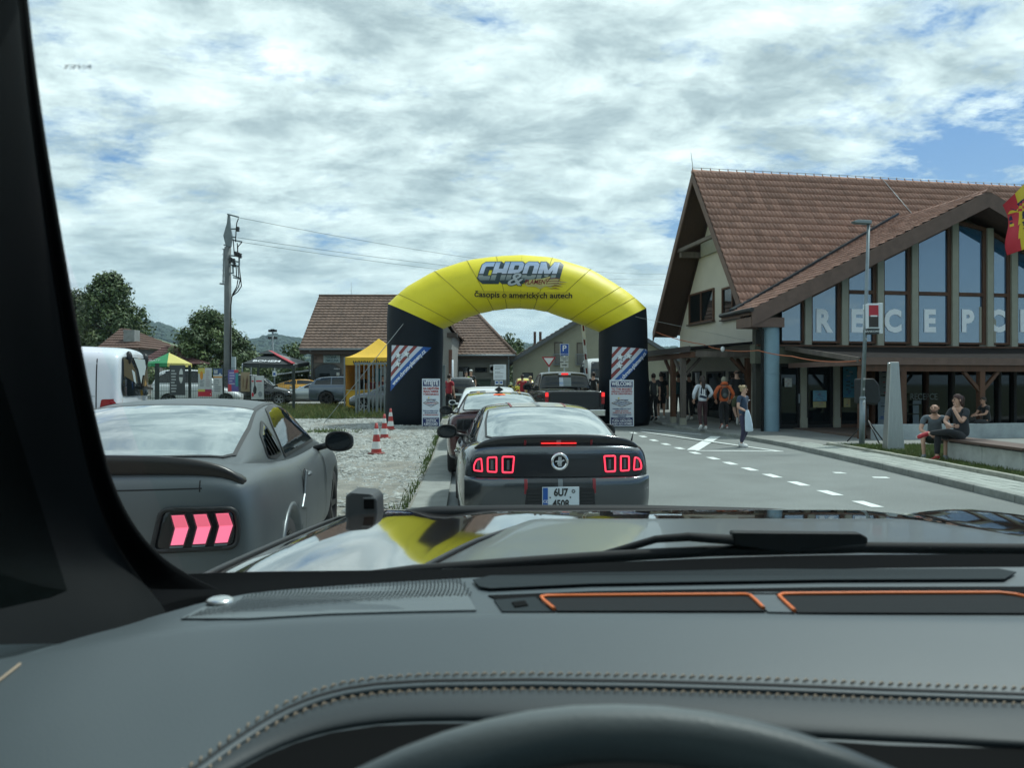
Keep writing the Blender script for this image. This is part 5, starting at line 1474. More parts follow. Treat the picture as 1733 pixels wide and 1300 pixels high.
# ---- the white van on the left
def van():
    c = Car('white_van', 'white van with dark tinted rear window seen over the matt grey coupe', 'van', (-5.75, 11.9, .04), R(103))
    P = paint('van_white', (.60, .64, .68), .25, 0, .7)
    st = [(.10, .92, .35, 2.02, 2.12, .14), (.25, .965, .30, 2.06, 2.15, .15), (1.5, .97, .30, 2.08, 2.17, .15), (3.0, .97, .3, 2.06, 2.15, .15), (3.5, .97, .3, 1.95, 2.05, .16), (4.1, .97, .3, 1.35, 1.45, .16), (4.7, .93, .32, 1.05, 1.12, .14), (4.95, .85, .36, .90, .94, .14)]
    bd = body_mesh(st, P, (.06, .015), bulge=.05, arches=[(1.0, .34, .39, .5, 1.4), (1.0, .34, .39, -1.4, -.5), (4.1, .34, .39, .5, 1.4), (4.1, .34, .39, -1.4, -.5)])
    c.shell(bd, None, P)
    rw = rnd_poly([(-.74, 1.40), (.74, 1.40), (.80, 1.52), (.76, 1.98), (-.76, 1.98), (-.80, 1.52)], .08)
    g = c.decal('rear_window', rw, 'xz', BACK, GLASSD, .006, bv=c.bvh, res=.1, thick=.008)
    DR = mat('shape_brown', (.06, .045, .02), .4); DW = mat('shape_pale', (.36, .42, .43), .4); DO = mat('shape_ochre', (.34, .20, .06), .4)
    for m, pl in ((DW, [(-.30, 1.97), (.42, 1.97), (.52, 1.86), (.38, 1.72), (.22, 1.72), (.12, 1.58), (-.06, 1.80)]), (DR, [(-.74, 1.95), (-.45, 1.93), (-.2, 1.78), (-.1, 1.6), (-.35, 1.62), (-.74, 1.7)]), (DR, [(.3, 1.68), (.62, 1.85), (.74, 1.62), (.5, 1.52), (.2, 1.5)]), (DW, [(-.42, 1.80), (-.26, 1.76), (-.18, 1.58), (-.3, 1.62)]), (DO, [(.42, 1.66), (.56, 1.58), (.36, 1.52)])):
        c.decal('window_shape', pl, 'xz', BACK, m, .018 if m is DR else .021, g, bv=c.bvh)  # plain coloured shapes laid on the rear glass
    for x in (-.50, .50):
        h = MB(); h.ball((0, 0, 0), (.055, .05, .10), 0, 10, 8); h.build('hinge', BLACK, c.root, loc=(x, .05, 1.97))
    l = MB(); l.box(-.09, .09, -.012, .01, -.022, .022); l.build('brake_lamp', LAMP_R, c.root, loc=(0, .075, 2.045))
    for sd_ in (1, -1):
        c.decal('tail_lamp', rnd_poly(rect(*sorted((sd_ * .72, sd_ * .93)), .9, 1.26), .03), 'xz', BACK, LAMP_R, .006, bv=c.bvh)
        c.decal('tail_lamp', rnd_poly([(.0, .9), (.32, 1.25), (.30, 1.36), (.0, 1.37)], .02), 'yz', (-sd_, 0, 0), LAMP_R, .006, bv=c.bvh)
        c.decal('side_window', rnd_poly([(.68, 1.34), (2.1, 1.34), (2.1, 1.95), (.76, 1.93), (.64, 1.75)], .14), 'yz', (-sd_, 0, 0), GLASSD, .006, bv=c.bvh, res=.15)
        c.decal('side_window', rnd_poly([(2.3, 1.32), (3.6, 1.32), (3.4, 1.85), (2.3, 1.93)], .08), 'yz', (-sd_, 0, 0), GLASSD, .006, bv=c.bvh, res=.15)
        c.decal('panel_seam', [(.36, .5), (.375, .5), (.375, 2.03), (.36, 2.03)], 'yz', (-sd_, 0, 0), BLACKM, .003, bv=c.bvh, res=.1)
        c.decal('panel_seam', [(.38, 1.40), (3.0, 1.40), (3.0, 1.409), (.38, 1.409)], 'yz', (-sd_, 0, 0), mat('seam_soft', (.25, .28, .3), .5), .003, bv=c.bvh, res=.2)
        for y in (1.0, 4.1): wheel(c.root, sd_ * .82, y, .34, .22, RIM, 5, sd_)
    b = MB(); b.beam((-.0, -.03, 1.53), (.62, -.03, 1.50), .03, .035); b.build('wiper', BLACK, c.root)
    return c
van()
# ---------------------------------------------------------------- far buildings
def tiled_roof(b, p0, p1, p2, p3, rows, mi=0, cols=0):
    """a slope p0-p1 (eaves) to p3-p2 (ridge) laid in stepped, scalloped courses"""
    p0, p1, p2, p3 = map(Vector, (p0, p1, p2, p3))
    n = (p1 - p0).cross(p3 - p0).normalized()
    if n.z < 0: n = -n
    m = cols or max(4, int((p1 - p0).length / .30)) * 2
    for j in range(rows):
        f0, f1 = j / rows, min(1, (j + 1.12) / rows)
        a0, a1 = p0.lerp(p3, f0), p1.lerp(p2, f0); b0, b1 = p0.lerp(p3, f1), p1.lerp(p2, f1)
        lo = []; up = []; ba = []
        for i in range(m + 1):
            g = i / m; w = .022 * (i % 2)
            lo.append(a0.lerp(a1, g) + n * (.075 + w)); up.append(b0.lerp(b1, g) + n * (.012 + w)); ba.append(a0.lerp(a1, g) + n * .0)
        b.grid([ba, lo, up], mi, False)
def part(nm, m, par, *boxes):
    b = MB()
    for q in boxes: b.box(*q)
    return b.build(nm, m, par)
def fwin(par, x0, x1, z0, z1, y, m=BLACKM, gl=GLASSD, nm='window'):
    b = MB(); f = .06
    for q in ((x0, x0 + f, z0, z1), (x1 - f, x1, z0, z1), (x0 + f, x1 - f, z0, z0 + f), (x0 + f, x1 - f, z1 - f, z1)): b.box(q[0], q[1], y - .05, y + .03, q[2], q[3])
    w = b.build(nm, m, par); b = MB(); b.box(x0 + f - .01, x1 - f + .01, y - .02, y - .008, z0 + f - .01, z1 - f + .01); b.build('pane', gl, w); return w
def pxx(u, Y): return (u - 866.5) / F * Y
def pxz(v, Y): return EYE - (v - 650) / F * Y

# kiosk house with the ice-cream sign
Y0 = 47.0; ZB = hgt(Y0)
A = thing('kiosk_house', 'taupe house with long brown tiled roof and ice cream sign over its arched window', 'building', (0, 0, 0))
xa, xb = pxx(526, Y0), pxx(700, Y0)
ze = pxz(591, Y0 - .6); zr = pxz(502, 51.2)
b = MB(); b.box(xa, xb, Y0, 55.4, ZB - .3, ze - .02); b.prism([(Y0, ze - .03), (55.4, ze - .03), (51.2, zr - .3)], (.3, 0, 0), 0, (xa, 0, 0), (0, 1, 0), (0, 0, 1)); b.build('wall', RENDERT, A)
b = MB(); tiled_roof(b, (xa - .55, Y0 - .65, ze), (xb + .2, Y0 - .65, ze), (xb + .2, 51.2, zr), (xa - .55, 51.2, zr), 19)
slab(b, [(xb + .2, 56.1, ze), (xa - .55, 56.1, ze), (xa - .55, 51.2, zr), (xb + .2, 51.2, zr)], .12); slab(b, [(xa - .54, Y0 - .6, ze - .02), (xb + .2, Y0 - .6, ze - .02), (xb + .2, 51.2, zr - .02), (xa - .54, 51.2, zr - .02)], .14)
b.tube([(xa - .55, 51.2, zr + .05), (xb + .2, 51.2, zr + .05)], .10, 8)
rA = b.build('roof', TILE2, A, fix=False)
b = MB(); b.tube([(xa + 1.6, 51.2, zr), (xa + 1.6, 51.2, zr + 1.0)], .012, 5); b.build('aerial', STEEL, rA)
part('fascia', mat('eaves_dark', (.04, .028, .022), .7), A, (xa - .5, xb + .2, Y0 - .62, Y0 - .56, ze - .30, ze - .05))
b = MB(); b.tube([(xa - .5, Y0 - .72, ze - .02), (xb + .2, Y0 - .72, ze - .02)], .07, 6); b.tube([(xa + .12, Y0 - .7, ze - .05), (xa + .12, Y0 - .12, ze - .5), (xa + .12, Y0 - .12, ZB)], .05, 6); b.build('gutter', STEEL_D, A)
sx0, sx1 = pxx(532, Y0), pxx(576, Y0)
bd = part('sign_board', mat('sign_pale_blue', (.30, .40, .42), .6), A, (pxx(548, Y0), sx1, Y0 - .08, Y0 - .02, pxz(614, Y0), pxz(601.5, Y0)))
pt = MB()
for i, (s_, v) in enumerate((('TOČENÁ', 605), ('ZMRZLINA', 610.8))): pt.join(text_me(s_, .225, .03, 0, .74, 'LEFT'), 0, Matrix.Translation((pxx(551, Y0), Y0 - .085, pxz(v, Y0))))
pt.build('sign_lettering', mat('sign_teal_ink', (.03, .09, .11), .6), bd, fix=False)
part('sign_photo', mat('cone_print', (.15, .11, .09), .6, var=.6, vscale=3), A, (sx0, pxx(547.5, Y0), Y0 - .075, Y0 - .02, pxz(614, Y0), pxz(600, Y0)))
ax0, ax1, zt_, zs_ = pxx(531, Y0), pxx(578, Y0), pxz(613, Y0), pxz(624, Y0)
pl = [(ax0, ZB + .4), (ax1, ZB + .4), (ax1, zs_)] + [(lerp(ax1, ax0, k / 10), zs_ + (zt_ - zs_) * math.sin(math.pi * k / 10) ** .7 - .02) for k in range(1, 10)] + [(ax0, zs_)]
b = MB(); b.prism(pl, (0, .05, 0), 0, (0, Y0 - .03, 0)); w_ = b.build('arched_window', mat('arch_frame', (.05, .045, .04), .6), A)
b = MB(); b.prism(inset(pl, .10), (0, .02, 0), 0, (0, Y0 - .055, 0)); b.build('pane', GLASSD, w_)
part('window_notice', PAPER, w_, (pxx(570, Y0), pxx(575, Y0), Y0 - .07, Y0 - .06, pxz(636, Y0), pxz(630.5, Y0)))
part('window_sticker', mat('sticker_white', (.35, .36, .36), .6), w_, (pxx(565.5, Y0), pxx(576, Y0), Y0 - .07, Y0 - .06, pxz(625, Y0), pxz(623.5, Y0)))
# its cross gable behind the arch leg
gx0, gx1 = pxx(690, 46), pxx(764, 46)
zg = pxz(562, 46); gm_ = (gx0 + gx1) / 2
b = MB(); b.box(gx0, gx1, 46, 54, ZB - .3, zg); b.prism([(gx0, zg - .02), (gx1, zg - .02), (gm_, zg + 1.9)], (0, 8, 0), 0, (0, 46, 0)); b.build('gable_wall', mat('pale_render', (.21, .205, .19), .9, var=.1, vscale=1), A)
b = MB(); tiled_roof(b, (gx1 + .25, 45.8, zg - .1), (gx1 + .25, 54, zg - .1), (gm_, 54, zg + 2.05), (gm_, 45.8, zg + 2.05), 8); tiled_roof(b, (gx0 - .25, 54, zg - .1), (gx0 - .25, 45.8, zg - .1), (gm_, 45.8, zg + 2.05), (gm_, 54, zg + 2.05), 8); b.build('roof', TILE2, A, fix=False)
part('corner_post', mat('brick_brown', (.10, .045, .03), .8), A, (gx1 - .16, gx1 + .03, 45.94, 46.2, ZB, pxz(592, 46))); part('eaves_box', mat('eaves_dark', (.04, .028, .022), .7), A, (gx1 - .25, gx1 + .35, 45.8, 46.4, zg - .32, zg - .06))
part('slit_window', GLASSD, A, (pxx(746, 46), pxx(748.5, 46), 45.97, 46.05, pxz(592, 46), pxz(568, 46)))

# low house with hipped roof
Y1 = 52.0; ZB1 = hgt(Y1)
Bh = thing('gate_house', 'low grey house with hipped brown roof seen through the arch', 'building', (0, 0, 0))
xa, xb = pxx(766, Y1), pxx(862, Y1); ze = pxz(601, Y1 - .5); zr = pxz(532, 57)
b = MB(); b.box(xa - 2, xb, Y1, 60, ZB1 - .3, ze - .02); b.build('wall', RENDERG, Bh)
b = MB(); hx = pxx(800, 57) + .35
tiled_roof(b, (xa - 2.5, Y1 - .5, ze), (xb + .4, Y1 - .5, ze), (hx, 57, zr), (xa - 2.5, 57, zr), 16)
tiled_roof(b, (xb + .4, Y1 - .5, ze), (xb + .4, 61.5, ze), (hx, 57.2, zr), (hx, 57, zr), 16)
b.tube([(xb + .4, Y1 - .5, ze + .08), (hx, 57, zr + .08)], .12, 6); b.tube([(xa - 2.5, 57, zr + .06), (hx, 57, zr + .06)], .11, 6)
slab(b, [(xa - 2.5, Y1 - .45, ze - .02), (xb + .38, Y1 - .45, ze - .02), (hx, 57, zr - .04), (xa - 2.5, 57, zr - .04)], .1)
b.build('roof', TILE2, Bh, fix=False)
part('fascia', mat('eaves_dark', (.04, .028, .022), .7), Bh, (xa - 2, xb + .35, Y1 - .44, Y1 - .40, ze - .28, ze - .06))
b = MB(); b.tube([(xa - 2, Y1 - .56, ze - .02), (xb + .4, Y1 - .56, ze - .02)], .07, 6); b.tube([(xb - .05, Y1 - .5, ze - .1), (xb - .05, Y1 - .1, ze - .5), (xb - .05, Y1 - .1, ZB1)], .05, 6); b.build('gutter', STEEL_D, Bh)
fwin(Bh, pxx(775, Y1), pxx(795, Y1), pxz(641, Y1), pxz(621, Y1), Y1); fwin(Bh, pxx(804, Y1), pxx(824, Y1), pxz(630, Y1), pxz(622, Y1), Y1)
part('window_notice', PAPER, Bh, (pxx(776.5, Y1), pxx(783.5, Y1), Y1 - .07, Y1 - .055, pxz(640, Y1), pxz(629, Y1)))
ac = part('air_unit', mat('unit_grey', (.28, .29, .28), .6), Bh, (pxx(829, Y1), pxx(847, Y1), Y1 - .4, Y1 - .02, pxz(631, Y1), pxz(617.5, Y1)))
b = MB(); b.lathe([(0, 0), (.17, 0), (.17, -.02)], 16, 0, (pxx(834, Y1), Y1 - .40, pxz(624, Y1)), 'y'); b.build('fan', BLACKM, ac)
t = thing('drain_pole', 'thin white pole standing by the brown corner post of the house', 'pole', (pxx(766, 45), 45, hgt(45))); b = MB(); b.tube([(0, 0, 0), (0, 0, pxz(609, 45) - hgt(45))], .05, 8); b.build('pole', SIGNW, t)

# gabled olive house
Y2 = 54.0; ZB2 = hgt(Y2)
Ch = thing('gabled_house', 'olive rendered house with a tall gable and grille balconies seen through the arch', 'building', (0, 0, 0))
xl, xp = pxx(868, Y2), pxx(1008, Y2); zl_ = pxz(612, Y2); zp_ = pxz(527, Y2); xr = 2 * xp - xl
b = MB(); b.prism([(xl, ZB2 - .3), (xr, ZB2 - .3), (xr, zl_), (xp, zp_), (xl, zl_)], (0, 12, 0), 0, (0, Y2, 0)); b.build('wall', RENDERO, Ch)
b = MB(); oh = .45; dz = (zp_ - zl_) / (xp - xl) * oh
tiled_roof(b, (xl - oh, Y2 + 12, zl_ - dz + .2), (xl - oh, Y2 - .6, zl_ - dz + .2), (xp, Y2 - .6, zp_ + .2), (xp, Y2 + 12, zp_ + .2), 20)
slab(b, [(xl - oh, Y2 - .55, zl_ - dz + .2), (xl - oh, Y2 + 12, zl_ - dz + .2), (xp, Y2 + 12, zp_ + .2), (xp, Y2 - .55, zp_ + .2)], .16); slab(b, [(xr + oh, Y2 + 12, zl_ - dz + .2), (xr + oh, Y2 - .6, zl_ - dz + .2), (xp, Y2 - .6, zp_ + .2), (xp, Y2 + 12, zp_ + .2)], .16)
rC = b.build('roof', TILE2, Ch, fix=False)
b = MB(); verge(b, [(xl - oh, Y2 - .66, zl_ - dz + .24), (xp, Y2 - .66, zp_ + .24), (xr + oh, Y2 - .66, zl_ - dz + .24)], .30, .05, (0, 1, 0)); b.build('verge_board', mat('verge_grey', (.085, .095, .10), .6), rC)
for x in (xl + 1.5, xl + 1.9): part('roof_vent', mat('vent_brown', (.08, .05, .04), .7), rC, (x, x + .18, Y2 + 1.5, Y2 + 1.8, zl_ + 1.3, zl_ + 2.2))
for u0, u1, v0, v1 in ((938, 952, 579, 617), (976, 990, 580, 617)):
    w_ = fwin(Ch, pxx(u0, Y2), pxx(u1, Y2), pxz(v1, Y2), pxz(v0, Y2), Y2, mat('win_brown', (.06, .045, .035), .6), mat('curtain_glass', (.16, .15, .12), .2))
    b = MB(); a, c = pxx(u0 - 2, Y2), pxx(u1 + 2, Y2); z0, z1 = pxz(617, Y2), pxz(600, Y2)
    for k in range(9): x = lerp(a, c, k / 8); b.box(x - .015, x + .015, Y2 - .25, Y2 - .22, z0, z1)
    b.box(a, c, Y2 - .26, Y2 - .21, z1, z1 + .04); b.box(a, c, Y2 - .26, Y2 - .05, z0 - .04, z0)
    b.build('balcony_rail', STEEL_D, Ch)
fwin(Ch, pxx(884, Y2), pxx(902, Y2), pxz(642, Y2), pxz(631, Y2), Y2)

# two roofs to the left
Dh = thing('chimney_house', 'brown roofed house with a broad grey chimney behind the white van', 'building', (0, 0, 0))
Y3 = 60; zb3 = hgt(Y3); a, c = pxx(168, Y3), pxx(244, Y3); m_ = pxx(207, Y3 + 4)
zE, zT = pxz(590, Y3), pxz(556, Y3 + 4)
b = MB(); b.box(a + .4, c - .4, Y3, Y3 + 9, zb3 - .3, zE); b.build('wall', RENDERT, Dh)
b = MB(); tiled_roof(b, (a, Y3 - .4, zE), (c, Y3 - .4, zE), (m_ + .1, Y3 + 4, zT), (m_ - .1, Y3 + 4, zT), 8); tiled_roof(b, (c, Y3 - .4, zE), (c, Y3 + 9, zE), (m_ + .1, Y3 + 5, zT), (m_ + .1, Y3 + 4, zT), 8); tiled_roof(b, (a, Y3 + 9, zE), (a, Y3 - .4, zE), (m_ - .1, Y3 + 4, zT), (m_ - .1, Y3 + 5, zT), 8)
rr_ = b.build('roof', mat('roof_brown_far', (.10, .055, .04), .85, var=.3, vscale=2), Dh, fix=False)
part('chimney', mat('chimney_grey', (.22, .23, .22), .9, var=.2, vscale=3), rr_, (pxx(200, Y3), pxx(219, Y3), Y3 + .8, Y3 + 1.7, zE + .3, pxz(557, Y3)))
Eh = thing('hipped_pavilion', 'pavilion with dark red hipped roof behind the green parasol', 'building', (0, 0, 0))
Y4 = 53; zb4 = hgt(Y4); a, c = pxx(228, Y4), pxx(352, Y4); m_ = pxx(281, Y4 + 3.5); zE, zT = pxz(617, Y4), pxz(587, Y4 + 3.5)
b = MB()
for x in (a + .4, (a + c) / 2, c - .4):
    for y in (Y4 + .3, Y4 + 6.7): b.box(x - .1, x + .1, y - .1, y + .1, zb4, zE)
b.build('posts', WOODB, Eh, kind='stuff'); part('back_wall', RENDERT, Eh, (a + .5, c - .5, Y4 + 6.8, Y4 + 7, zb4 - .2, zE))
b = MB()
for q in (((a, Y4), (c, Y4)), ((c, Y4), (c, Y4 + 7)), ((c, Y4 + 7), (a, Y4 + 7)), ((a, Y4 + 7), (a, Y4))):
    tiled_roof(b, (*q[0], zE), (*q[1], zE), (m_ + .1, Y4 + 3.5, zT), (m_ - .1, Y4 + 3.5, zT), 8)
b.build('roof', mat('roof_red_far', (.085, .036, .034), .8, var=.2, vscale=2), Eh, fix=False)

# ---------------------------------------------------------------- trees and hedges
LEAF = [mat('leaf_%d' % i, c, .65, var=.35, vscale=1.2) for i, c in enumerate(((.050, .082, .024), (.075, .110, .030), (.100, .140, .042), (.066, .095, .050)))]
BARK = mat('bark', (.07, .055, .04), .9, var=.3, vscale=6)
def tree(name, label, x, y, z0, H, prof, lm, trunk_r=.16, clumps=60, leaves=60, ls=.20, seed=1, group=None, clump_r=.75, stem=True, cat='tree'):
    """prof: (height share, radius) silhouette of the crown"""
    r = random.Random(seed)
    t = thing(name, label, cat, (x, y, z0), 0, group)
    b = MB(); k0 = prof[0][0] * H
    if stem:
        b.tube([(0, 0, -.2), (.03, 0, H * .3), (-.04, .05, H * .6), (.02, 0, H * .88)], [trunk_r, trunk_r * .8, trunk_r * .5, trunk_r * .15], 8)
    cs = []
    tot = 0
    for k in range(clumps):
        f = prof[0][0] + (prof[-1][0] - prof[0][0]) * ((k + r.random()) / clumps)
        R0 = interp(f, prof); a = r.uniform(0, 6.283); q = R0 * math.sqrt(r.uniform(.12, 1.0))
        c = Vector((q * math.cos(a), q * math.sin(a), f * H + r.uniform(-.2, .2)))
        cs.append((c, clump_r * r.uniform(.6, 1.25)))
        if stem and k % 3 == 0: b.tube([(0, 0, max(.3, c.z - .5 * q - .5)), (c.x * .5, c.y * .5, c.z - .25 * q), tuple(c)], [trunk_r * .35, trunk_r * .2, .02], 5)
    b.build('trunk', BARK, t)
    cr = MB()
    for c, cr_ in cs:
        mi = r.choice((0, 0, 1))
        for q in range(leaves):
            d = Vector((r.gauss(0, 1), r.gauss(0, 1), r.gauss(0, 1))).normalized()
            p = c + Vector((d.x, d.y, d.z * .8)) * cr_ * r.uniform(.55, 1.05)
            n = (d + Vector((r.uniform(-.9, .9), r.uniform(-.9, .9), r.uniform(-.2, 1)))).normalized()
            a = n.orthogonal().normalized(); e = n.cross(a); s = ls * r.uniform(.6, 1.3); w = r.uniform(0, 6.28)
            a, e = a * math.cos(w) + e * math.sin(w), e * math.cos(w) - a * math.sin(w)
            cr.add([p - a * s, p + e * s * .55, p + a * s, p - e * s * .55], [(0, 1, 2, 3)], mi)
    cr.build('crown', lm, t, fix=False)
    return t
tree('poplar_tree', 'tall dense poplar rising behind the white van', pxx(186, 75), 75, hgt(60), pxz(468, 75) - hgt(60), [(.10, 1.8), (.3, 3.2), (.55, 3.3), (.78, 2.3), (.92, 1.3), (1.0, .4)], [LEAF[0], LEAF[1]], .3, 150, 130, .17, 4, None, 1.0)
tree('poplar_tree', 'dark tree partly hidden behind the left windscreen pillar', pxx(132, 82), 82, hgt(60), pxz(500, 82) - hgt(60), [(.10, 1.6), (.4, 2.6), (.7, 2.2), (1.0, .5)], [LEAF[0], LEAF[3]], .3, 70, 120, .17, 5, None, 1.0)
tree('lime_tree', 'broad leafy tree behind the concrete power pole', pxx(352, 56), 56, hgt(56), pxz(530, 56) - hgt(56), [(.12, 1.9), (.3, 2.5), (.55, 2.2), (.8, 1.5), (1.0, .5)], [LEAF[0], LEAF[2]], .22, 110, 130, .125, 6, None, .75)
tree('lime_tree', 'lower spreading tree at the right foot of the leafy tree by the pole', pxx(398, 60), 60, hgt(60), pxz(572, 60) - hgt(60), [(.1, 1.4), (.5, 1.7), (1.0, .5)], [LEAF[0], LEAF[1]], .16, 45, 120, .13, 7, None, .7)
for i, (u, v, Y, w, lb) in enumerate(((492, 588, 75, 2.0, 'small dark tree behind the black gazebo roof'), (436, 604, 90, 1.6, 'pale round tree left of the black gazebo roof'), (455, 600, 110, 2.6, 'low wide tree under the floodlight mast'), (855, 572, 85, 2.2, 'tree top showing between the two houses through the arch'), (878, 580, 90, 2.0, 'dark tree top beside the olive gable through the arch'), (415, 598, 75, 1.6, 'loose bright green tree right of the power pole'), (268, 583, 110, 2.0, 'small far tree over the dark red roof'), (258, 596, 95, 1.8, 'bushy far tree left of the dark red roof'))):
    tree('small_tree', lb, pxx(u, Y), Y, hgt(60), max(1.5, pxz(v, Y) - hgt(60)), [(.1, w * .8), (.5, w), (1.0, w * .3)], [LEAF[i % 3], LEAF[(i + 1) % 4]], .14, 30, 80, .17, 20 + i, None, .8)
for i, (u, lb) in enumerate(((262, 'leftmost clipped hedge bush behind the white off-road car'), (292, 'hedge bush under the green parasol'), (322, 'hedge bush right of the green parasol'), (352, 'hedge bush above the red and yellow banner'), (408, 'hedge bush above the tan banner'), (440, 'hedge bush above the guitar banner'), (472, 'hedge bush behind the orange yellow car'), (504, 'hedge bush nearest the kiosk house'))):
    tree('hedge_bush', lb, pxx(u, 50), 50 + (i % 3) * .4, hgt(50), 1.9 + .3 * (i % 2), [(.05, .75), (.5, .9), (1.0, .6)], [LEAF[1], LEAF[2]], .05, 22, 70, .11, 40 + i, 'hedge bushes behind the yard', .42, False, 'bush')
# ---------------------------------------------------------------- street furniture, tents, banners
CONE_R = mat('cone_red', (.34, .035, .03), .5, var=.15, vscale=6); CONE_W = mat('cone_white', (.60, .62, .60), .5, var=.1, vscale=6)
def cone_proto(h):
    t = thing('traffic_cone', 'x', 'traffic cone', (0, 0, 0), 0, 'traffic cones on the gravel')
    def rad(f): return lerp(.125, .03, f)
    bands = [(0.02, .17, CONE_R), (.17, .40, CONE_W), (.40, .63, CONE_R), (.63, .82, CONE_W), (.82, 1.0, CONE_R)]
    for i, (a, c, m) in enumerate(bands):
        b = MB(); pr = [(rad(a), a * h), (rad(c), c * h)]
        if i == 4: pr += [(.018, h), (.0, h - .01)]
        b.lathe(pr, 20); b.build('cone_band', m, t)
    b = MB(); b.lathe([(0, .0), (.19, .0), (.20, .012), (.19, .028), (.135, .035), (.125, .03)], 8); b.build('cone_base', mat('cone_base', (.20, .06, .05), .7), t)
    return t
k0 = cone_proto(.70)
k0['label'] = 'red and white traffic cone nearest, on the gravel beside the grey coupe'
for i, (u, vb, lb) in enumerate(((637, 768, None), (650.5, 741.5, 'second red and white cone, half hidden behind the nearest one'), (661, 727, 'farthest red and white cone, beside the left arch leg'))):
    c_ = k0 if i == 0 else copy_tree(k0)
    if lb: c_['label'] = lb
    Y = 0
    for _ in range(30): Y = (EYE - hgt(Y) - .04) * F / (vb - 650)
    c_.location = (pxx(u, Y), Y, hgt(Y) + .035); c_.rotation_euler = (0, 0, i * 1.1)

# concrete power pole
PY = 40.0; px_ = pxx(385.5, PY); pz0 = hgt(PY)
pole = thing('power_pole', 'tall concrete power pole with pointed head, ladder and switch gear', 'pole', (px_, PY, pz0))
def pp(u, v, dy=0): return Vector((pxx(u, PY) - px_, dy, pxz(v, PY) - pz0))
b = MB(); b.tube([(0, 0, -.3), pp(385.5, 560), pp(385.5, 418)], [.215, .19, .165], 14); b.build('pole_shaft', mat('pole_concrete', (.135, .145, .145), .85, var=.2, vscale=2), pole)
b = MB(); b.prism([tuple((p.x, p.z)) for p in (pp(386, 363), pp(389, 363), pp(390.5, 385), pp(393.5, 400), pp(391, 418), pp(383, 418), pp(378.5, 399), pp(384.5, 378))], (0, .12, 0), 0, (0, -.06, 0))
b.build('pole_head', STEEL_D, pole)
b = MB()
for a, c in (((380, 415), (393, 417)), ((386, 363), (405, 368)), ((391, 388), (403, 388)), ((393, 402), (400, 402)), ((393, 406), (411, 410)), ((389, 433), (407, 434)), ((389, 441), (406, 444)), ((389, 448), (406, 451)), ((406, 436), (406, 450)), ((395, 448), (396, 464)), ((388, 462), (395, 463)), ((395, 466), (409, 472)), ((396, 470), (408, 473))): b = MB(); b.beam(pp(*a, -.1), pp(*c, -.1), .07, .07); b.build('cross_arm', STEEL_D, pole)
b = MB()
for c in ((404, 388), (400, 430), (404, 431), (408, 433), (397, 442), (398, 448), (392, 440)):
    p = pp(*c, -.12); b.lathe([(.05, -.14), (.11, -.10), (.05, -.06), (.11, -.02), (.05, .02), (.11, .06), (.04, .12)], 10, 0, p)
b.build('insulators', mat('insulator', (.03, .03, .032), .4), pole, kind='stuff')
b = MB()
for pts in ([(405, 370), (402, 378), (401, 388), (400, 410)], [(396, 405), (398, 430)], [(403, 412), (404, 430)], [(411, 410), (404, 418), (403, 430)], [(401, 450), (402, 470)], [(404, 450), (406, 472)], [(406, 450), (409, 474), (410, 485), (404, 494), (394, 502)], [(404, 474), (402, 486), (394, 500)], [(408, 474), (405, 486), (394, 502), (392, 520), (391, 650)]):
    b.tube([pp(*q, -.12) for q in pts], .028, 5)
b.build('pole_cables', BLACKM, pole)
b = MB()
b.beam(pp(379, 421), pp(377.5, 480), .05, .05); b.beam(pp(379, 421), pp(383, 421), .04, .04); b.beam(pp(372, 480), pp(383, 481.5), .08, .08); b.beam(pp(378, 464), pp(383, 464), .04, .04)
for k in range(7): b.beam(pp(376, 421 + 9 * k), pp(379.5, 422.5 + 9 * k), .035, .035)
b.build('step_ladder', STEEL_D, pole)
b = MB(); b.box(.19, .40, -.1, .1, .1, pxz(604, PY) - pz0); b.build('cable_duct', mat('duct_pale', (.30, .36, .38), .6), pole)
for s0, s1, sag, dy, lb in (((404, 368), (1180, 462), 1.1, 0, 'uppermost power line leaving the top of the concrete pole'), ((402, 402), (1180, 471), .9, .6, 'middle power line leaving the concrete pole'), ((411, 410), (1180, 480), .9, -.6, 'lowest power line leaving the concrete pole')):
    p = at(*s0, PY); q = at(*s1, 98); b = MB()
    b.tube([p.lerp(q, k / 24) - Vector((0, 0, sag * 4 * (k / 24) * (1 - k / 24))) for k in range(25)], .010, 4)
    tag(b.build('power_line', mat('wire', (.05, .055, .06), .6)), lb, 'wire', 'power lines from the concrete pole')
fm = thing('floodlight_mast', 'slim floodlight mast far behind the black gazebo', 'mast', (pxx(461.5, 80), 80, hgt(60)))
b = MB(); b.tube([(0, 0, -.3), (0, 0, pxz(561, 80) - hgt(60))], [.13, .09], 8); b.build('mast', STEEL_D, fm)
for dx, v in ((-.25, 560), (.0, 559), (.25, 560), (-.3, 572), (.3, 572)): part('floodlight', BLACK, fm, (dx - .18, dx + .18, -.1, .1, pxz(v, 80) - hgt(60) - .12, pxz(v, 80) - hgt(60) + .12))

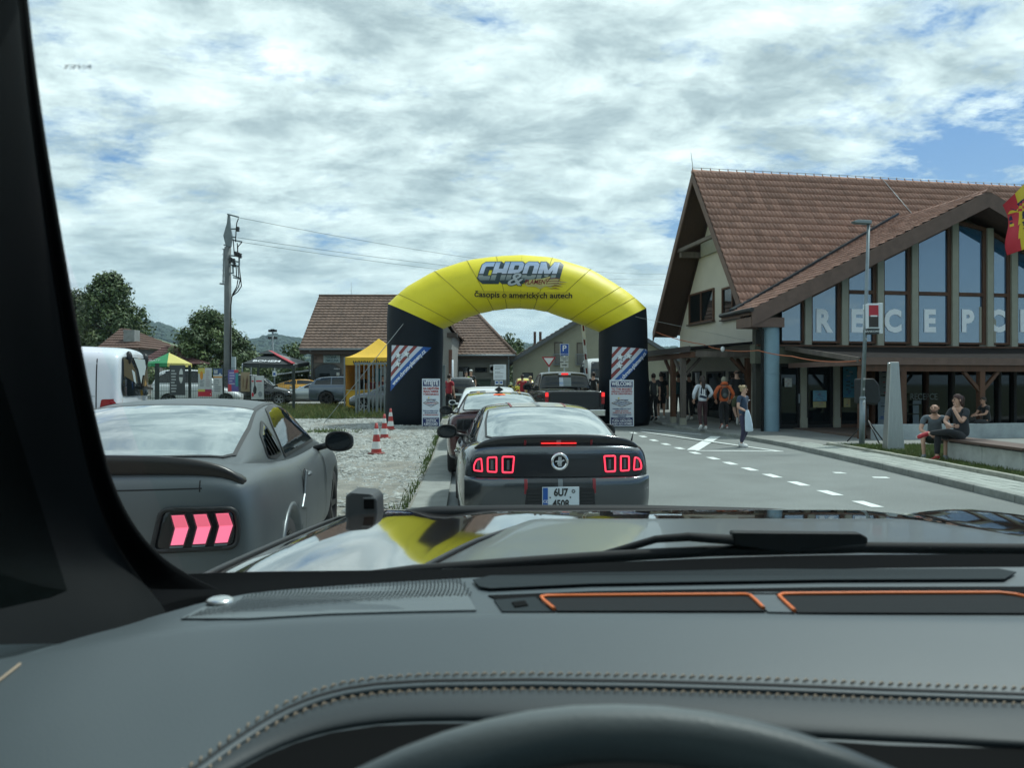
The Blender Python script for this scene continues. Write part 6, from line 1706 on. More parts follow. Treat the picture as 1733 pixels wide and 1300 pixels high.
# wire fence and the banners tied to it
FY = 34.0; fz = hgt(FY); x0, x1 = pxx(235, FY), pxx(497, FY)
fence = thing('wire_fence', 'green wire fence on slim posts across the back of the gravel', 'fence', (0, FY, fz))
for u, w in ((266, .075), (321, .045), (377, .05), (437, .045), (497, .055)):
    b = MB(); b.box(pxx(u, FY) - w, pxx(u, FY) + w, -.05, .05, -.2, pxz(615 if u < 300 else 618, FY) - fz); b.build('post', mat('post_green', (.012, .022, .02), .5), fence)
b = MB(); h_ = pxz(622, FY) - fz
n = int((x1 - x0) / .10)
for i in range(n + 1): x = lerp(x0, x1, i / n); b.box(x - .004, x + .004, -.004, .004, .02, h_)
for z in (.05, .35, .65, .95, 1.25, 1.55, h_ - .04): b.box(x0, x1, -.010, -.004, z - .008, z + .008)
b.build('wire_mesh', mat('wire_green', (.03, .05, .045), .5), fence, fix=False, kind='stuff')
def banner(u0, u1, v0, v1, m, label, deco, Y=33.8, wob=.05):
    w = pxx(u1, Y) - pxx(u0, Y); h = pxz(v0, Y) - pxz(v1, Y)
    t = thing('banner', label, 'banner', (pxx((u0 + u1) / 2, Y), Y, pxz(v1, Y)), 0, 'banners tied to the wire fence')
    b = MB(); rows = []
    def bend(x, z): return -.02 - wob * math.sin(2.6 * x / w + 1) * math.sin(3 * z / h)
    for j in range(9):
        z = h * j / 8; rows.append([(-w / 2 + w * i / 6, bend(-w / 2 + w * i / 6, z), z) for i in range(7)])
    b.grid(rows, 0, True); rows2 = [[(p[0], p[1] + .012, p[2]) for p in r] for r in rows]; b.grid(rows2, 0, True)
    me = b.mesh('sheet', m); put('sheet', me, t); bv = bvh_of(me)
    for k, (poly, mm) in enumerate(deco):
        d = drape(poly_me([(-w / 2 + a * w, c * h) for a, c in poly], 'xz'), bv, (0, 1, 0), .006 + .0025 * (k % 4), .25, 2); put_d('print', d, mm, t)
    for sx_ in (-1, 1):
        b = MB(); b.tube([(sx_ * w * .47, -.02, h - .02), (sx_ * w * .5, .19, h + .06)], .008, 4); b.build('tie', BLACKM, t)
def ell(cx, cz, rx, rz, n=20): return [(cx + rx * math.cos(2 * math.pi * k / n), cz + rz * math.sin(2 * math.pi * k / n)) for k in range(n)]
def lines(x0, x1, z0, z1, n, m, seed):
    r = random.Random(seed); out = []
    for k in range(n):
        z = lerp(z1, z0, (k + .3) / n); hh = (z1 - z0) / n * .45; e = x0 + (x1 - x0) * r.uniform(.6, 1)
        out.append((rect(x0 + (x1 - x0) * r.uniform(0, .1), e, z - hh, z), m))
    return out
GY = mat('print_pale_grey', (.34, .36, .36), .6); DKB = mat('banner_dark', (.045, .052, .055), .6)
banner(287, 314, 618, 669, DKB, 'dark grey fence banner with a white oval and rows of small lettering', [(ell(.76, .64, .13, .25), GY), (ell(.76, .64, .11, .225), mat('oval_mid', (.5, .52, .5), .6)), (rect(.64, .88, .60, .69), DKB)] + lines(.1, .5, .08, .86, 8, GY, 1))
banner(335.5, 359, 623, 671, mat('banner_white', (.44, .46, .46), .6), 'white fence banner with orange emblem and red and yellow foot', [(rect(.0, .5, .80, 1.0), mat('ban_yellow', (.50, .42, .10), .6)), (ell(.26, .74, .12, .15), mat('ban_orange', (.55, .22, .02), .6)), (rect(0, 1, 0, .17), mat('ban_red', (.45, .02, .04), .6)), (rect(0, .52, .17, .25), mat('ban_yellow', (.50, .42, .10), .6)), (rect(.52, 1, .17, .25), mat('ban_magenta', (.30, .03, .08), .6)), (rect(.1, .4, .06, .10), WHITE), (rect(.55, .92, .06, .10), WHITE)] + lines(.12, .5, .34, .58, 5, PRINTK, 2) + lines(.58, .9, .34, .92, 9, mat('ban_faint', (.34, .30, .32), .6), 3))
banner(361, 377, 624, 667, mat('banner_white', (.44, .46, .46), .6), 'narrow white fence banner with blue head and orange line', [(rect(0, 1, .76, 1), mat('ban_blue_dk', (.03, .07, .16), .6)), (rect(.1, .5, .80, .95), GY), (rect(.0, 1, .64, .69), mat('ban_orange', (.55, .22, .02), .6))] + lines(.1, .9, .08, .58, 6, PRINTK, 4))
banner(386, 404, 626, 663, mat('ban_violet', (.12, .10, .30), .6, var=.4, vscale=3), 'violet and red fence banner right beside the power pole', [(rect(.0, .35, .0, .35), mat('ban_scarlet', (.45, .04, .06), .6)), (rect(.75, 1, .25, 1), mat('ban_teal', (.04, .24, .26), .6)), (rect(.6, 1.0, .86, 1), mat('ban_scarlet', (.45, .04, .06), .6))] + lines(.1, .7, .3, .92, 5, mat('ban_lilac', (.36, .36, .5), .6), 5))
banner(407.5, 423, 630, 663, mat('ban_tan', (.24, .18, .11), .6, var=.25, vscale=3), 'tan fence banner with a dark figure on it', [([(.55, .1), (.72, .15), (.85, .55), (.75, .85), (.66, .6), (.6, .35)], mat('ban_brown', (.09, .04, .02), .6)), ([(.2, .2), (.34, .2), (.4, .6), (.3, .8)], mat('ban_ochre', (.16, .10, .05), .6))])
banner(425.5, 447, 636, 676, mat('banner_white', (.44, .46, .46), .6), 'white fence banner with a black guitar drawing', [([(.26, .95), (.31, .95), (.33, .6), (.45, .45), (.40, .25), (.24, .2), (.14, .35), (.18, .5), (.25, .58)], INK), (rect(.04, .2, .74, .8), mat('ban_red', (.45, .02, .04), .6)), (rect(.4, .85, .74, .8), mat('ban_red', (.45, .02, .04), .6)), (ell(.12, .2, .09, .09), mat('ban_red', (.45, .02, .04), .6)), (ell(.72, .22, .16, .12), PRINTK)] + lines(.5, .9, .38, .7, 5, GY, 7))

# parasols and gazebo
par = thing('parasol', 'large green and yellow parasol over the fence', 'parasol', (pxx(286, 44), 44, hgt(44)))
zt, zE = pxz(597, 44) - hgt(44), pxz(615.5, 44) - hgt(44)
b = MB(); b.tube([(0, 0, 0), (0, 0, zt)], .035, 8); b.build('pole', STEEL, par)
cols = [mat('parasol_green', (.02, .20, .075), .7), mat('parasol_yellow', (.52, .46, .13), .7)]
for k in range(8):
    a0 = 2 * math.pi * k / 8 + R(-160); a1 = a0 + 2 * math.pi / 8; rr_ = 1.22
    b = MB(); p0 = (rr_ * math.cos(a0), rr_ * math.sin(a0), zE); p1 = (rr_ * math.cos(a1), rr_ * math.sin(a1), zE)
    b.add([(0, 0, zt), p0, p1, (p0[0], p0[1], zE - .2), (p1[0], p1[1], zE - .2), (0, 0, zt - .03)], [(0, 1, 2), (1, 3, 4, 2), (5, 2, 1)])
    b.build('canopy_panel', cols[0 if k in (1, 0, 5, 4, 6) else 1], par)
b = MB(); b.join(text_me('ZLATÝ', .22, .01, .2), 0, Matrix.Translation((-.42, -.98, (zt + zE) / 2 - .16)) @ Matrix.Rotation(R(-42), 4, 'X')); b.build('parasol_print', GY, par, fix=False)
gz_ = thing('gazebo', 'black beer gazebo with red ridge stripe and white lettering', 'gazebo', (0, 0, 0))
GYY = 45.0; bK = mat('gazebo_black', (.022, .028, .030), .7, var=.2, vscale=2); bG = mat('gazebo_grey', (.14, .15, .15), .7); bR = mat('gazebo_red', (.38, .035, .05), .7)
def gp(u, v, dy=0): 
    return Vector((pxx(u, GYY + dy), GYY + dy, pxz(v, GYY + dy)))
pk = gp(457, 595.5, 2); e0, e1 = gp(410, 615, 0), gp(497, 617, 0); e2, e3 = gp(523, 613, 3.5), gp(425, 611, 3.5)
for nm, q, m in (('canopy_panel', (e0, e1, pk), bK), ('canopy_panel', (e1, e2, pk), bG), ('canopy_panel', (e2, e3, pk), bK), ('canopy_panel', (e3, e0, pk), bK)):
    b = MB(); b.prism([(0, 0), (1, 0), (.5, 1)], (0, 0, 0), 0) if False else b.add([*q, *[p - Vector((0, 0, .04)) for p in q]], [(0, 1, 2), (5, 4, 3), (0, 3, 4, 1), (1, 4, 5, 2), (2, 5, 3, 0)]); b.build(nm, m, gz_)
b = MB(); b.beam(pk + Vector((0, -.05, .05)), e1 + Vector((0, -.04, .06)), .24, .05); b.build('ridge_stripe', bR, gz_)
for a, c in ((e0, e1), (e1, e2)):
    b = MB(); b.add([a, c, c - Vector((0, 0, .22)), a - Vector((0, 0, .22)), a + Vector((0, .02, 0)), c + Vector((0, .02, 0)), c + Vector((0, .02, -.22)), a + Vector((0, .02, -.22))], [(0, 1, 2, 3), (7, 6, 5, 4), (0, 4, 5, 1), (3, 2, 6, 7)]); b.build('valance', bK, gz_)
c_ = pk + Vector((0, -.5, -.05)); b = MB()
b.add([c_ + Vector((0, 0, .12)), c_ + Vector((-.5, -.3, -.1)), c_ + Vector((.5, -.3, -.1)), c_ + Vector((.5, .6, -.1)), c_ + Vector((-.5, .6, -.1))], [(0, 1, 2), (0, 2, 3), (0, 3, 4), (0, 4, 1)]); b.build('vent_cap', bK, gz_)
nrm = (e1 - e0).cross(pk - e0).normalized(); nrm = nrm if nrm.y < 0 else -nrm
mid = e0.lerp(e1, .45).lerp(pk, .16) + nrm * .05
ux = (e1 - e0).normalized(); uz = (pk - e0.lerp(e1, .5)).normalized(); M_ = Matrix(((ux.x, 0, uz.x, mid.x), (ux.y, 0, uz.y, mid.y), (ux.z, 0, uz.z, mid.z), (0, 0, 0, 1)))
b = MB(); b.join(text_me('BOHEM', .44, .016, .2, 1.1), 0, M_); b.build('gazebo_lettering', WHITE, gz_, fix=False)
for p in (e0, e1, e2, e3): b = MB(); b.tube([(p.x, p.y, hgt(p.y)), (p.x, p.y, p.z)], .04, 6); b.build('leg', STEEL_D, gz_)
wt = thing('market_stall', 'low white awning stall behind the black gazebo', 'stall', (pxx(508, 49), 49, hgt(49)))
b = MB(); slab(b, [(-1.5, -1, 1.55), (.9, -1, 1.85), (.9, 1, 2.0), (-1.5, 1, 1.75)], .04); b.build('awning', mat('awning_pale', (.40, .42, .42), .7), wt)
for x, y in ((-1.4, -.9), (.8, -.9), (-1.4, .9), (.8, .9)): b = MB(); b.tube([(x, y, 0), (x, y, 1.65)], .025, 6); b.build('leg', STEEL_D, wt)
part('counter', mat('counter_dark', (.06, .06, .058), .7), wt, (-1.3, .7, -.7, -.2, 0, .95))
sgn_ = thing('parking_sign', 'small white sign with blue square on a thin post in the yard', 'sign', (pxx(464.5, 44.4), 44.4, hgt(44.4)))
b = MB(); b.tube([(0, .03, 0), (0, .03, 2.0)], .025, 6); b.build('post', STEEL_D, sgn_); part('plate', SIGNW, sgn_, (-.11, .11, -.02, 0, pxz(637, 44.4) - hgt(44.4), pxz(628, 44.4) - hgt(44.4))); part('symbol', BLUE, sgn_, (-.07, .07, -.03, -.021, pxz(635, 44.4) - hgt(44.4), pxz(631, 44.4) - hgt(44.4)))

# yellow market tent
TY = 35.2; tx0, tx1 = pxx(583, TY), pxx(698, TY); tz = hgt(TY); te = pxz(605, TY); tv = pxz(618, TY); TD = 3.0
tent = thing('market_tent', 'yellow folding tent with black web address on its valance', 'tent', (0, 0, 0))
mx, my = (tx0 + tx1) / 2 - .25, TY + TD / 2; tp = pxz(573, my)
b = MB()
cor = [(tx0, TY), (tx1, TY), (tx1, TY + TD), (tx0, TY + TD)]
for (xa, ya), (xb, yb) in zip(cor, cor[1:] + cor[:1]):
    rows = []
    for k in range(7):
        f = k / 6; zc = te + (tp - te) * (f ** 1.45)
        rows.append([(lerp(lerp(xa, xb, g), mx, f), lerp(lerp(ya, yb, g), my, f), zc - .05 * math.sin(math.pi * g) * (1 - f)) for g in (0, .25, .5, .75, 1)])
    b.grid(rows, 0, True)
b.build('roof', TENT_Y, tent)
b = MB()
for (xa, ya), (xb, yb) in zip(cor, cor[1:] + cor[:1]):
    rows = [[(lerp(xa, xb, g), lerp(ya, yb, g) - (.02 * math.sin(g * 9)), z) for g in [k / 8 for k in range(9)]] for z in (te, tv)]
    b.grid(rows, 0, True)
vo = b.build('valance', TENT_Y, tent)
me = text_me(WEB, .40, .012, .15, .92, 'LEFT'); me.transform(Matrix.Translation((pxx(597, TY), TY - .06, (te + tv) / 2 - .05))); put_d('web_address', me, INK, vo)
for x, y in cor: b = MB(); b.box(x - .03, x + .03, y - .03, y + .03, tz, te); b.build('leg', STEEL_D, tent)
TSIDE = mat('tent_side_backlit', (.60, .26, .02), .7, var=.15, vscale=3)  # orange base stands in for daylight coming through the cloth
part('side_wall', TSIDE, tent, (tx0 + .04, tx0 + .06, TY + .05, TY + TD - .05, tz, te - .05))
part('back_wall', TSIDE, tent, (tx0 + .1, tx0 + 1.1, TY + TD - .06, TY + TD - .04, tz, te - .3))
part('counter_front', mat('tent_counter', (.52, .30, .02), .7), tent, (tx0 + .08, tx1 - .1, TY + .02, TY + .05, tz, pxz(661, TY)))
part('counter_top', mat('counter_pale', (.35, .30, .15), .6), tent, (tx0 + .08, tx1 - .1, TY - .02, TY + .5, pxz(661, TY), pxz(659.5, TY)))
for x in (.95, 1.7): part('hanging_shirt', mat('shirt_blue', (.04, .22, .32), .8) if x < 1.2 else mat('shirt_dark', (.02, .02, .03), .8), tent, (tx0 + x, tx0 + x + .35, TY + 2.4, TY + 2.46, tz + 1.2, tz + 2.0))

# grey steel gate
GYt = 31.8; g0 = hgt(GYt)
gate = thing('steel_gate', 'open grey steel bar gate standing in front of the yellow tent', 'gate', (0, GYt, g0))
zt = pxz(617, GYt) - g0; zb_ = .12
for u, w in ((603, .045), (608, .03), (616, .018), (624, .04), (631, .018), (638, .05), (644.5, .025), (651, .03)):
    b = MB(); b.box(pxx(u, GYt) - w, pxx(u, GYt) + w, -.03, .03, zb_, zt); b.build('bar', STEEL_D, gate)
part('rail', STEEL_D, gate, (pxx(600, GYt), pxx(655, GYt), -.026, .026, zt + .001, zt + .08)); part('rail', STEEL_D, gate, (pxx(600, GYt), pxx(655, GYt), -.026, .026, zb_ - .07, zb_ - .001))
gp_ = thing('gate_post', 'grey square gate post right of the left arch leg', 'post', (pxx(750.5, 31), 31, hgt(31))); part('post', STEEL_D, gp_, (-.07, .07, -.07, .07, -.1, pxz(619, 31) - hgt(31))); part('cap', STEEL, gp_, (-.085, .085, -.085, .085, pxz(619, 31) - hgt(31) + .001, pxz(619, 31) - hgt(31) + .03))

# signs and barrier seen through the arch
SY = 38.0; sz = hgt(SY)
ps = thing('parking_sign', 'blue parking sign with two white plates on its post, through the arch', 'sign', (pxx(955, SY), SY, sz))
b = MB(); b.tube([(0, .05, 0), (0, .05, pxz(582, SY) - sz)], .035, 8); b.build('post', STEEL, ps)
def zz_(v): return pxz(v, SY) - sz
def xx_(u): return pxx(u, SY) - pxx(955, SY)
pb = part('plate', mat('plate_edge', (.5, .55, .6), .5), ps, (xx_(947.5), xx_(963), -.02, 0, zz_(602.5), zz_(582)))
part('plate_face', mat('sign_blue', (.012, .075, .33), .4), pb, (xx_(948.5), xx_(962), -.026, -.0205, zz_(601.8), zz_(582.7)))
me = text_me('P', .42, .012); me.transform(Matrix.Translation((0, -.03, zz_(590)))); put_d('letter', me, WHITE, pb)
me = text_me('REZERVACE', .07, .002); me.transform(Matrix.Translation((0, -.03, zz_(599.6)))); put_d('word', me, WHITE, pb)
for v0, v1, tx, sz2 in ((604, 612, 'VOZIDLA\nZTP', .085), (614, 622.5, '', .1)):
    o_ = part('extra_plate', mat('plate_pale', (.42, .44, .42), .5), ps, (xx_(948), xx_(962), -.02, 0, zz_(v1), zz_(v0)))
    if tx: me = text_me(tx, sz2, .002); me.transform(Matrix.Translation((0, -.025, (zz_(v0) + zz_(v1)) / 2))); put_d('word', me, INK, o_)
    else:
        b = MB(); b.prism([(-.12, -.02), (.06, -.02), (.06, -.05), (.14, 0), (.06, .05), (.06, .02), (-.12, .02)], (0, -.004, 0), 0, (0, -.021, (zz_(v0) + zz_(v1)) / 2)); b.build('arrow', INK, o_)
yl = thing('yield_sign', 'white and red give way triangle left of the parking sign', 'sign', (pxx(929, 36), 36, hgt(36)))
h36 = hgt(36); a = [(pxx(916.5, 36) - pxx(929, 36), pxz(604, 36) - h36), (pxx(941, 36) - pxx(929, 36), pxz(604, 36) - h36), (0, pxz(622, 36) - h36)]
b = MB(); b.prism(rnd_poly(a, .04), (0, .02, 0)); b.build('border', mat('sign_red', (.36, .02, .035), .4), yl)
b = MB(); b.prism(inset(a, .115), (0, .004, 0), 0, (0, -.0045, 0)); b.build('face', WHITE, yl)
b = MB(); b.tube([(0, .05, 0), (0, .05, a[0][1])], .03, 8); b.build('post', STEEL, yl)
ba = thing('barrier_boom', 'raised white barrier boom with dark red stripes right of the parking sign', 'barrier', (pxx(996, 30), 30, hgt(30)))
p0 = Vector((0, 0, .9)); p1 = Vector((pxx(986.5, 30) - pxx(996, 30), 0, pxz(545, 30) - hgt(30)))
b = MB(); b.beam(p0, p1, .13, .05, 0, (0, 1, 0)); b.build('boom', WHITE, ba)
for k in range(5):
    f = .12 + .19 * k; b = MB(); b.beam(p0.lerp(p1, f), p0.lerp(p1, f + .075), .07, .058, 0, (0, 1, 0)); b.build('stripe', mat('boom_red', (.16, .02, .025), .5), ba)
part('housing', mat('housing_grey', (.2, .21, .21), .6), ba, (-.18, .18, -.15, .15, -.05, 1.05))
ns = thing('notice_board', 'white notice board with faint lines on posts, through the arch', 'sign', (pxx(846, 46), 46, hgt(46)))
h46 = hgt(46)
part('board', SIGNW, ns, (pxx(835, 46) - pxx(846, 46), pxx(856.5, 46) - pxx(846, 46), -.03, 0, pxz(643, 46) - h46, pxz(617, 46) - h46))
b = MB(); r_ = random.Random(2)
for k in range(9):
    if k in (3, 6): continue
    z = pxz(620 + 2.4 * k, 46) - h46; b.box(-.30, -.30 + r_.uniform(.3, .55), -.036, -.031, z - .012, z + .012)
b.build('print', PRINTK, ns)
for x in (-.3, .3): b = MB(); b.tube([(x, .03, 0), (x, .03, pxz(620, 46) - h46)], .03, 6); b.build('post', STEEL_D, ns)
for x in (-.18, .08): part('small_plate', SIGNW, ns, (x - .11, x + .11, -.03, 0, pxz(651, 46) - h46, pxz(644.5, 46) - h46)); part('symbol', BLUE, ns, (x - .07, x + .07, -.036, -.031, pxz(649, 46) - h46, pxz(646, 46) - h46))
wc = thing('waste_container', 'dark green waste container against the low grey house', 'container', (pxx(812, 49.5), 49.5, hgt(49.5)))
b = MB(); b.prism([(-.62, .15), (.62, .15), (.70, 1.25), (-.70, 1.25)], (0, .8, 0)); put('tub', bevel(b.mesh('tub', mat('bin_green', (.012, .035, .022), .5)), .04), wc); part('lid', mat('bin_lid', (.016, .03, .024), .5), wc, (-.74, .74, -.06, .86, 1.253, 1.33))
for x in (-.5, .5):
    for y in (.15, .65): b = MB(); b.lathe([(.0, -.03), (.09, -.03), (.09, .03), (.0, .03)], 10, 0, (x, y, .09), 'x'); b.build('castor', RUBBER, wc)
vc = Car('white_truck', 'white lorry cab corner just visible between pickup and right arch leg', 'truck', (4.3, 35.5, hgt(35)), R(180))
st = [(.1, 1.1, .5, 2.35, 2.4, .1), (1.2, 1.12, .5, 2.38, 2.42, .1), (1.9, 1.1, .5, 2.25, 2.32, .12), (2.2, 1.05, .5, 1.45, 1.5, .12), (2.4, 1.0, .5, 1.2, 1.25, .12)]
wb = body_mesh(st, paint('lorry_white', (.5, .52, .52), .35, 0, .4), (.04, .01), bulge=.03); vc.shell(wb, None, None)
vc.decal('windscreen', rnd_poly([(-.9, 1.5), (.9, 1.5), (.82, 2.22), (-.82, 2.22)], .08), 'xz', (0, -1, 0), GLASSD, .006, bv=vc.bvh, res=.2)
for s_ in (1, -1):
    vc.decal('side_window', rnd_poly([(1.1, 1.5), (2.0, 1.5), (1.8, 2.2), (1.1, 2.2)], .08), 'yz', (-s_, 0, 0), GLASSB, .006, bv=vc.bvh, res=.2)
    wheel(vc.root, s_ * .95, .6, .42, .25, RIM_D, 6, s_); wheel(vc.root, s_ * .95, 1.9, .42, .25, RIM_D, 6, s_)
    b = MB(); b.box(s_ * 1.18, s_ * 1.34, 2.0, 2.1, 1.55, 2.0); put('mirror', bevel(b.mesh('mirror', BLACK), .03), vc.root)
    b = MB(); b.tube([(s_ * 1.05, 1.95, 1.5), (s_ * 1.26, 2.06, 1.62), (s_ * 1.26, 2.06, 2.1), (s_ * 1.02, 1.8, 2.2)], .025, 6); b.build('mirror_arm', BLACK, vc.root)
simple_car('sports_car', 'yellow car with dark windows, its roof showing left of the pickup', 'car', (pxx(889, 37), 37, hgt(37) + .02), R(2), 4.3, 1.1, 1.47, .98, paint('yellow_car', (.55, .45, .02), .3, 0, .7), style='suv')

# lamp post with the cash machine sign
LY = 19.3; lx = pxx(1458.5, LY)
lamp = thing('street_lamp', 'slim grey street lamp with flat lantern beside the footway', 'street lamp', (lx, LY, .10))
lz = pxz(377, LY) - .1; tp_ = pxx(1470, LY) - lx
b = MB(); b.tube([(0, 0, 0), (.02, 0, 1.15)], .068, 12); b.lathe([(.068, 0), (.075, .01), (.075, .05), (.05, .08)], 12, 0, (.02, 0, 1.13)); b.tube([(.02, 0, 1.18), (tp_ * .55, 0, lz * .55), (tp_, 0, lz)], [.05, .045, .038], 12); b.build('pole', mat('lamp_grey', (.20, .24, .26), .45, .4, var=.12, vscale=6), lamp)
b = MB(); b.prism([(-.42, .03), (-.36, -.015), (.04, -.04), (.04, .05), (-.30, .065)], (0, .20, 0), 0, (tp_, -.10, lz)); put('lantern', bevel(b.mesh('lantern', mat('lantern_grey', (.22, .25, .26), .4, .4)), .012), lamp)
for z, x in ((2.62, .09), (1.36, .03), (1.62, .04), (1.0, .02)):
    b = MB(); b.box(x - .025, x + .02, -.058 - (.016 if z < 1.2 else 0), -.05, z, z + .06); b.build('sticker', mat('sticker_white', (.35, .36, .36), .6), lamp)
bk = thing('bank_sign', 'lit box sign with red and black squares, hung on the street lamp', 'sign', (lx, LY, .1))
def bx(u): return pxx(u, LY) - lx
def bz(v): return pxz(v, LY - .1) - .1
b = MB(); b.box(bx(1463.5), bx(1483.5), -.16, .12, bz(556.5), bz(514)); b.box(bx(1483.5), bx(1489.5), -.155, .115, bz(565), bz(513)); put('box', bevel(b.mesh('box', SIGNW), .012), bk)
part('square_red', mat('bank_red', (.42, .025, .04), .4), bk, (bx(1465.5), bx(1481.5), -.166, -.161, bz(535), bz(517))); part('square_black', mat('bank_black', (.035, .026, .022), .4), bk, (bx(1465.5), bx(1481.5), -.166, -.161, bz(554), bz(535.2))); part('dash', WHITE, bk, (bx(1468), bx(1479.5), -.172, -.167, bz(536.3), bz(534)))
o_ = part('strip', mat('bank_strip', (.03, .035, .04), .5), bk, (bx(1463.5), bx(1482.5), -.15, .1, bz(565.5), bz(557.5)))
me = text_me('BANKOMAT', .075, .003); me.transform(Matrix.Translation(((bx(1463.5) + bx(1482.5)) / 2, -.156, bz(561.3)))); put_d('word', me, WHITE, o_)
b = MB(); b.beam((0.05, 0, bz(525)), (bx(1470), 0, bz(525)), .04, .04); b.beam((0.05, 0, bz(550)), (bx(1470), 0, bz(550)), .04, .04); b.build('bracket', STEEL, bk)

# steel totem
TYY = 17.7; tx = pxx(1511, TYY)
tot = thing('steel_totem', 'tapered brushed steel totem standing on the lawn', 'totem', (tx, TYY, .09))
th_ = pxz(613, TYY) - .09; b = MB()
a, c = .19, .085; x_ = pxx(1514, TYY) - tx
vs = [(-a, -.13, 0), (a + .02, -.13, 0), (a + .02, .13, 0), (-a, .13, 0), (x_ - c - .045, -.08, th_), (x_ + c - .02, -.08, th_), (x_ + c - .02, .08, th_), (x_ - c - .045, .08, th_)]
b.add(vs, [(0, 3, 2, 1), (4, 5, 6, 7), (0, 1, 5, 4), (1, 2, 6, 5), (2, 3, 7, 6), (3, 0, 4, 7)]); put('shaft', bevel(b.mesh('shaft', mat('brushed_steel', (.40, .41, .40), .35, .75, var=.12, vscale=5, aniso=(10, 10, .6))), .012), tot)
b = MB(); b.tube([(x_ - .09, -.05, th_ - .02), (x_ - .16, -.07, th_ - .03), (x_ - .19, -.08, th_ - .05)], .016, 8); b.build('spout', CHROME, tot)

# covered loudspeaker on a tripod
LSY = 19.8
ls = thing('loudspeaker', 'black loudspeaker under a cover on a tripod behind the street lamp', 'speaker', (pxx(1468, LSY), LSY, .1))
b = MB(); b.prism([(-.27, 1.02), (.16, .98), (.27, 1.12), (.22, 1.5), (.10, 1.66), (-.27, 1.66)], (0, .4, 0), 0, (0, -.2, 0)); put('cover', bevel(b.mesh('cover', mat('cover_black', (.014, .016, .018), .6, bump=.3, bscale=8)), .05, 3), ls)
b = MB(); b.tube([(0, 0, .45), (0, 0, 1.05)], .03, 8); b.build('pole', BLACK, ls)
for a in (2.6, .2, -1.4): b = MB(); b.tube([(0, 0, .6), (.48 * math.cos(a), .48 * math.sin(a), .02)], .018, 6); b.build('leg', BLACK, ls)

# concrete bench with timber seat
bench = thing('concrete_bench', 'whitewashed concrete bench with brown timber seat on the lawn', 'bench', (0, 0, .08))
CB = mat('bench_concrete', (.44, .46, .44), .85, var=.22, vscale=2.5, bump=.2, bscale=40)
for y0, y1 in ((13.25, 14.35), (14.36, 15.5)):
    b = MB(); b.box(8.78, 9.28, y0, y1, -.1, .37); put('block', bevel(b.mesh('block', CB), .015), bench)
for k in range(3):
    b = MB(); b.box(8.66 + .225 * k, 8.66 + .225 * k + .218, 13.05, 15.85, .40, .45); put('seat_plank', bevel(b.mesh('seat_plank', mat('bench_plank', (.085, .050, .038), .6, var=.3, vscale=5, aniso=(1, .15, 1))), .008), bench)
for y in (13.4, 14.35, 15.35): part('seat_bearer', BLACKM, bench, (8.75, 9.3, y - .04, y + .04, .371, .399))

# flag on a pole just outside the picture
FLY = 16.5; fx = pxx(1772, FLY)
flag = thing('flag', 'red and yellow flag with checkered eagle on a dark blue roundel', 'flag', (fx, FLY, .1))
b = MB(); b.tube([(0, 0, 0), (0, 0, 7.2)], [.05, .035], 10); b.build('flagpole', SIGNW, flag)
FR = mat('flag_red', (.50, .03, .05), .7); FYl = mat('flag_yellow', (.62, .46, .03), .7)
ul = [(1741, 296), (1733, 304), (1718, 322), (1706, 338), (1697, 347)]
def fpt(f, g):
    """f along the fly from the pole, g down the hoist"""
    top = Vector((lerp(1772, 1697, f), lerp(268, 347, f ** .9))); bot = Vector((lerp(1772, 1709, f), lerp(408, 432, f)))
    p = top.lerp(bot, g); p.x += 6 * math.sin(g * 5.5) * f
    y = .16 * math.sin(f * 7 + g * 1.5) * (.3 + f)
    return Vector((pxx(p.x, FLY + y) - fx, y, pxz(p.y, FLY + y) - .1))
b = MB(); n = 22
rows = [[fpt(i / n, j / 20) for i in range(n + 1)] for j in range(21)]
b.grid(rows, 0, True)
for q in range(len(b.m)):
    i, j = q % n, q // n
    b.m[q] = 0 if (i / n > .66 + .05 * math.sin(j / 20 * 4 + .5)) else 1
b.grid([[p + Vector((0, .006, 0)) for p in r] for r in rows], 0, True)
fme = b.mesh('cloth', [FR, FYl]); put('cloth', fme, flag); fbv = bvh_of(fme)
cz_ = Vector((pxx(1737, FLY) - fx, pxz(364, FLY) - .1)); rr_ = .355
d = drape(poly_me([(cz_.x + rr_ * math.cos(t), cz_.y + rr_ * math.sin(t)) for t in [2 * math.pi * k / 28 for k in range(28)]], 'xz'), fbv, (0, 1, 0), .008, .12, 3); rd = put_d('roundel', d, mat('flag_navy', (.015, .018, .07), .7), flag)
ey = MB(); er = MB(); s = .055
shape = ["..x.....x..", ".xxx...xxx.", "xxxx.x.xxxx", "xxxxxxxxxxx", "xx.xxxxx.xx", "x..xxxxx..x", "...xxxxx...", "..xxxxxxx..", ".x..xxx..x.", "x..xxxxx..x"]
for j, row in enumerate(shape):
    for i, ch in enumerate(row):
        if ch == 'x':
            x = cz_.x + (i - 5) * s; z = cz_.y + (4.5 - j) * s
            q = rect(x - s / 2, x + s / 2, z - s / 2, z + s / 2); d = drape(poly_me(q, 'xz'), fbv, (0, 1, 0), .013, .2, 3)
            (ey if (i + j) % 2 else er).join(d)
ey.build('emblem_yellow', FYl, rd, fix=False, kind='stuff'); er.build('emblem_red', FR, rd, fix=False, kind='stuff')
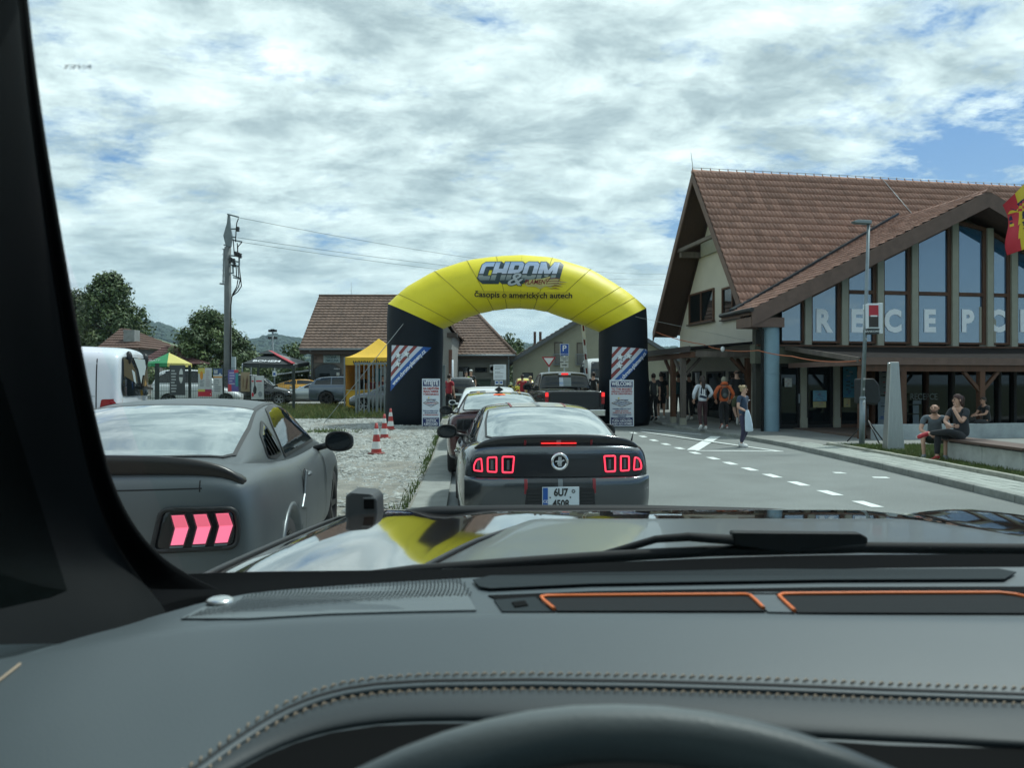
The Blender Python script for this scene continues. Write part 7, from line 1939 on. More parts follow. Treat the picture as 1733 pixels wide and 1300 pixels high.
# orange cable with a lamp bulb along the hall
b = MB()
q = [at(1110, 562, 27.5), at(1190, 583, 25.9), at(1223, 592, 25.2), at(1283, 593, 23.7), at(1340, 603, 22.6), at(1400, 612, 21.8), at(1456, 610, 21.0)]
qq = []
for a, c in zip(q, q[1:]): qq += [a.lerp(c, k / 6) - Vector((0, 0, .05 * (c - a).length * 4 * (k / 6) * (1 - k / 6) * .5)) for k in range(6)]
b.tube(qq + [q[-1]], .015, 6); tag(b.build('cable', mat('orange_cable', (.40, .12, .05), .6)), 'orange cable strung along the reception hall under the eaves', 'cable')
b = MB(); b.ball(at(1223, 591, 25.1), (.07, .07, .09), 0, 10, 8); tag(b.build('lamp_bulb', mat('bulb_white', (.6, .62, .62), .3)), 'white lamp bulb hanging from the orange cable', 'lamp')
# ---------------------------------------------------------------- people
V = Vector
def person(label, loc, rz, J=None, shirt=None, legs=None, shoes=None, skin_i=0, hair=HAIR_D, hairstyle='short', sleeves='short', shorts=False, H=1.72, build=1.0, face=True, fingers=False, group=None, extra=None, hood=False, lod=1):
    """figure facing -y; J overrides joint positions (metres for a 1.72 m figure)"""
    t = thing('person', label, 'person', loc, rz, group)
    k = H / 1.72; t.scale = (k, k, k)
    j = dict(pel=(0, 0, .93), wst=(0, .0, 1.08), che=(0, -.01, 1.28), nkb=(0, .01, 1.43), nk=(0, 0, 1.50), hd0=(0, -.02, 1.57), hd1=(0, -.015, 1.65), top=(0, -.005, 1.70),
             shl=(-.18, .01, 1.405), ell=(-.235, .03, 1.13), wrl=(-.25, -.03, .90), shr=(.18, .01, 1.405), elr=(.235, .03, 1.13), wrr=(.25, -.03, .90),
             hpl=(-.09, 0, .88), knl=(-.10, -.02, .49), anl=(-.10, .03, .09), hpr=(.09, 0, .88), knr=(.10, -.02, .49), anr=(.10, .03, .09), fl=None, fr=None)
    if J: j.update(J)
    for s_ in 'lr':
        if j['f' + s_] is None: a = j['an' + s_]; j['f' + s_] = (a[0] * 1.15, a[1] - .16, a[2] - .055)
    P = {n: V(p) for n, p in j.items()}
    B = build
    # bare body, one continuous skin
    names = ['pel', 'wst', 'che', 'nkb', 'nk', 'hd0', 'hd1', 'top', 'shl', 'ell', 'wrl', 'shr', 'elr', 'wrr', 'hpl', 'knl', 'anl', 'hpr', 'knr', 'anr', 'fl', 'fr']
    rad = dict(pel=(.095 * B, .075 * B), wst=(.10 * B, .075 * B), che=(.12 * B, .082 * B), nkb=(.076, .062), nk=(.052, .054), hd0=(.066, .074), hd1=(.078, .094), top=(.052, .062), shl=.062, ell=.043, wrl=.029, shr=.062, elr=.043, wrr=.029, hpl=.062 * B, knl=.056, anl=.034, hpr=.062 * B, knr=.056, anr=.034, fl=.018, fr=.018)
    E = [('pel', 'wst'), ('wst', 'che'), ('che', 'nkb'), ('nkb', 'nk'), ('nk', 'hd0'), ('hd0', 'hd1'), ('hd1', 'top'), ('nkb', 'shl'), ('shl', 'ell'), ('ell', 'wrl'), ('nkb', 'shr'), ('shr', 'elr'), ('elr', 'wrr'), ('pel', 'hpl'), ('hpl', 'knl'), ('knl', 'anl'), ('anl', 'fl'), ('pel', 'hpr'), ('hpr', 'knr'), ('knr', 'anr'), ('anr', 'fr')]
    SK = skin_m(skin_i)
    PB_ = dict(P)
    for s_ in 'lr': a_ = P['an' + s_]; PB_['f' + s_] = a_.lerp(P['f' + s_], .55) - (P['kn' + s_] - a_).normalized() * .025
    me = skin([PB_[n] for n in names], [(names.index(a), names.index(c)) for a, c in E], [rad[n] for n in names], SK, lod)
    mb = MB(); mb.join(me, 0, None, True)
    # hands: palm and five bent fingers, joined to the forearm's mesh
    for s_ in 'lr':
        w = P['wr' + s_]; d = (w - P['el' + s_]).normalized(); hand = P.get('hd_' + s_)
        if hand is not None: d = (hand - w).normalized()
        side = d.cross(V((0, -1, 0) if abs(d.y) < .8 else (0, 0, 1))).normalized()
        nrm = d.cross(side)
        if fingers:
            vs = [w - d * .02, w + d * .03, w + d * .075]; rd = [(.026, .018), (.036, .016), (.038, .014)]; ed = [(0, 1), (1, 2)]
            me2 = skin(vs, ed, rd, SK, 1); mb.join(me2, 0, None, True)
            for q in range(4):
                o = side * (-.027 + .018 * q); L = (.066, .076, .072, .056)[q]
                c = [w + d * .07 + o, w + d * (.07 + L * .45) + o * 1.05 + nrm * .010, w + d * (.07 + L * .8) + o * 1.05 + nrm * .030, w + d * (.07 + L * .95) + o + nrm * .046]
                mb.join(skin(c, [(0, 1), (1, 2), (2, 3)], [.0095, .009, .0085, .007], SK, 1), 0, None, True)
            c = [w + d * .02 - side * .024, w + d * .05 - side * .052 + nrm * .012, w + d * .08 - side * .056 + nrm * .026]
            mb.join(skin(c, [(0, 1), (1, 2)], [.012, .010, .008], SK, 1), 0, None, True)
        else:
            mb.tube([w - d * .01, w + d * .05, w + d * .09], [.024, .034, .028], 8)
            for q in range(4):
                o = side * (-.024 + .016 * q); mb.tube([w + d * .08 + o, w + d * .13 + o + nrm * .012, w + d * .16 + o * .9 + nrm * .035], [.0095, .009, .007], 5)
            mb.tube([w + d * .03 - side * .03, w + d * .07 - side * .055 + nrm * .015, w + d * .10 - side * .05 + nrm * .03], [.012, .010, .008], 5)
    # head: nose, ears, eyes, mouth turned with the head
    hc = P['hd1']; up = (P['top'] - P['nk']).normalized(); fw = V(j.get('look', (0, -1, 0))).normalized(); fw = (fw - up * fw.dot(up)).normalized(); rt = fw.cross(up)
    def hp(x, f, u): return hc + rt * x + fw * f + up * u
    mb.tube([hp(0, .084, .0), hp(0, .108, -.036), hp(0, .090, -.044)], [.008, .015, .008], 6)
    for x in (-1, 1): mb.ball(hp(x * .080, -.005, -.025), (.012, .018, .026), 0, 8, 6)
    mb.ball(hp(0, .062, -.095), (.032, .030, .026), 0, 8, 6)
    me = mb.mesh('body', SK); put('body', me, t)
    if face:
        b = MB()
        for x in (-.031, .031):
            b.ball(hp(x, .083, -.008), .0105, 0, 8, 6); b.tube([hp(x * 1.6, .075, .014), hp(x * .5, .090, .018)], .0055, 5, 1)
        b.tube([hp(-.024, .083, -.066), hp(0, .092, -.068), hp(.024, .083, -.066)], .0042, 5, 2)
        b.build('face', [mat('eye', (.015, .012, .010), .3), hair if hair else HAIR_D, mat('lips', (.30, .13, .11), .5)], t)
    if hair is not None and hairstyle != 'bald':
        b = MB(); rows = []
        long_ = hairstyle in ('long', 'tail')
        lo = -.12 if long_ else (-.085 if hairstyle == 'bun' else -.078)
        for i in range(9):
            th_ = math.pi * i / 8 * .62; row = []
            for q in range(16):
                a = 2 * math.pi * q / 16
                fr = math.cos(a)                                  # +1 in front
                tt = th_ * (1 - .42 * max(0, fr)) 
                rx, rf, ru = .085, .101, .105
                x = rx * math.sin(tt) * math.sin(a); f = rf * math.sin(tt) * math.cos(a) - .010; u = ru * math.cos(tt) + .002
                if i >= 7 and fr < .25: u = min(u, lo * (.55 if i == 7 else .95)); x *= (1 if i == 7 else .93); f *= (1 if i == 7 else .93)
                n = 1 + .03 * math.sin(a * 7 + i * 2)
                row.append(hp(x * n, f * n, u))
            rows.append(row)
        b.grid(rows, 0, True, True)
        if hairstyle == 'long': b.tube([hp(0, -.09, .02), hp(.01, -.12, -.10), hp(.0, -.12, -.24), hp(.02, -.10, -.36)], [.06, .075, .06, .02], 10)
        if hairstyle == 'tail': b.tube([hp(0, -.09, .03), hp(.03, -.13, -.02), hp(.06, -.13, -.16), hp(.08, -.10, -.30)], [.05, .05, .045, .012], 10)
        if hairstyle == 'bun': b.ball(hp(0, -.105, .055), (.05, .045, .045), 0, 10, 8)
        b.build('hair', hair, t)
    if hairstyle == 'bald' and hair is not None:
        b = MB(); rows = [[hp(.083 * math.sin(a), -.01 + .100 * math.cos(a), u) for a in [math.pi * (.62 + .76 * q / 10) for q in range(11)]] for u in (-.05, -.02, .015)]
        b.grid(rows, 0, True); b.build('hair', hair, t)
    # shirt
    if shirt is not None:
        ns = ['pel', 'wst', 'che', 'nkb', 'shl', 'shr']; q = {n: P[n].copy() for n in ns}
        q['pel'] = P['pel'] - (P['wst'] - P['pel']).normalized() * .055
        rs_ = dict(pel=(.168 * B, .138 * B), wst=(.150 * B, .120 * B), che=(.163 * B, .120 * B), nkb=(.084, .074), shl=.072, shr=.072)
        es = [('pel', 'wst'), ('wst', 'che'), ('che', 'nkb'), ('nkb', 'shl'), ('nkb', 'shr')]
        for s_ in 'lr':
            a, e, w = P['sh' + s_], P['el' + s_], P['wr' + s_]
            if sleeves == 'short': q['m' + s_] = a.lerp(e, .66); rs_['m' + s_] = .060; ns += ['m' + s_]; es += [('sh' + s_, 'm' + s_)]
            elif sleeves == 'long':
                q['e' + s_] = e; q['w' + s_] = e.lerp(w, .95); rs_['e' + s_] = .062; rs_['w' + s_] = .043; ns += ['e' + s_, 'w' + s_]; es += [('sh' + s_, 'e' + s_), ('e' + s_, 'w' + s_)]
        put('shirt', skin([q[n] for n in ns], [(ns.index(a), ns.index(c)) for a, c in es], [rs_[n] for n in ns], shirt, lod), t)
        if hood:
            b = MB(); b.tube([hp(-.10, -.06, -.16), hp(-.07, -.13, -.13), hp(0, -.15, -.12), hp(.07, -.13, -.13), hp(.10, -.06, -.16)], [.03, .055, .06, .055, .03], 8); b.build('hood', shirt, t)
    if legs is not None:
        ns = ['pel', 'hpl', 'hpr', 'w2']; q = {n: P[n].copy() for n in ns if n != 'w2'}; q['w2'] = P['pel'].lerp(P['wst'], .62); rs_ = dict(pel=(.150 * B, .122 * B), w2=(.142 * B, .112 * B), hpl=.100 * B, hpr=.100 * B); es = [('pel', 'hpl'), ('pel', 'hpr'), ('pel', 'w2')]
        for s_ in 'lr':
            h, kn, an = P['hp' + s_], P['kn' + s_], P['an' + s_]
            if shorts: q['k' + s_] = h.lerp(kn, .86); rs_['k' + s_] = .088; ns.append('k' + s_); es.append(('hp' + s_, 'k' + s_))
            else:
                q['k' + s_] = kn; q['a' + s_] = kn.lerp(an, .93); rs_['k' + s_] = .073; rs_['a' + s_] = .054; ns += ['k' + s_, 'a' + s_]; es += [('hp' + s_, 'k' + s_), ('k' + s_, 'a' + s_)]
        put('shorts' if shorts else 'trousers', skin([q[n] for n in ns], [(ns.index(a), ns.index(c)) for a, c in es], [rs_[n] for n in ns], legs, lod), t)
    for s_ in 'lr':
        a, f = P['an' + s_], P['f' + s_]; d = (f - a); d2 = d.normalized()
        shin = (P['kn' + s_] - a).normalized()
        heel = a - shin * .028 - d2 * .045
        b = MB(); b.tube([heel - d2 * .01, heel + d2 * .04 + shin * .012, heel + d2 * .13, f + d2 * .02, f + d2 * .065], [.034, .047, .045, .044, .026], 10)
        b.build('shoe', shoes or mat('shoe_dark', (.02, .02, .02), .6), t)
        b = MB(); b.tube([heel - shin * .026 - d2 * .02, heel - shin * .028 + d2 * .12, f - shin * .020 + d2 * .06], [.03, .043, .026], 8); b.build('sole', mat('sole_white', (.5, .5, .48), .7), t) if lod > 1 or shoes else None
    if extra: extra(t, P, hp)
    return t
WS = mat('shoe_white', (.60, .61, .60), .6); NV = cloth('navy', (.022, .045, .085)); BLK = cloth('black', (.010, .011, .013)); DKG = cloth('dark_grey', (.035, .038, .042))
# woman crossing the road with a bag
def bag(t, P, hp):
    b = MB(); c = V((-.05, -.20, .86)); rows = []
    for i in range(9):
        f = i / 8; z = 1.06 - .62 * f; w = lerp(.05, .19, f ** .7); d = lerp(.03, .075, math.sin(f * 3.1) ** .6)
        rows.append([(c.x + .10 * f - .05 + (w + .012 * math.sin(5 * a + i)) * math.cos(a), c.y + (d + .008 * math.sin(4 * a + 2 * i)) * math.sin(a), z) for a in [2 * math.pi * q / 14 for q in range(14)]])
    b.grid(rows, 0, True, True); b.f.append([8 * 14 + q for q in range(14)]); b.m.append(0); b.sm.append(False)
    me = b.mesh('carrier_bag', mat('bag_pale', (.50, .60, .68), .5, bump=.4, bscale=9)); o = put('carrier_bag', subsurf(me, 1), t)
def navy_extra(t, P, hp):
    b = MB(); b.tube([hp(.06, .055, .072), hp(0, .075, .085), hp(-.06, .055, .072)], .011, 6); b.build('sunglasses', BLACK, t)
    b = MB(); b.prism([(-.05, 0), (.05, .01), (.0, .025)], (0, -.01, 0), 0, (.09, -.135, 1.32)); b.build('shirt_print', WHITE, t)
    b = MB(); b.tube([tuple(P['wrr'] + V((.03 * math.cos(a), .03 * math.sin(a), .02))) for a in [2 * math.pi * q / 10 for q in range(10)]], .008, 5, closed=True); b.build('wristband', mat('band_pink', (.5, .25, .22), .6), t)
wy = 19.65; wx = pxx(1258, wy)
wo = person('woman in navy T-shirt with a hair bun crossing the road', (wx, wy, .0), R(38), dict(ell=(-.28, -.02, 1.14), wrl=(-.12, -.16, 1.03), elr=(.24, .08, 1.14), wrr=(.33, .06, .90), knl=(-.075, -.07, .50), anl=(-.06, .03, .10), knr=(.11, -.04, .50), anr=(.11, .14, .13), fr=(.12, .0, .05), look=(.35, -.8, -.1)), NV, cloth('leggings', (.030, .028, .060)), WS, 1, HAIR_B, 'bun', H=1.56, fingers=True, extra=navy_extra, lod=2)
bg_ = put('carrier_bag', None, None, (wx, wy, 0), (0, 0, R(38)), 'pale blue plastic carrier bag held by the woman in navy', 'bag')
bg_.scale = wo.scale
bag(bg_, None, None)
for o in list(bg_.children): o.name = 'bag_sheet'
# group walking under the lean-to roof
def pz(y): return hgt(y) + .105
def jersey(t, P, hp):
    bv = bvh_of([c for c in t.children if c.name.startswith('shirt')][0].data)
    for m, pl, of in ((mat('jersey_navy', (.02, .028, .05), .8), [(-.15, 1.34), (.06, 1.38), (.10, 1.1), (.15, 1.12), (.15, 1.05), (-.05, 1.0), (-.15, .98)], .006), (WHITE, [(-.06, 1.32), (-.03, 1.32), (-.03, 1.10), (-.06, 1.10)], .010), (WHITE, [(.0, 1.34), (.03, 1.34), (.03, 1.12), (.0, 1.12)], .010), (WHITE, [(-.15, 1.06), (.14, 1.15), (.14, 1.17), (-.15, 1.08)], .011)):
        d = drape(poly_me(pl, 'xz'), bv, (0, -1, 0), of, .06, 2); put_d('print', d, m, t)
def rucksack(t, P, hp):
    b = MB(); b.ball((0, .17, 1.20), (.13, .075, .19), 0, 12, 10); me = b.mesh('rucksack', mat('rucksack_black', (.013, .016, .016), .7)); o = put('rucksack', me, t)
    b = MB(); b.ball((0, .235, 1.12), (.09, .03, .09), 0, 10, 8); b.build('pocket', mat('pocket_grey', (.05, .06, .06), .6), o)
    for x in (-.09, .09): b = MB(); b.tube([(x, .10, 1.36), (x * 1.1, .0, 1.455), (x * 1.15, -.09, 1.40)], .018, 6); b.build('strap', BLACK, o)
def place(u, Y): return (pxx(u, Y), Y, pz(Y))
walk = dict(knl=(-.10, -.10, .50), anl=(-.10, .02, .09), knr=(.10, .02, .49), anr=(.10, .17, .13), fr=(.11, .05, .04))
person('person in white and navy sports jacket walking away with white shoes', place(1189, 24.6), R(180), dict(walk, ell=(-.30, .06, 1.18), wrl=(-.22, -.10, 1.03), elr=(.30, .08, 1.16), wrr=(.27, -.05, .98)), cloth('jacket_white', (.52, .55, .60)), cloth('trousers_maroon', (.035, .012, .015)), WS, 0, HAIR_D, 'long', 'long', H=1.70, extra=jersey, lod=2)
person('person in orange hooded top with black rucksack walking away', place(1225, 24.9), R(176), dict(walk, ell=(-.31, .05, 1.17), wrl=(-.25, -.08, .98), elr=(.31, .05, 1.17), wrr=(.25, -.08, .98)), cloth('hoodie_orange', (.50, .105, .030)), BLK, mat('shoe_red', (.25, .03, .02), .6), 0, mat('cap_beige', (.24, .23, .17), .8), 'short', 'long', H=1.66, build=1.08, extra=rucksack, hood=True, lod=2)
person('bald man in black T-shirt and olive shorts walking away', place(1247, 26.0), R(186), dict(knl=(-.10, -.14, .52), anl=(-.10, .0, .12), knr=(.10, .05, .49), anr=(.12, .30, .25), fr=(.12, .30, .10)), BLK, cloth('olive', (.075, .085, .045)), mat('shoe_dark', (.02, .02, .02), .6), 1, HAIR_D, 'bald', shorts=True, H=1.90, build=1.1)
for i, (u, Y, rz, H, sh, lb) in enumerate(((1119, 29.2, 175, 1.75, BLK, 'person in black with bare legs under the lean-to roof, between arch and first post'), (1106, 28.4, 190, 1.72, DKG, 'person in dark clothes just right of the right arch leg'), (1148, 29.5, 170, 1.70, cloth('teal', (.012, .05, .06)), 'person in dark teal top between the two timber posts'), (1166, 28.8, 185, 1.74, BLK, 'person in black standing right of the weathered timber post'), (1240, 27.6, 180, 1.74, DKG, 'person in dark grey behind the orange hooded top, near the doors'))):
    person(lb, place(u, Y), R(rz), walk if i % 2 else None, sh, BLK, WS if i in (0, 3) else None, i % 3, HAIR_D, 'short', shorts=(i == 0), H=H, group='people under the lean-to roof', face=False)
# pair on the bench
def red(t, P, hp): pass
RS = mat('shoe_redcanvas', (.36, .02, .03), .6)
SITZ = .08
person('woman in dark T-shirt sitting cross-legged on the bench in red shoes, hand at her mouth', (8.93, 15.32, SITZ), R(-68),
       dict(pel=(0, .04, .52), wst=(0, .06, .68), che=(0, .02, .90), nkb=(0, -.02, 1.06), nk=(0, -.045, 1.12), hd0=(0, -.07, 1.19), hd1=(0, -.07, 1.27), top=(0, -.06, 1.325), shl=(-.18, -.01, 1.03), shr=(.18, -.01, 1.03), elr=(.20, -.20, .80), wrr=(.08, -.27, 1.06), hd_r=(.02, -.20, 1.16), ell=(-.20, -.18, .80), wrl=(.04, -.27, .70), hd_l=(.12, -.28, .72), hpl=(-.10, -.04, .50), hpr=(.10, -.04, .50), knl=(-.13, -.46, .54), anl=(-.12, -.50, .10), knr=(.10, -.45, .62), anr=(-.26, -.58, .56), fr=(-.34, -.70, .50), fl=(-.13, -.66, .03), look=(-.30, -1, -.15)),
       cloth('charcoal', (.022, .026, .032)), BLK, RS, 1, mat('hair_auburn', (.050, .018, .014), .6), 'tail', H=1.68, build=1.12, fingers=True, lod=2)
person('bald bearded man in grey T-shirt and green shorts sitting low at the bench end', (8.78, 15.95, SITZ), R(-30),
       dict(pel=(0, .12, .40), wst=(0, .07, .55), che=(0, -.06, .76), nkb=(0, -.15, .91), nk=(0, -.19, .965), hd0=(0, -.215, 1.03), hd1=(0, -.215, 1.115), top=(0, -.205, 1.17), shl=(-.20, -.13, .88), shr=(.20, -.13, .88), ell=(-.27, -.22, .62), wrl=(-.08, -.42, .52), hd_l=(.02, -.48, .50), elr=(.27, -.22, .62), wrr=(.08, -.43, .53), hd_r=(-.01, -.49, .51), hpl=(-.11, .02, .38), hpr=(.11, .02, .38), knl=(-.22, -.38, .52), anl=(-.20, -.36, .09), knr=(.22, -.38, .52), anr=(.20, -.40, .09), look=(-.25, -1, .05)),
       cloth('grey_tee', (.10, .125, .145)), cloth('shorts_green', (.012, .035, .030)), mat('shoe_grey', (.22, .23, .24), .7), 1, mat('stubble', (.16, .095, .065), .8), 'bald', shorts=True, H=1.64, build=1.08, fingers=True, lod=2,
       extra=lambda t, P, hp: (lambda b: (b.tube([hp(-.066, .03, -.07), hp(-.04, .072, -.095), hp(0, .086, -.105), hp(.04, .072, -.095), hp(.066, .03, -.07)], [.02, .028, .030, .028, .02], 8), b.build('beard', mat('beard', (.075, .040, .026), .8), t)))(MB()))
tw = wpos(hit(1668, 700, 't', T0 - .22))
person('person in black sitting on the low terrace wall behind the bench', (tw.x, tw.y, .16), R(-85), dict(pel=(0, .04, .50), wst=(0, .05, .66), che=(0, .0, .88), nkb=(0, -.05, 1.02), nk=(0, -.07, 1.08), hd0=(0, -.09, 1.15), hd1=(0, -.09, 1.23), top=(0, -.08, 1.28), shl=(-.18, -.03, 1.0), shr=(.18, -.03, 1.0), ell=(-.23, -.16, .76), wrl=(-.10, -.36, .72), elr=(.23, -.16, .76), wrr=(.10, -.36, .72), hpl=(-.10, -.04, .48), hpr=(.10, -.04, .48), knl=(-.12, -.45, .50), anl=(-.12, -.45, .09), knr=(.12, -.45, .50), anr=(.12, -.45, .09)), BLK, BLK, None, 0, HAIR_D, 'short', H=1.42, face=True)
# people at the arch and tent
RT = cloth('red_tee', (.34, .022, .035)); HV = mat('hi_vis', (.50, .72, .03), .6, emit=None)
def gp2(u, Y): return (pxx(u, Y), Y, hgt(Y) + .03)
def cap(m):
    def fn(t, P, hp):
        b = MB(); b.ball(hp(0, -.005, .055), (.09, .10, .065), 0, 12, 6); b.prism([(-.06, 0), (.06, 0), (.05, .09), (-.05, .09)], (0, 0, .01), 0, hp(0, .07, .05), (1, 0, 0), (0, -1, 0)); b.build('cap', m, t)
    return fn
person('person in red T-shirt leaning behind the left arch leg', gp2(760, 31.5), R(150), dict(elr=(.28, -.02, 1.12), wrr=(.30, -.16, .90)), RT, BLK, WS, 1, HAIR_D, H=1.70)
hv = person('marshal in yellow high-visibility vest left of the notice board', gp2(789, 40.5), R(20), None, HV, BLK, None, 1, HAIR_D, H=1.72, face=False)
person('person in white cap and dark clothes beside the marshal in yellow', gp2(797, 41.5), R(10), None, DKG, BLK, None, 1, HAIR_D, H=1.80, face=False, extra=cap(WS))
person('person in red T-shirt bending near the yellow car through the arch', gp2(884, 34.5), R(200), dict(elr=(.28, -.05, 1.2), wrr=(.25, -.1, 1.4)), RT, BLK, None, 0, HAIR_D, H=1.62, face=False)
person('person in dark top and pale cap left of the pickup', gp2(897.5, 33.5), R(0), None, DKG, BLK, None, 1, HAIR_D, H=1.56, extra=cap(mat('cap_sand', (.35, .28, .16), .8)))
person('person in dark red shirt inside the yellow tent', (pxx(631, 36.6), 36.6, tz), R(10), None, cloth('wine', (.16, .015, .022)), BLK, None, 1, HAIR_D, H=1.55, face=False)
person('person in black and white top inside the yellow tent behind the counter', (pxx(613, 37.0), 37.0, tz), R(-20), None, BLK, BLK, None, 1, HAIR_D, H=1.75, face=False)
person('person in maroon shirt at the right of the tent counter', (pxx(648, 36.4), 36.4, tz), R(30), None, cloth('maroon_tee', (.09, .015, .02)), BLK, None, 1, HAIR_D, H=1.62, face=False)
person('person on a dark motor scooter side between pickup and right arch leg', gp2(1004, 33), R(160), None, BLK, BLK, None, 1, HAIR_D, H=1.76, face=False)['label'] = 'dark dressed person between the pickup cab and the right arch leg'
# ---------------------------------------------------------------- the car the picture is taken from
own = thing('off_road_car', 'grey cabin, dashboard, steering wheel and glossy bonnet of the car the view is taken from', 'car', (0, 0, 0))
DASH = mat('dash_soft', (.066, .086, .097), .54, spec=.5, var=.04, vscale=3, bump=.06, bscale=500)
DASHD = mat('dash_dark', (.036, .046, .052), .60, spec=.4, bump=.06, bscale=500)
TRIM = mat('pillar_trim', (.005, .0065, .0075), .75, spec=.12, var=.06, vscale=6, bump=.03, bscale=300)
FRIT = mat('frit_black', (.003, .0035, .004), .9, spec=.05)
GAPB = mat('gap_black', (.004, .0045, .005), .9, spec=.1)
ORNG = mat('orange_trim', (.78, .17, .03), .5)
RUBM = mat('mat_rubber', (.016, .019, .021), .85, spec=.15)
STIT = mat('stitch_thread', (.33, .26, .19), .8)
HOODP = mat('paint_hood', (.10, .075, .065), .05, .75, coat=1.0)
HOODG = mat('paint_hood_satin', (.20, .225, .235), .32, .8, coat=.25)
def loft(rows, m, name, par, lv=1, thick=0.0):
    """rows of (u, v, Y) positions"""
    b = MB(); g = [[at(*p) for p in r] for r in rows]
    b.grid(g, 0, True)
    me = b.mesh(name, m)
    if thick:
        def fn(o):
            s = o.modifiers.new('t', 'SOLIDIFY'); s.thickness = thick; s.offset = -1
        me = with_mods(me, fn)
    if lv: me = subsurf(me, lv)
    return put(name, me, par)
US = [-260, -120, 0, 120, 240, 330, 420, 500, 600, 700, 830, 1000, 1200, 1400, 1600, 1750, 1950]
def col(tab): return lambda u: interp(u, tab)
lip = col([(-300, 1180), (-120, 1145), (0, 1118), (120, 1094), (240, 1074), (330, 1063), (420, 1056), (500, 1050), (600, 1045), (700, 1042), (830, 1040), (1200, 1041), (1600, 1046), (2000, 1052)])
YL = col([(-300, .66), (0, .72), (240, .80), (420, .83), (700, .83), (2000, .83)])
seamv = lambda u: interp(u, [(300, 1318), (340, 1292), (380, 1262), (430, 1228), (480, 1198), (530, 1177), (580, 1163), (640, 1154), (720, 1149), (900, 1147), (1100, 1150), (1300, 1156), (1500, 1164), (1733, 1172), (2000, 1182)])
def Yv(v): return interp(v, [(1000, .86), (1040, .825), (1060, .79), (1150, .69), (1230, .62), (1300, .57), (1400, .51), (1600, .42)])
# main pad: lip, shoulder, top, down to the driver
rows = []
for dv, fy in ((-2, .02), (0, .0), (5, -.012), (16, -.026)): rows.append([(u, lip(u) + dv, YL(u) + fy) for u in US])
for k in (1, 2, 3, 4, 5, 6): rows.append([(u, lerp(lip(u) + 16, 1440, k / 6), lerp(YL(u) - .026, .50, (k / 6) ** .8)) for u in US])
pad = loft(rows, DASH, 'dash_pad', own, 1)
PB = bvh_of(pad.data)
def on_pad(u, v, up=0.0):
    d = Vector(((u - 866.5) / F, 1, -(v - 650) / F)).normalized(); h = PB.ray_cast(Vector((0, 0, EYE)), d)
    return (h[0] if h[0] is not None else at(u, v, Yv(v))) + Vector((0, 0, up))
# seam with double stitching
def along(f, us): return [on_pad(u, f(u)) for u in us]
SU = [300 + 24 * k for k in range(72)]
b = MB(); b.tube([p + Vector((0, 0, .0005)) for p in along(lambda u: seamv(u) + 8, SU)], .0032, 6); b.build('seam_groove', mat('seam_dark', (.012, .014, .016), .8), own)
b = MB(); b.tube([p + Vector((0, 0, .001)) for p in along(lambda u: seamv(u) + 16, SU)], .0035, 6); b.build('seam_piping', DASH, own)
def stitches(f, step, name, L=.0065, tilt=.3, up=0.0):
    pts = [p + Vector((0, 0, up)) for p in along(f, [296 + 4 * k for k in range(430)])]; b = MB(); acc = 0; n = 0
    for p, q in zip(pts, pts[1:]):
        acc += (q - p).length
        if acc >= step:
            acc = 0; d = (q - p).normalized(); s_ = d.cross(Vector((0, 0, 1))); a = p - d * L * .5 + s_ * L * tilt; c = p + d * L * .5 - s_ * L * tilt
            b.tube([a, (a + c) / 2 + Vector((0, 0, .0022)), c], [.0005, .0009, .0005], 5)
    b.build(name, STIT, own, fix=False, kind='stuff')
stitches(lambda u: seamv(u) - 5, .0078, 'stitching'); stitches(lambda u: seamv(u) + 33, .0078, 'stitching', up=.0055)
# instrument hood below the seam and the dark well behind the wheel
hv_ = lambda u: interp(u, [(200, 1420), (330, 1350), (400, 1308), (470, 1270), (540, 1246), (620, 1231), (760, 1225), (900, 1228), (1100, 1236), (1300, 1250), (1450, 1262), (1733, 1270), (2000, 1280)])
HU = [330, 370, 410, 450, 500, 560, 640, 720, 820, 950, 1100, 1300, 1500, 1733, 1950]
rows = [[tuple((u, lerp(seamv(u) + 23, hv_(u), k / 4), None)) for u in HU] for k in range(5)]
b = MB(); g = []
for k in range(5):
    g.append([on_pad(u, lerp(seamv(u) + 23, hv_(u), k / 4), .002 + .0055 * math.sin(math.pi * k / 4) ** .7) for u in HU])
low = [p + Vector((0, .012, -.006)) for p in g[-1]]
b.grid(g + [low, [p + Vector((0, .03, -.16)) for p in low]], 0, True); me = b.mesh('instrument_hood', DASHD); put('instrument_hood', subsurf(me, 1), own)  # same dash skin as above; its shade is put into the darker colour
b = MB(); g = [[on_pad(u, hv_(u) + dv, up) for u in HU] for dv, up in ((1, .0012), (60, .0012), (240, .0012))]
b.grid(g, 0, True); b.build('instrument_well', GAPB, own)
b = MB(); p = [on_pad(-120, 1260, .002), on_pad(-60, 1205, .002), on_pad(0, 1155, .002), on_pad(34, 1128, .002)]; b.tube(p, .0014, 6); b.build('stitching', STIT, own)
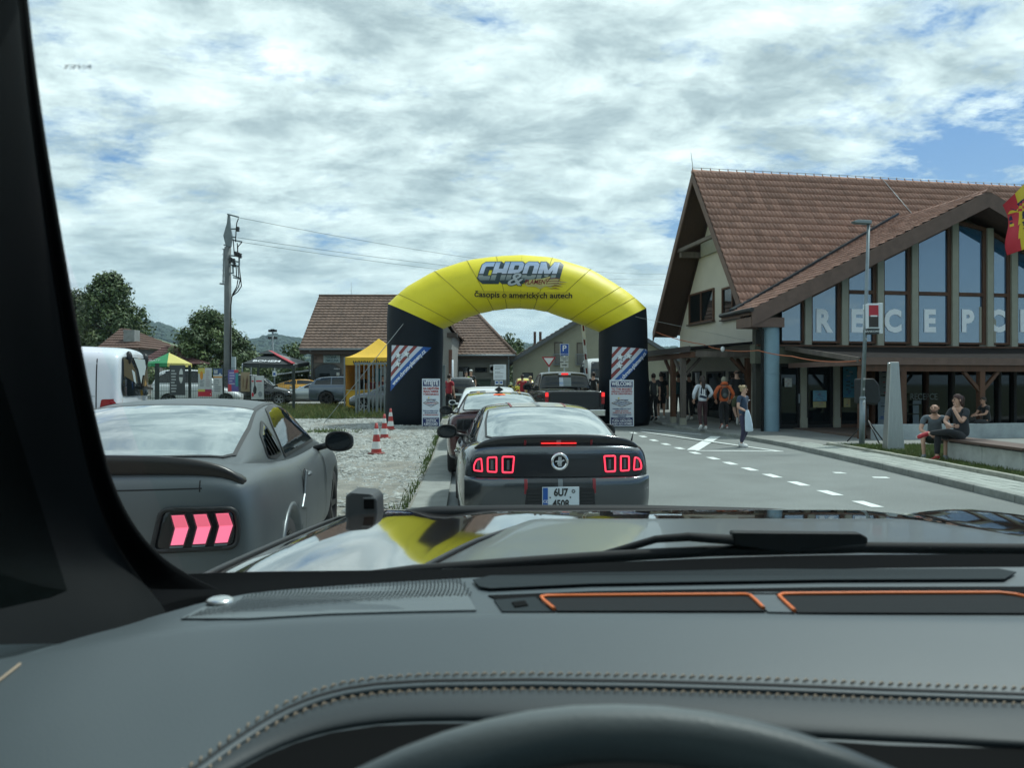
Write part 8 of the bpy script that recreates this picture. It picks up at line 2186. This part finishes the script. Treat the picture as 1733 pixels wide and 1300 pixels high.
# rear shelf of the dash, behind the lip
rear = col([(-300, 1130), (240, 1052), (330, 1022), (420, 1004), (500, 997), (600, 990), (800, 978), (1000, 971), (1300, 964), (1733, 960), (2000, 960)])
YR = col([(-300, .9), (330, .98), (600, 1.02), (2000, 1.05)])
US2 = [-260, 0, 160, 240, 330, 420, 500, 600, 700, 790, 860, 1000, 1200, 1400, 1600, 1750, 1950]
rows = [[(u, lerp(rear(u), lip(u) - 1, f), lerp(YR(u), YL(u) + .03, f)) for u in US2] for f in (0, .06, .3, .6, .9)]
rows[-1] = [(u, lip(u) + 6, YL(u) + .012) for u in US2]
shelf = loft(rows, DASH, 'dash_shelf', own, 1)
SB = bvh_of(shelf.data)
def on_shelf(u, v, up=0.0):
    d = Vector(((u - 866.5) / F, 1, -(v - 650) / F)).normalized(); h = SB.ray_cast(Vector((0, 0, EYE)), d)
    return (h[0] if h[0] is not None else at(u, v, .95)) + Vector((0, 0, up))
def shelf_poly(name, pts, m, up, sub=5, par=own):
    pp_ = []
    for (a, c) in zip(pts, pts[1:] + pts[:1]):
        for k in range(sub): pp_.append((lerp(a[0], c[0], k / sub), lerp(a[1], c[1], k / sub)))
    tri = tessellate_polygon([[Vector((p[0], p[1], 0)) for p in pp_]])
    me = bpy.data.meshes.new(name); me.from_pydata([on_shelf(*p, up) for p in pp_], [], [tuple(t) for t in tri]); me.update()
    bm = bmesh.new(); bm.from_mesh(me); bmesh.ops.recalc_face_normals(bm, faces=bm.faces)
    r = bmesh.ops.extrude_face_region(bm, geom=bm.faces[:])
    for g_ in r['geom']:
        if isinstance(g_, bmesh.types.BMVert): g_.co.z -= .0015
    bmesh.ops.recalc_face_normals(bm, faces=bm.faces); bm.to_mesh(me); bm.free()
    return put_d(name, me, m, par)
GR = [(306, 1050), (360, 1022), (420, 1009), (560, 1000), (700, 992), (766, 989), (782, 993), (806, 1036), (700, 1038), (560, 1042), (420, 1050)]
gr = shelf_poly('speaker_grille', GR, mat('grille_base', (.115, .14, .15), .55), .0022)

def inside(p, poly):
    c = False
    for i in range(len(poly)):
        a, e = poly[i - 1], poly[i]
        if (a[1] > p[1]) != (e[1] > p[1]) and p[0] < (e[0] - a[0]) * (p[1] - a[1]) / (e[1] - a[1]) + a[0]: c = not c
    return c
b = MB(); cx0 = on_shelf(372, 1021); npn = 0
gi = inset(GR, 5)
for ring_i in range(6, 82):                                   # holes in arcs about the tweeter
    rad_ = .0048 * ring_i
    nn = max(6, int(2 * math.pi * rad_ / .0052))
    for k in range(nn):
        a = 2 * math.pi * (k + .5 * (ring_i % 2)) / nn
        x, y = cx0.x + rad_ * math.cos(a), cx0.y + rad_ * math.sin(a)
        z = cx0.z; u = 866.5 + F * x / y; v = 650 + F * (EYE - z) / y
        if not inside((u, v), gi): continue
        h = SB.ray_cast(Vector((x, y, 2)), Vector((0, 0, -1)))
        if h[0] is None: continue
        z = h[0].z + .0024
        b.add([(x + .0016 * math.cos(q * math.pi / 3), y + .0016 * math.sin(q * math.pi / 3), z) for q in range(6)], [tuple(range(6))])
b.build('grille_holes', GAPB, gr, fix=False, kind='stuff')
c = on_shelf(372, 1021, .004); b = MB(); b.lathe([(0, .003), (.012, .0026), (.016, .0005), (.017, -.002)], 20, 0, c); b.build('tweeter', mat('tweeter_disc', (.55, .58, .58), .25, .7), gr)
shelf_poly('tray_slot', [(800, 987), (830, 980), (1000, 975), (1300, 969), (1690, 968), (1720, 974), (1700, 986), (1400, 987), (1000, 994), (830, 1002), (812, 999)], mat('slot_dark', (.022, .030, .034), .8, spec=.15), .0045)
shelf_poly('tray_gap', [(826, 1010), (1000, 1003), (1400, 996), (1760, 995), (1760, 1006), (1400, 1009), (1000, 1013), (850, 1020), (838, 1016)], GAPB, .0016)
shelf_poly('tray_side', [(836, 1018), (905, 1013), (940, 1038), (850, 1038)], mat('slot_dark', (.022, .030, .034), .8, spec=.15), .0018)
shelf_poly('tray_socket', [(866, 1024), (888, 1021), (894, 1029), (872, 1032)], GAPB, .0032)
m1 = shelf_poly('rubber_mat', [(918, 1016), (1268, 1011), (1296, 1038), (944, 1038)], RUBM, .0026)
m2 = shelf_poly('rubber_mat', [(1318, 1011), (1700, 1008), (1790, 1014), (1790, 1042), (1350, 1041)], RUBM, .0026)
shelf_poly('tray_bridge', [(1270, 1010), (1312, 1010), (1344, 1040), (1300, 1039)], DASH, .0022)
for par_, pts in ((m1, [(938, 1037), (920, 1022), (916, 1016), (926, 1014.5), (1100, 1013), (1262, 1012), (1270, 1014), (1280, 1023), (1295, 1038)]), (m2, [(1345, 1040), (1328, 1024), (1318, 1014), (1326, 1011), (1500, 1009.5), (1690, 1009), (1718, 1012), (1745, 1018), (1790, 1030)])):
    pp_ = []
    for a, c in zip(pts, pts[1:]):
        for k in range(6): pp_.append(on_shelf(lerp(a[0], c[0], k / 6), lerp(a[1], c[1], k / 6), .0040))
    b = MB(); b.tube(pp_, .0021, 8); b.build('orange_edge', ORNG, par_)
# black band between dash and glass
top = col([(-300, 1060), (200, 985), (290, 973), (400, 968), (600, 966), (700, 965), (800, 962), (900, 958), (1000, 953), (1100, 949), (1250, 943), (1400, 939), (1733, 938), (2000, 938)])
UF = [-260, 0, 160, 240, 290, 340, 420, 500, 600, 700, 800, 900, 1000, 1100, 1250, 1400, 1600, 1750, 1950]
loft([[(u, top(u), 1.13) for u in UF], [(u, lerp(top(u), rear(u), .5), 1.10) for u in UF], [(u, rear(u) + 14, YR(u) - .012) for u in UF]], FRIT, 'glass_band', own, 1)
# A pillar
E_ = col([(-200, 28), (0, 46), (100, 57), (200, 71), (300, 87), (400, 104), (500, 121), (600, 139), (700, 159), (800, 184), (850, 203), (900, 232), (935, 262), (965, 300), (990, 350), (1010, 400)])
T_ = col([(-200, 18), (0, 33), (200, 53), (400, 82), (500, 97), (600, 113), (700, 131), (800, 152), (900, 186), (960, 222), (1010, 262), (1060, 300)])
VY = col([(-200, .56), (0, .64), (400, .80), (800, .97), (960, 1.03), (1080, 1.0), (1200, .95)])
VR = [-200, -60, 60, 180, 300, 420, 540, 640, 720, 790, 840, 880, 915, 945, 972, 998]
loft([[(E_(v) + 1, v, VY(v) + .03), (E_(v), v, VY(v) + .005), (E_(v) - 5, v, VY(v) - .004), (T_(v) + 2, v, VY(v) - .006), (T_(v), v, VY(v) - .012)] for v in VR], FRIT, 'pillar_seal', own, 1)
loft([[(T_(v) + 2, v, VY(v) - .004), (T_(v) - 1, v, VY(v) - .014), (T_(v) - 24 - v * .012, v, VY(v) - .040), (T_(v) - 60 - v * .03, v, VY(v) - .075), (T_(v) - 120 - v * .05, v, VY(v) - .13), (T_(v) - 330, v, VY(v) - .27), (T_(v) - 520, v + 20, VY(v) - .36)] for v in VR + [1040, 1090]], TRIM, 'pillar_trim', own, 1)
# steering wheel
b = MB(); RW, tl = .265, R(65)
tp = at(1045, 1241, .47); cen = tp - Vector((0, math.sin(tl), math.cos(tl))) * RW
rim = [cen + Vector((math.sin(a), math.cos(a) * math.sin(tl), math.cos(a) * math.cos(tl))) * RW for a in [2 * math.pi * k / 64 for k in range(64)]]
sw = thing('x', 'x', 'x'); bpy.data.objects.remove(sw)
b.tube(rim, .0165, 14, closed=True); swo = b.build('steering_wheel', mat('wheel_leather', (.17, .20, .21), .42, spec=.5, bump=.05, bscale=260), own)
b = MB(); b.ball(cen, (.07, .06, .045), 0, 14, 10)
b.build('hub', DASHD, swo)
for a in (R(90), R(-90), R(180)): b = MB(); q = cen + Vector((math.sin(a), math.cos(a) * math.sin(tl), math.cos(a) * math.cos(tl))) * RW; b.beam(cen, q, .035, .02); b.build('spoke', DASHD, swo)
# bonnet
hz = lambda y: interp(y, [(1.05, 1.318), (1.25, 1.310), (1.6, 1.298), (2.0, 1.282), (2.14, 1.272), (2.2, 1.255)])
HXL = lambda y: interp(y, [(1.05, -.535), (1.4, -.525), (1.8, -.492), (2.05, -.465), (2.2, -.43)])
CXO = .46
def hood_pt(f, y):
    xl = HXL(y); xr_ = 2 * CXO - xl
    x = lerp(xl, xr_, f); z = hz(y)
    s = abs(2 * f - 1)
    z -= .022 * max(0, (s - .90) / .10) ** 2
    z -= .012 * math.exp(-((s - .70) / .09) ** 2)              # shallow valley beside the dome
    return Vector((x, y, z))
b = MB(); rows = [[hood_pt(i / 44, y) for i in range(45)] for y in frange(1.08, 2.2, .05)]
b.grid(rows, 0, True)
hd = b.build('bonnet', HOODP, own)
# power dome, with satin skin
def dome_hw(y): return interp(y, [(1.08, .66), (1.30, .615), (1.55, .535), (1.78, .43), (1.86, .38)])
b = MB(); rows = []
for y in frange(1.08, 1.86, .04):
    w = dome_hw(y); row = []
    kk = smooth(1.88, 1.70, y) if False else 1 - smooth(1.66, 1.87, y)
    for i in range(33):
        f = -1 + 2 * i / 32; e = 1 - smooth(.86, 1.0, abs(f))
        xx = CXO + w * f; fq = (xx - HXL(y)) / (2 * CXO - 2 * HXL(y)); zb_0 = hood_pt(fq, y).z
        row.append(Vector((xx, y, lerp(zb_0 - .003, hz(y) + .030 * (.10 + .90 * kk), e))))
    rows.append(row)
b.grid(rows, 0, True); b.build('bonnet_dome', HOODG, hd)
b = MB()
for s_ in (-1, 1): b.tube([hood_pt((CXO + s_ * (dome_hw(y) + .004) - HXL(y)) / (2 * CXO - 2 * HXL(y)), y) + Vector((0, 0, .002)) for y in frange(1.08, 1.86, .06)], .005, 6)
b.build('dome_edge', BLACK, hd, kind='stuff')
# raised front lip
b = MB(); rows = []
for i in range(49):
    f = i / 48; u = lerp(676, 1712, f)
    e = min(1, min(f, 1 - f) / .035) ** .5
    vt = interp(u, [(676, 866), (720, 858), (900, 855.5), (1100, 856), (1300, 861), (1500, 871), (1650, 881), (1712, 891)])
    h = interp(f, [(0, 12), (.04, 18), (.5, 15), (1, 17)]) * max(.15, e)
    y = 2.17 - .05 * (2 * f - 1) ** 2
    c0 = at(u, vt, y); c1_ = at(u, vt + h, y - .012)
    rows.append([c1_ + Vector((0, -.002, -.004)), c1_, c1_.lerp(c0, .5) + Vector((0, -.012, 0)), c0 + Vector((0, -.004, 0)), c0 + Vector((0, .012, .001)), c0 + Vector((0, .06, -.012)), c0 + Vector((0, .12, -.06)), c0 + Vector((0, .13, -.25))])
b.grid(rows, 0, True); put('bonnet_lip', subsurf(b.mesh('bonnet_lip', mat('lip_black', (.008, .010, .012), .6, spec=.25)), 1), own)
# trail sights
def sight(cx_, flip):
    y0 = 2.02; b = MB()
    pl = [(-.043, 0), (.043, 0), (.041, .050), (.028, .064), (-.028, .068), (-.041, .061)]
    if flip: pl = [(-a, c) for a, c in pl][::-1]
    b.prism(pl, (0, .11, 0)); me = bevel(b.mesh('trail_sight', mat('sight_plastic', (.030, .034, .037), .5)), .006, 3)
    p = at(cx_, 878, y0); o = put('trail_sight', me, own, tuple(p))
    b = MB(); b.box(.008, .034, -.004, .004, .026, .050); put('slot', b.mesh('slot', GAPB), o)
    b = MB(); b.box(.006, .036, -.006, -.001, .052, .056); b.build('slot_edge', mat('sight_edge', (.10, .11, .115), .5), o)
sight(611, False); sight(1850, True)
b = MB()
for s_ in (0, 1): b.tube([hood_pt(s_, y) + Vector((0, 0, .004)) for y in frange(1.08, 2.15, .1)], .006, 6)
b.build('bonnet_edge', BLACK, hd, kind='stuff')
# wings, grille and front wheels below the bonnet line (seen from beside the car)
BODYP = mat('paint_body', (.030, .022, .019), .12, .2, coat=.8)
for s_ in (-1, 1):
    xo = CXO + s_ * .97
    b = MB(); b.box(min(xo, xo - s_ * .14), max(xo, xo - s_ * .14), -1.6, 2.1, .55, 1.16); me = bevel(b.mesh('wing', BODYP), .04, 3); put('wing', me, own)
    wheel(own, CXO + s_ * .80, 1.25, .40, .27, RIM_D, 6, s_)
    wheel(own, CXO + s_ * .80, -1.55, .40, .27, RIM_D, 6, s_)
b = MB(); b.box(CXO - .83, CXO + .83, 1.95, 2.12, .6, 1.18); put('front_panel', bevel(b.mesh('front_panel', BLACK), .03), own)
b = MB(); b.box(CXO - .9, CXO + .9, 2.1, 2.25, .48, .72); put('bumper', bevel(b.mesh('bumper', BLACK), .03), own)
b = MB(); b.box(CXO - .82, CXO + .82, .95, 1.15, .5, 1.25); b.build('bulkhead', BLACKM, own)
# wiper
WY = 1.19
b = MB(); b.tube([at(985, 948, WY), at(1060, 928, WY), at(1110, 913, WY - .01), at(1165, 909, WY - .015), at(1240, 914, WY - .02)], [.004, .006, .006, .007, .008], 8); wa = b.build('wiper_arm', BLACKM, own)
b = MB(); b.prism([(0, 0), (.10, -.014), (.105, -.006), (.206, -.004), (.206, .012), (.195, .018), (.08, .019), (.0, .020)], (0, .02, 0), 0, tuple(at(1240, 924, WY - .025))); put('wiper_blade', bevel(b.mesh('wiper_blade', BLACKM), .003), own)
b = MB(); b.tube([at(520, 990, 1.15), at(700, 966, 1.16), at(900, 951, 1.16), at(1000, 944, 1.17), at(1200, 933, 1.18), at(1460, 927, 1.17), at(1733, 930, 1.16), at(1950, 932, 1.15)], .009, 6); b.build('cowl_edge', BLACKM, own)
# windscreen, header, roof, doors, seats' side of the cabin
wsm = bpy.data.materials.new('windscreen_glass'); wsm.use_nodes = True; t_ = wsm.node_tree; t_.nodes.clear()
tb = t_.nodes.new('ShaderNodeBsdfTransparent'); tb.inputs[0].default_value = (.905, .975, .965, 1); to = t_.nodes.new('ShaderNodeOutputMaterial'); t_.links.new(tb.outputs[0], to.inputs[0])
b = MB(); b.add([(-.50, 1.17, 1.335), (1.42, 1.17, 1.335), (1.34, .60, 1.97), (-.44, .60, 1.97)], [(0, 1, 2, 3)]); b.build('windscreen', wsm, own)
CAB = mat('headliner', (.22, .22, .21), .9)
part('roof_panel', CAB, own, (-.55, 1.46, -1.7, .56, 1.985, 2.02)); part('header', FRIT, own, (-.46, 1.36, .54, .64, 1.965, 1.985))
b = MB()
for s_ in (-1, 1):
    x = CXO + s_ * .98
    b = MB(); b.box(x - .04, x + .04, -1.5, .95, .55, 1.22); put('door', bevel(b.mesh('door', DASHD), .02), own)
    b = MB(); b.box(x - .05, x + .05, -.55, -.40, 1.22, 1.985); b.build('pillar', TRIM, own)
x = CXO + .93; loft_ = MB(); loft_.beam((x + .03, 1.08, 1.30), (x - .02, .58, 1.985), .06, .10); loft_.build('pillar_trim', TRIM, own)
dim_glass = bpy.data.materials.new('dimming_glass'); dim_glass.use_nodes = True; t_ = dim_glass.node_tree; t_.nodes.clear()
tb = t_.nodes.new('ShaderNodeBsdfTransparent'); tb.inputs[0].default_value = (.42, .48, .47, 1); to = t_.nodes.new('ShaderNodeOutputMaterial'); t_.links.new(tb.outputs[0], to.inputs[0])  # dark tint made up to dim the cabin; panes stay out of view
for s_ in (-1, 1):
    x = CXO + s_ * .985; b = MB(); b.add([(x, -1.6, 1.22), (x, .98, 1.22), (x, .62, 1.985), (x, -1.6, 1.985)], [(0, 1, 2, 3)]); b.build('side_window', dim_glass, own)
b = MB(); b.add([(-.5, -1.65, 1.25), (1.42, -1.65, 1.25), (1.42, -1.65, 1.985), (-.5, -1.65, 1.985)], [(0, 1, 2, 3)]); b.build('rear_window', dim_glass, own)
part('floor', BLACKM, own, (-.5, 1.4, -1.5, .95, .45, .5)); part('tail_panel', BLACKM, own, (-.5, 1.4, -1.68, -1.6, .45, 1.25))
for x in (0.0, .92): 
    b = MB(); b.box(x - .25, x + .25, -.52, -.36, .75, 1.25); put('seat_back', bevel(b.mesh('seat_back', DASHD), .05, 3), own)
me = text_me('AVET', .0115, .02); me.transform(Matrix.Diagonal((-1, 1, 1, 1))); me.transform(Matrix.Translation(at(131, 113, .70)) @ Matrix.Rotation(R(-42), 4, 'X')); put_d('windscreen_mark', me, PRINTK, own)
# ---------------------------------------------------------------- thin air between here and the hills
hm = bpy.data.materials.new('air'); hm.use_nodes = True; t_ = hm.node_tree; t_.nodes.clear()
pv = t_.nodes.new('ShaderNodeVolumePrincipled'); pv.inputs['Color'].default_value = (.62, .82, 1.0, 1); pv.inputs['Density'].default_value = .00011; pv.inputs['Anisotropy'].default_value = .1
oo = t_.nodes.new('ShaderNodeOutputMaterial'); t_.links.new(pv.outputs[0], oo.inputs['Volume'])
b = MB(); b.box(-6200, 6200, -6200, 6200, -8, 330); b.build('haze', hm, kind='stuff')
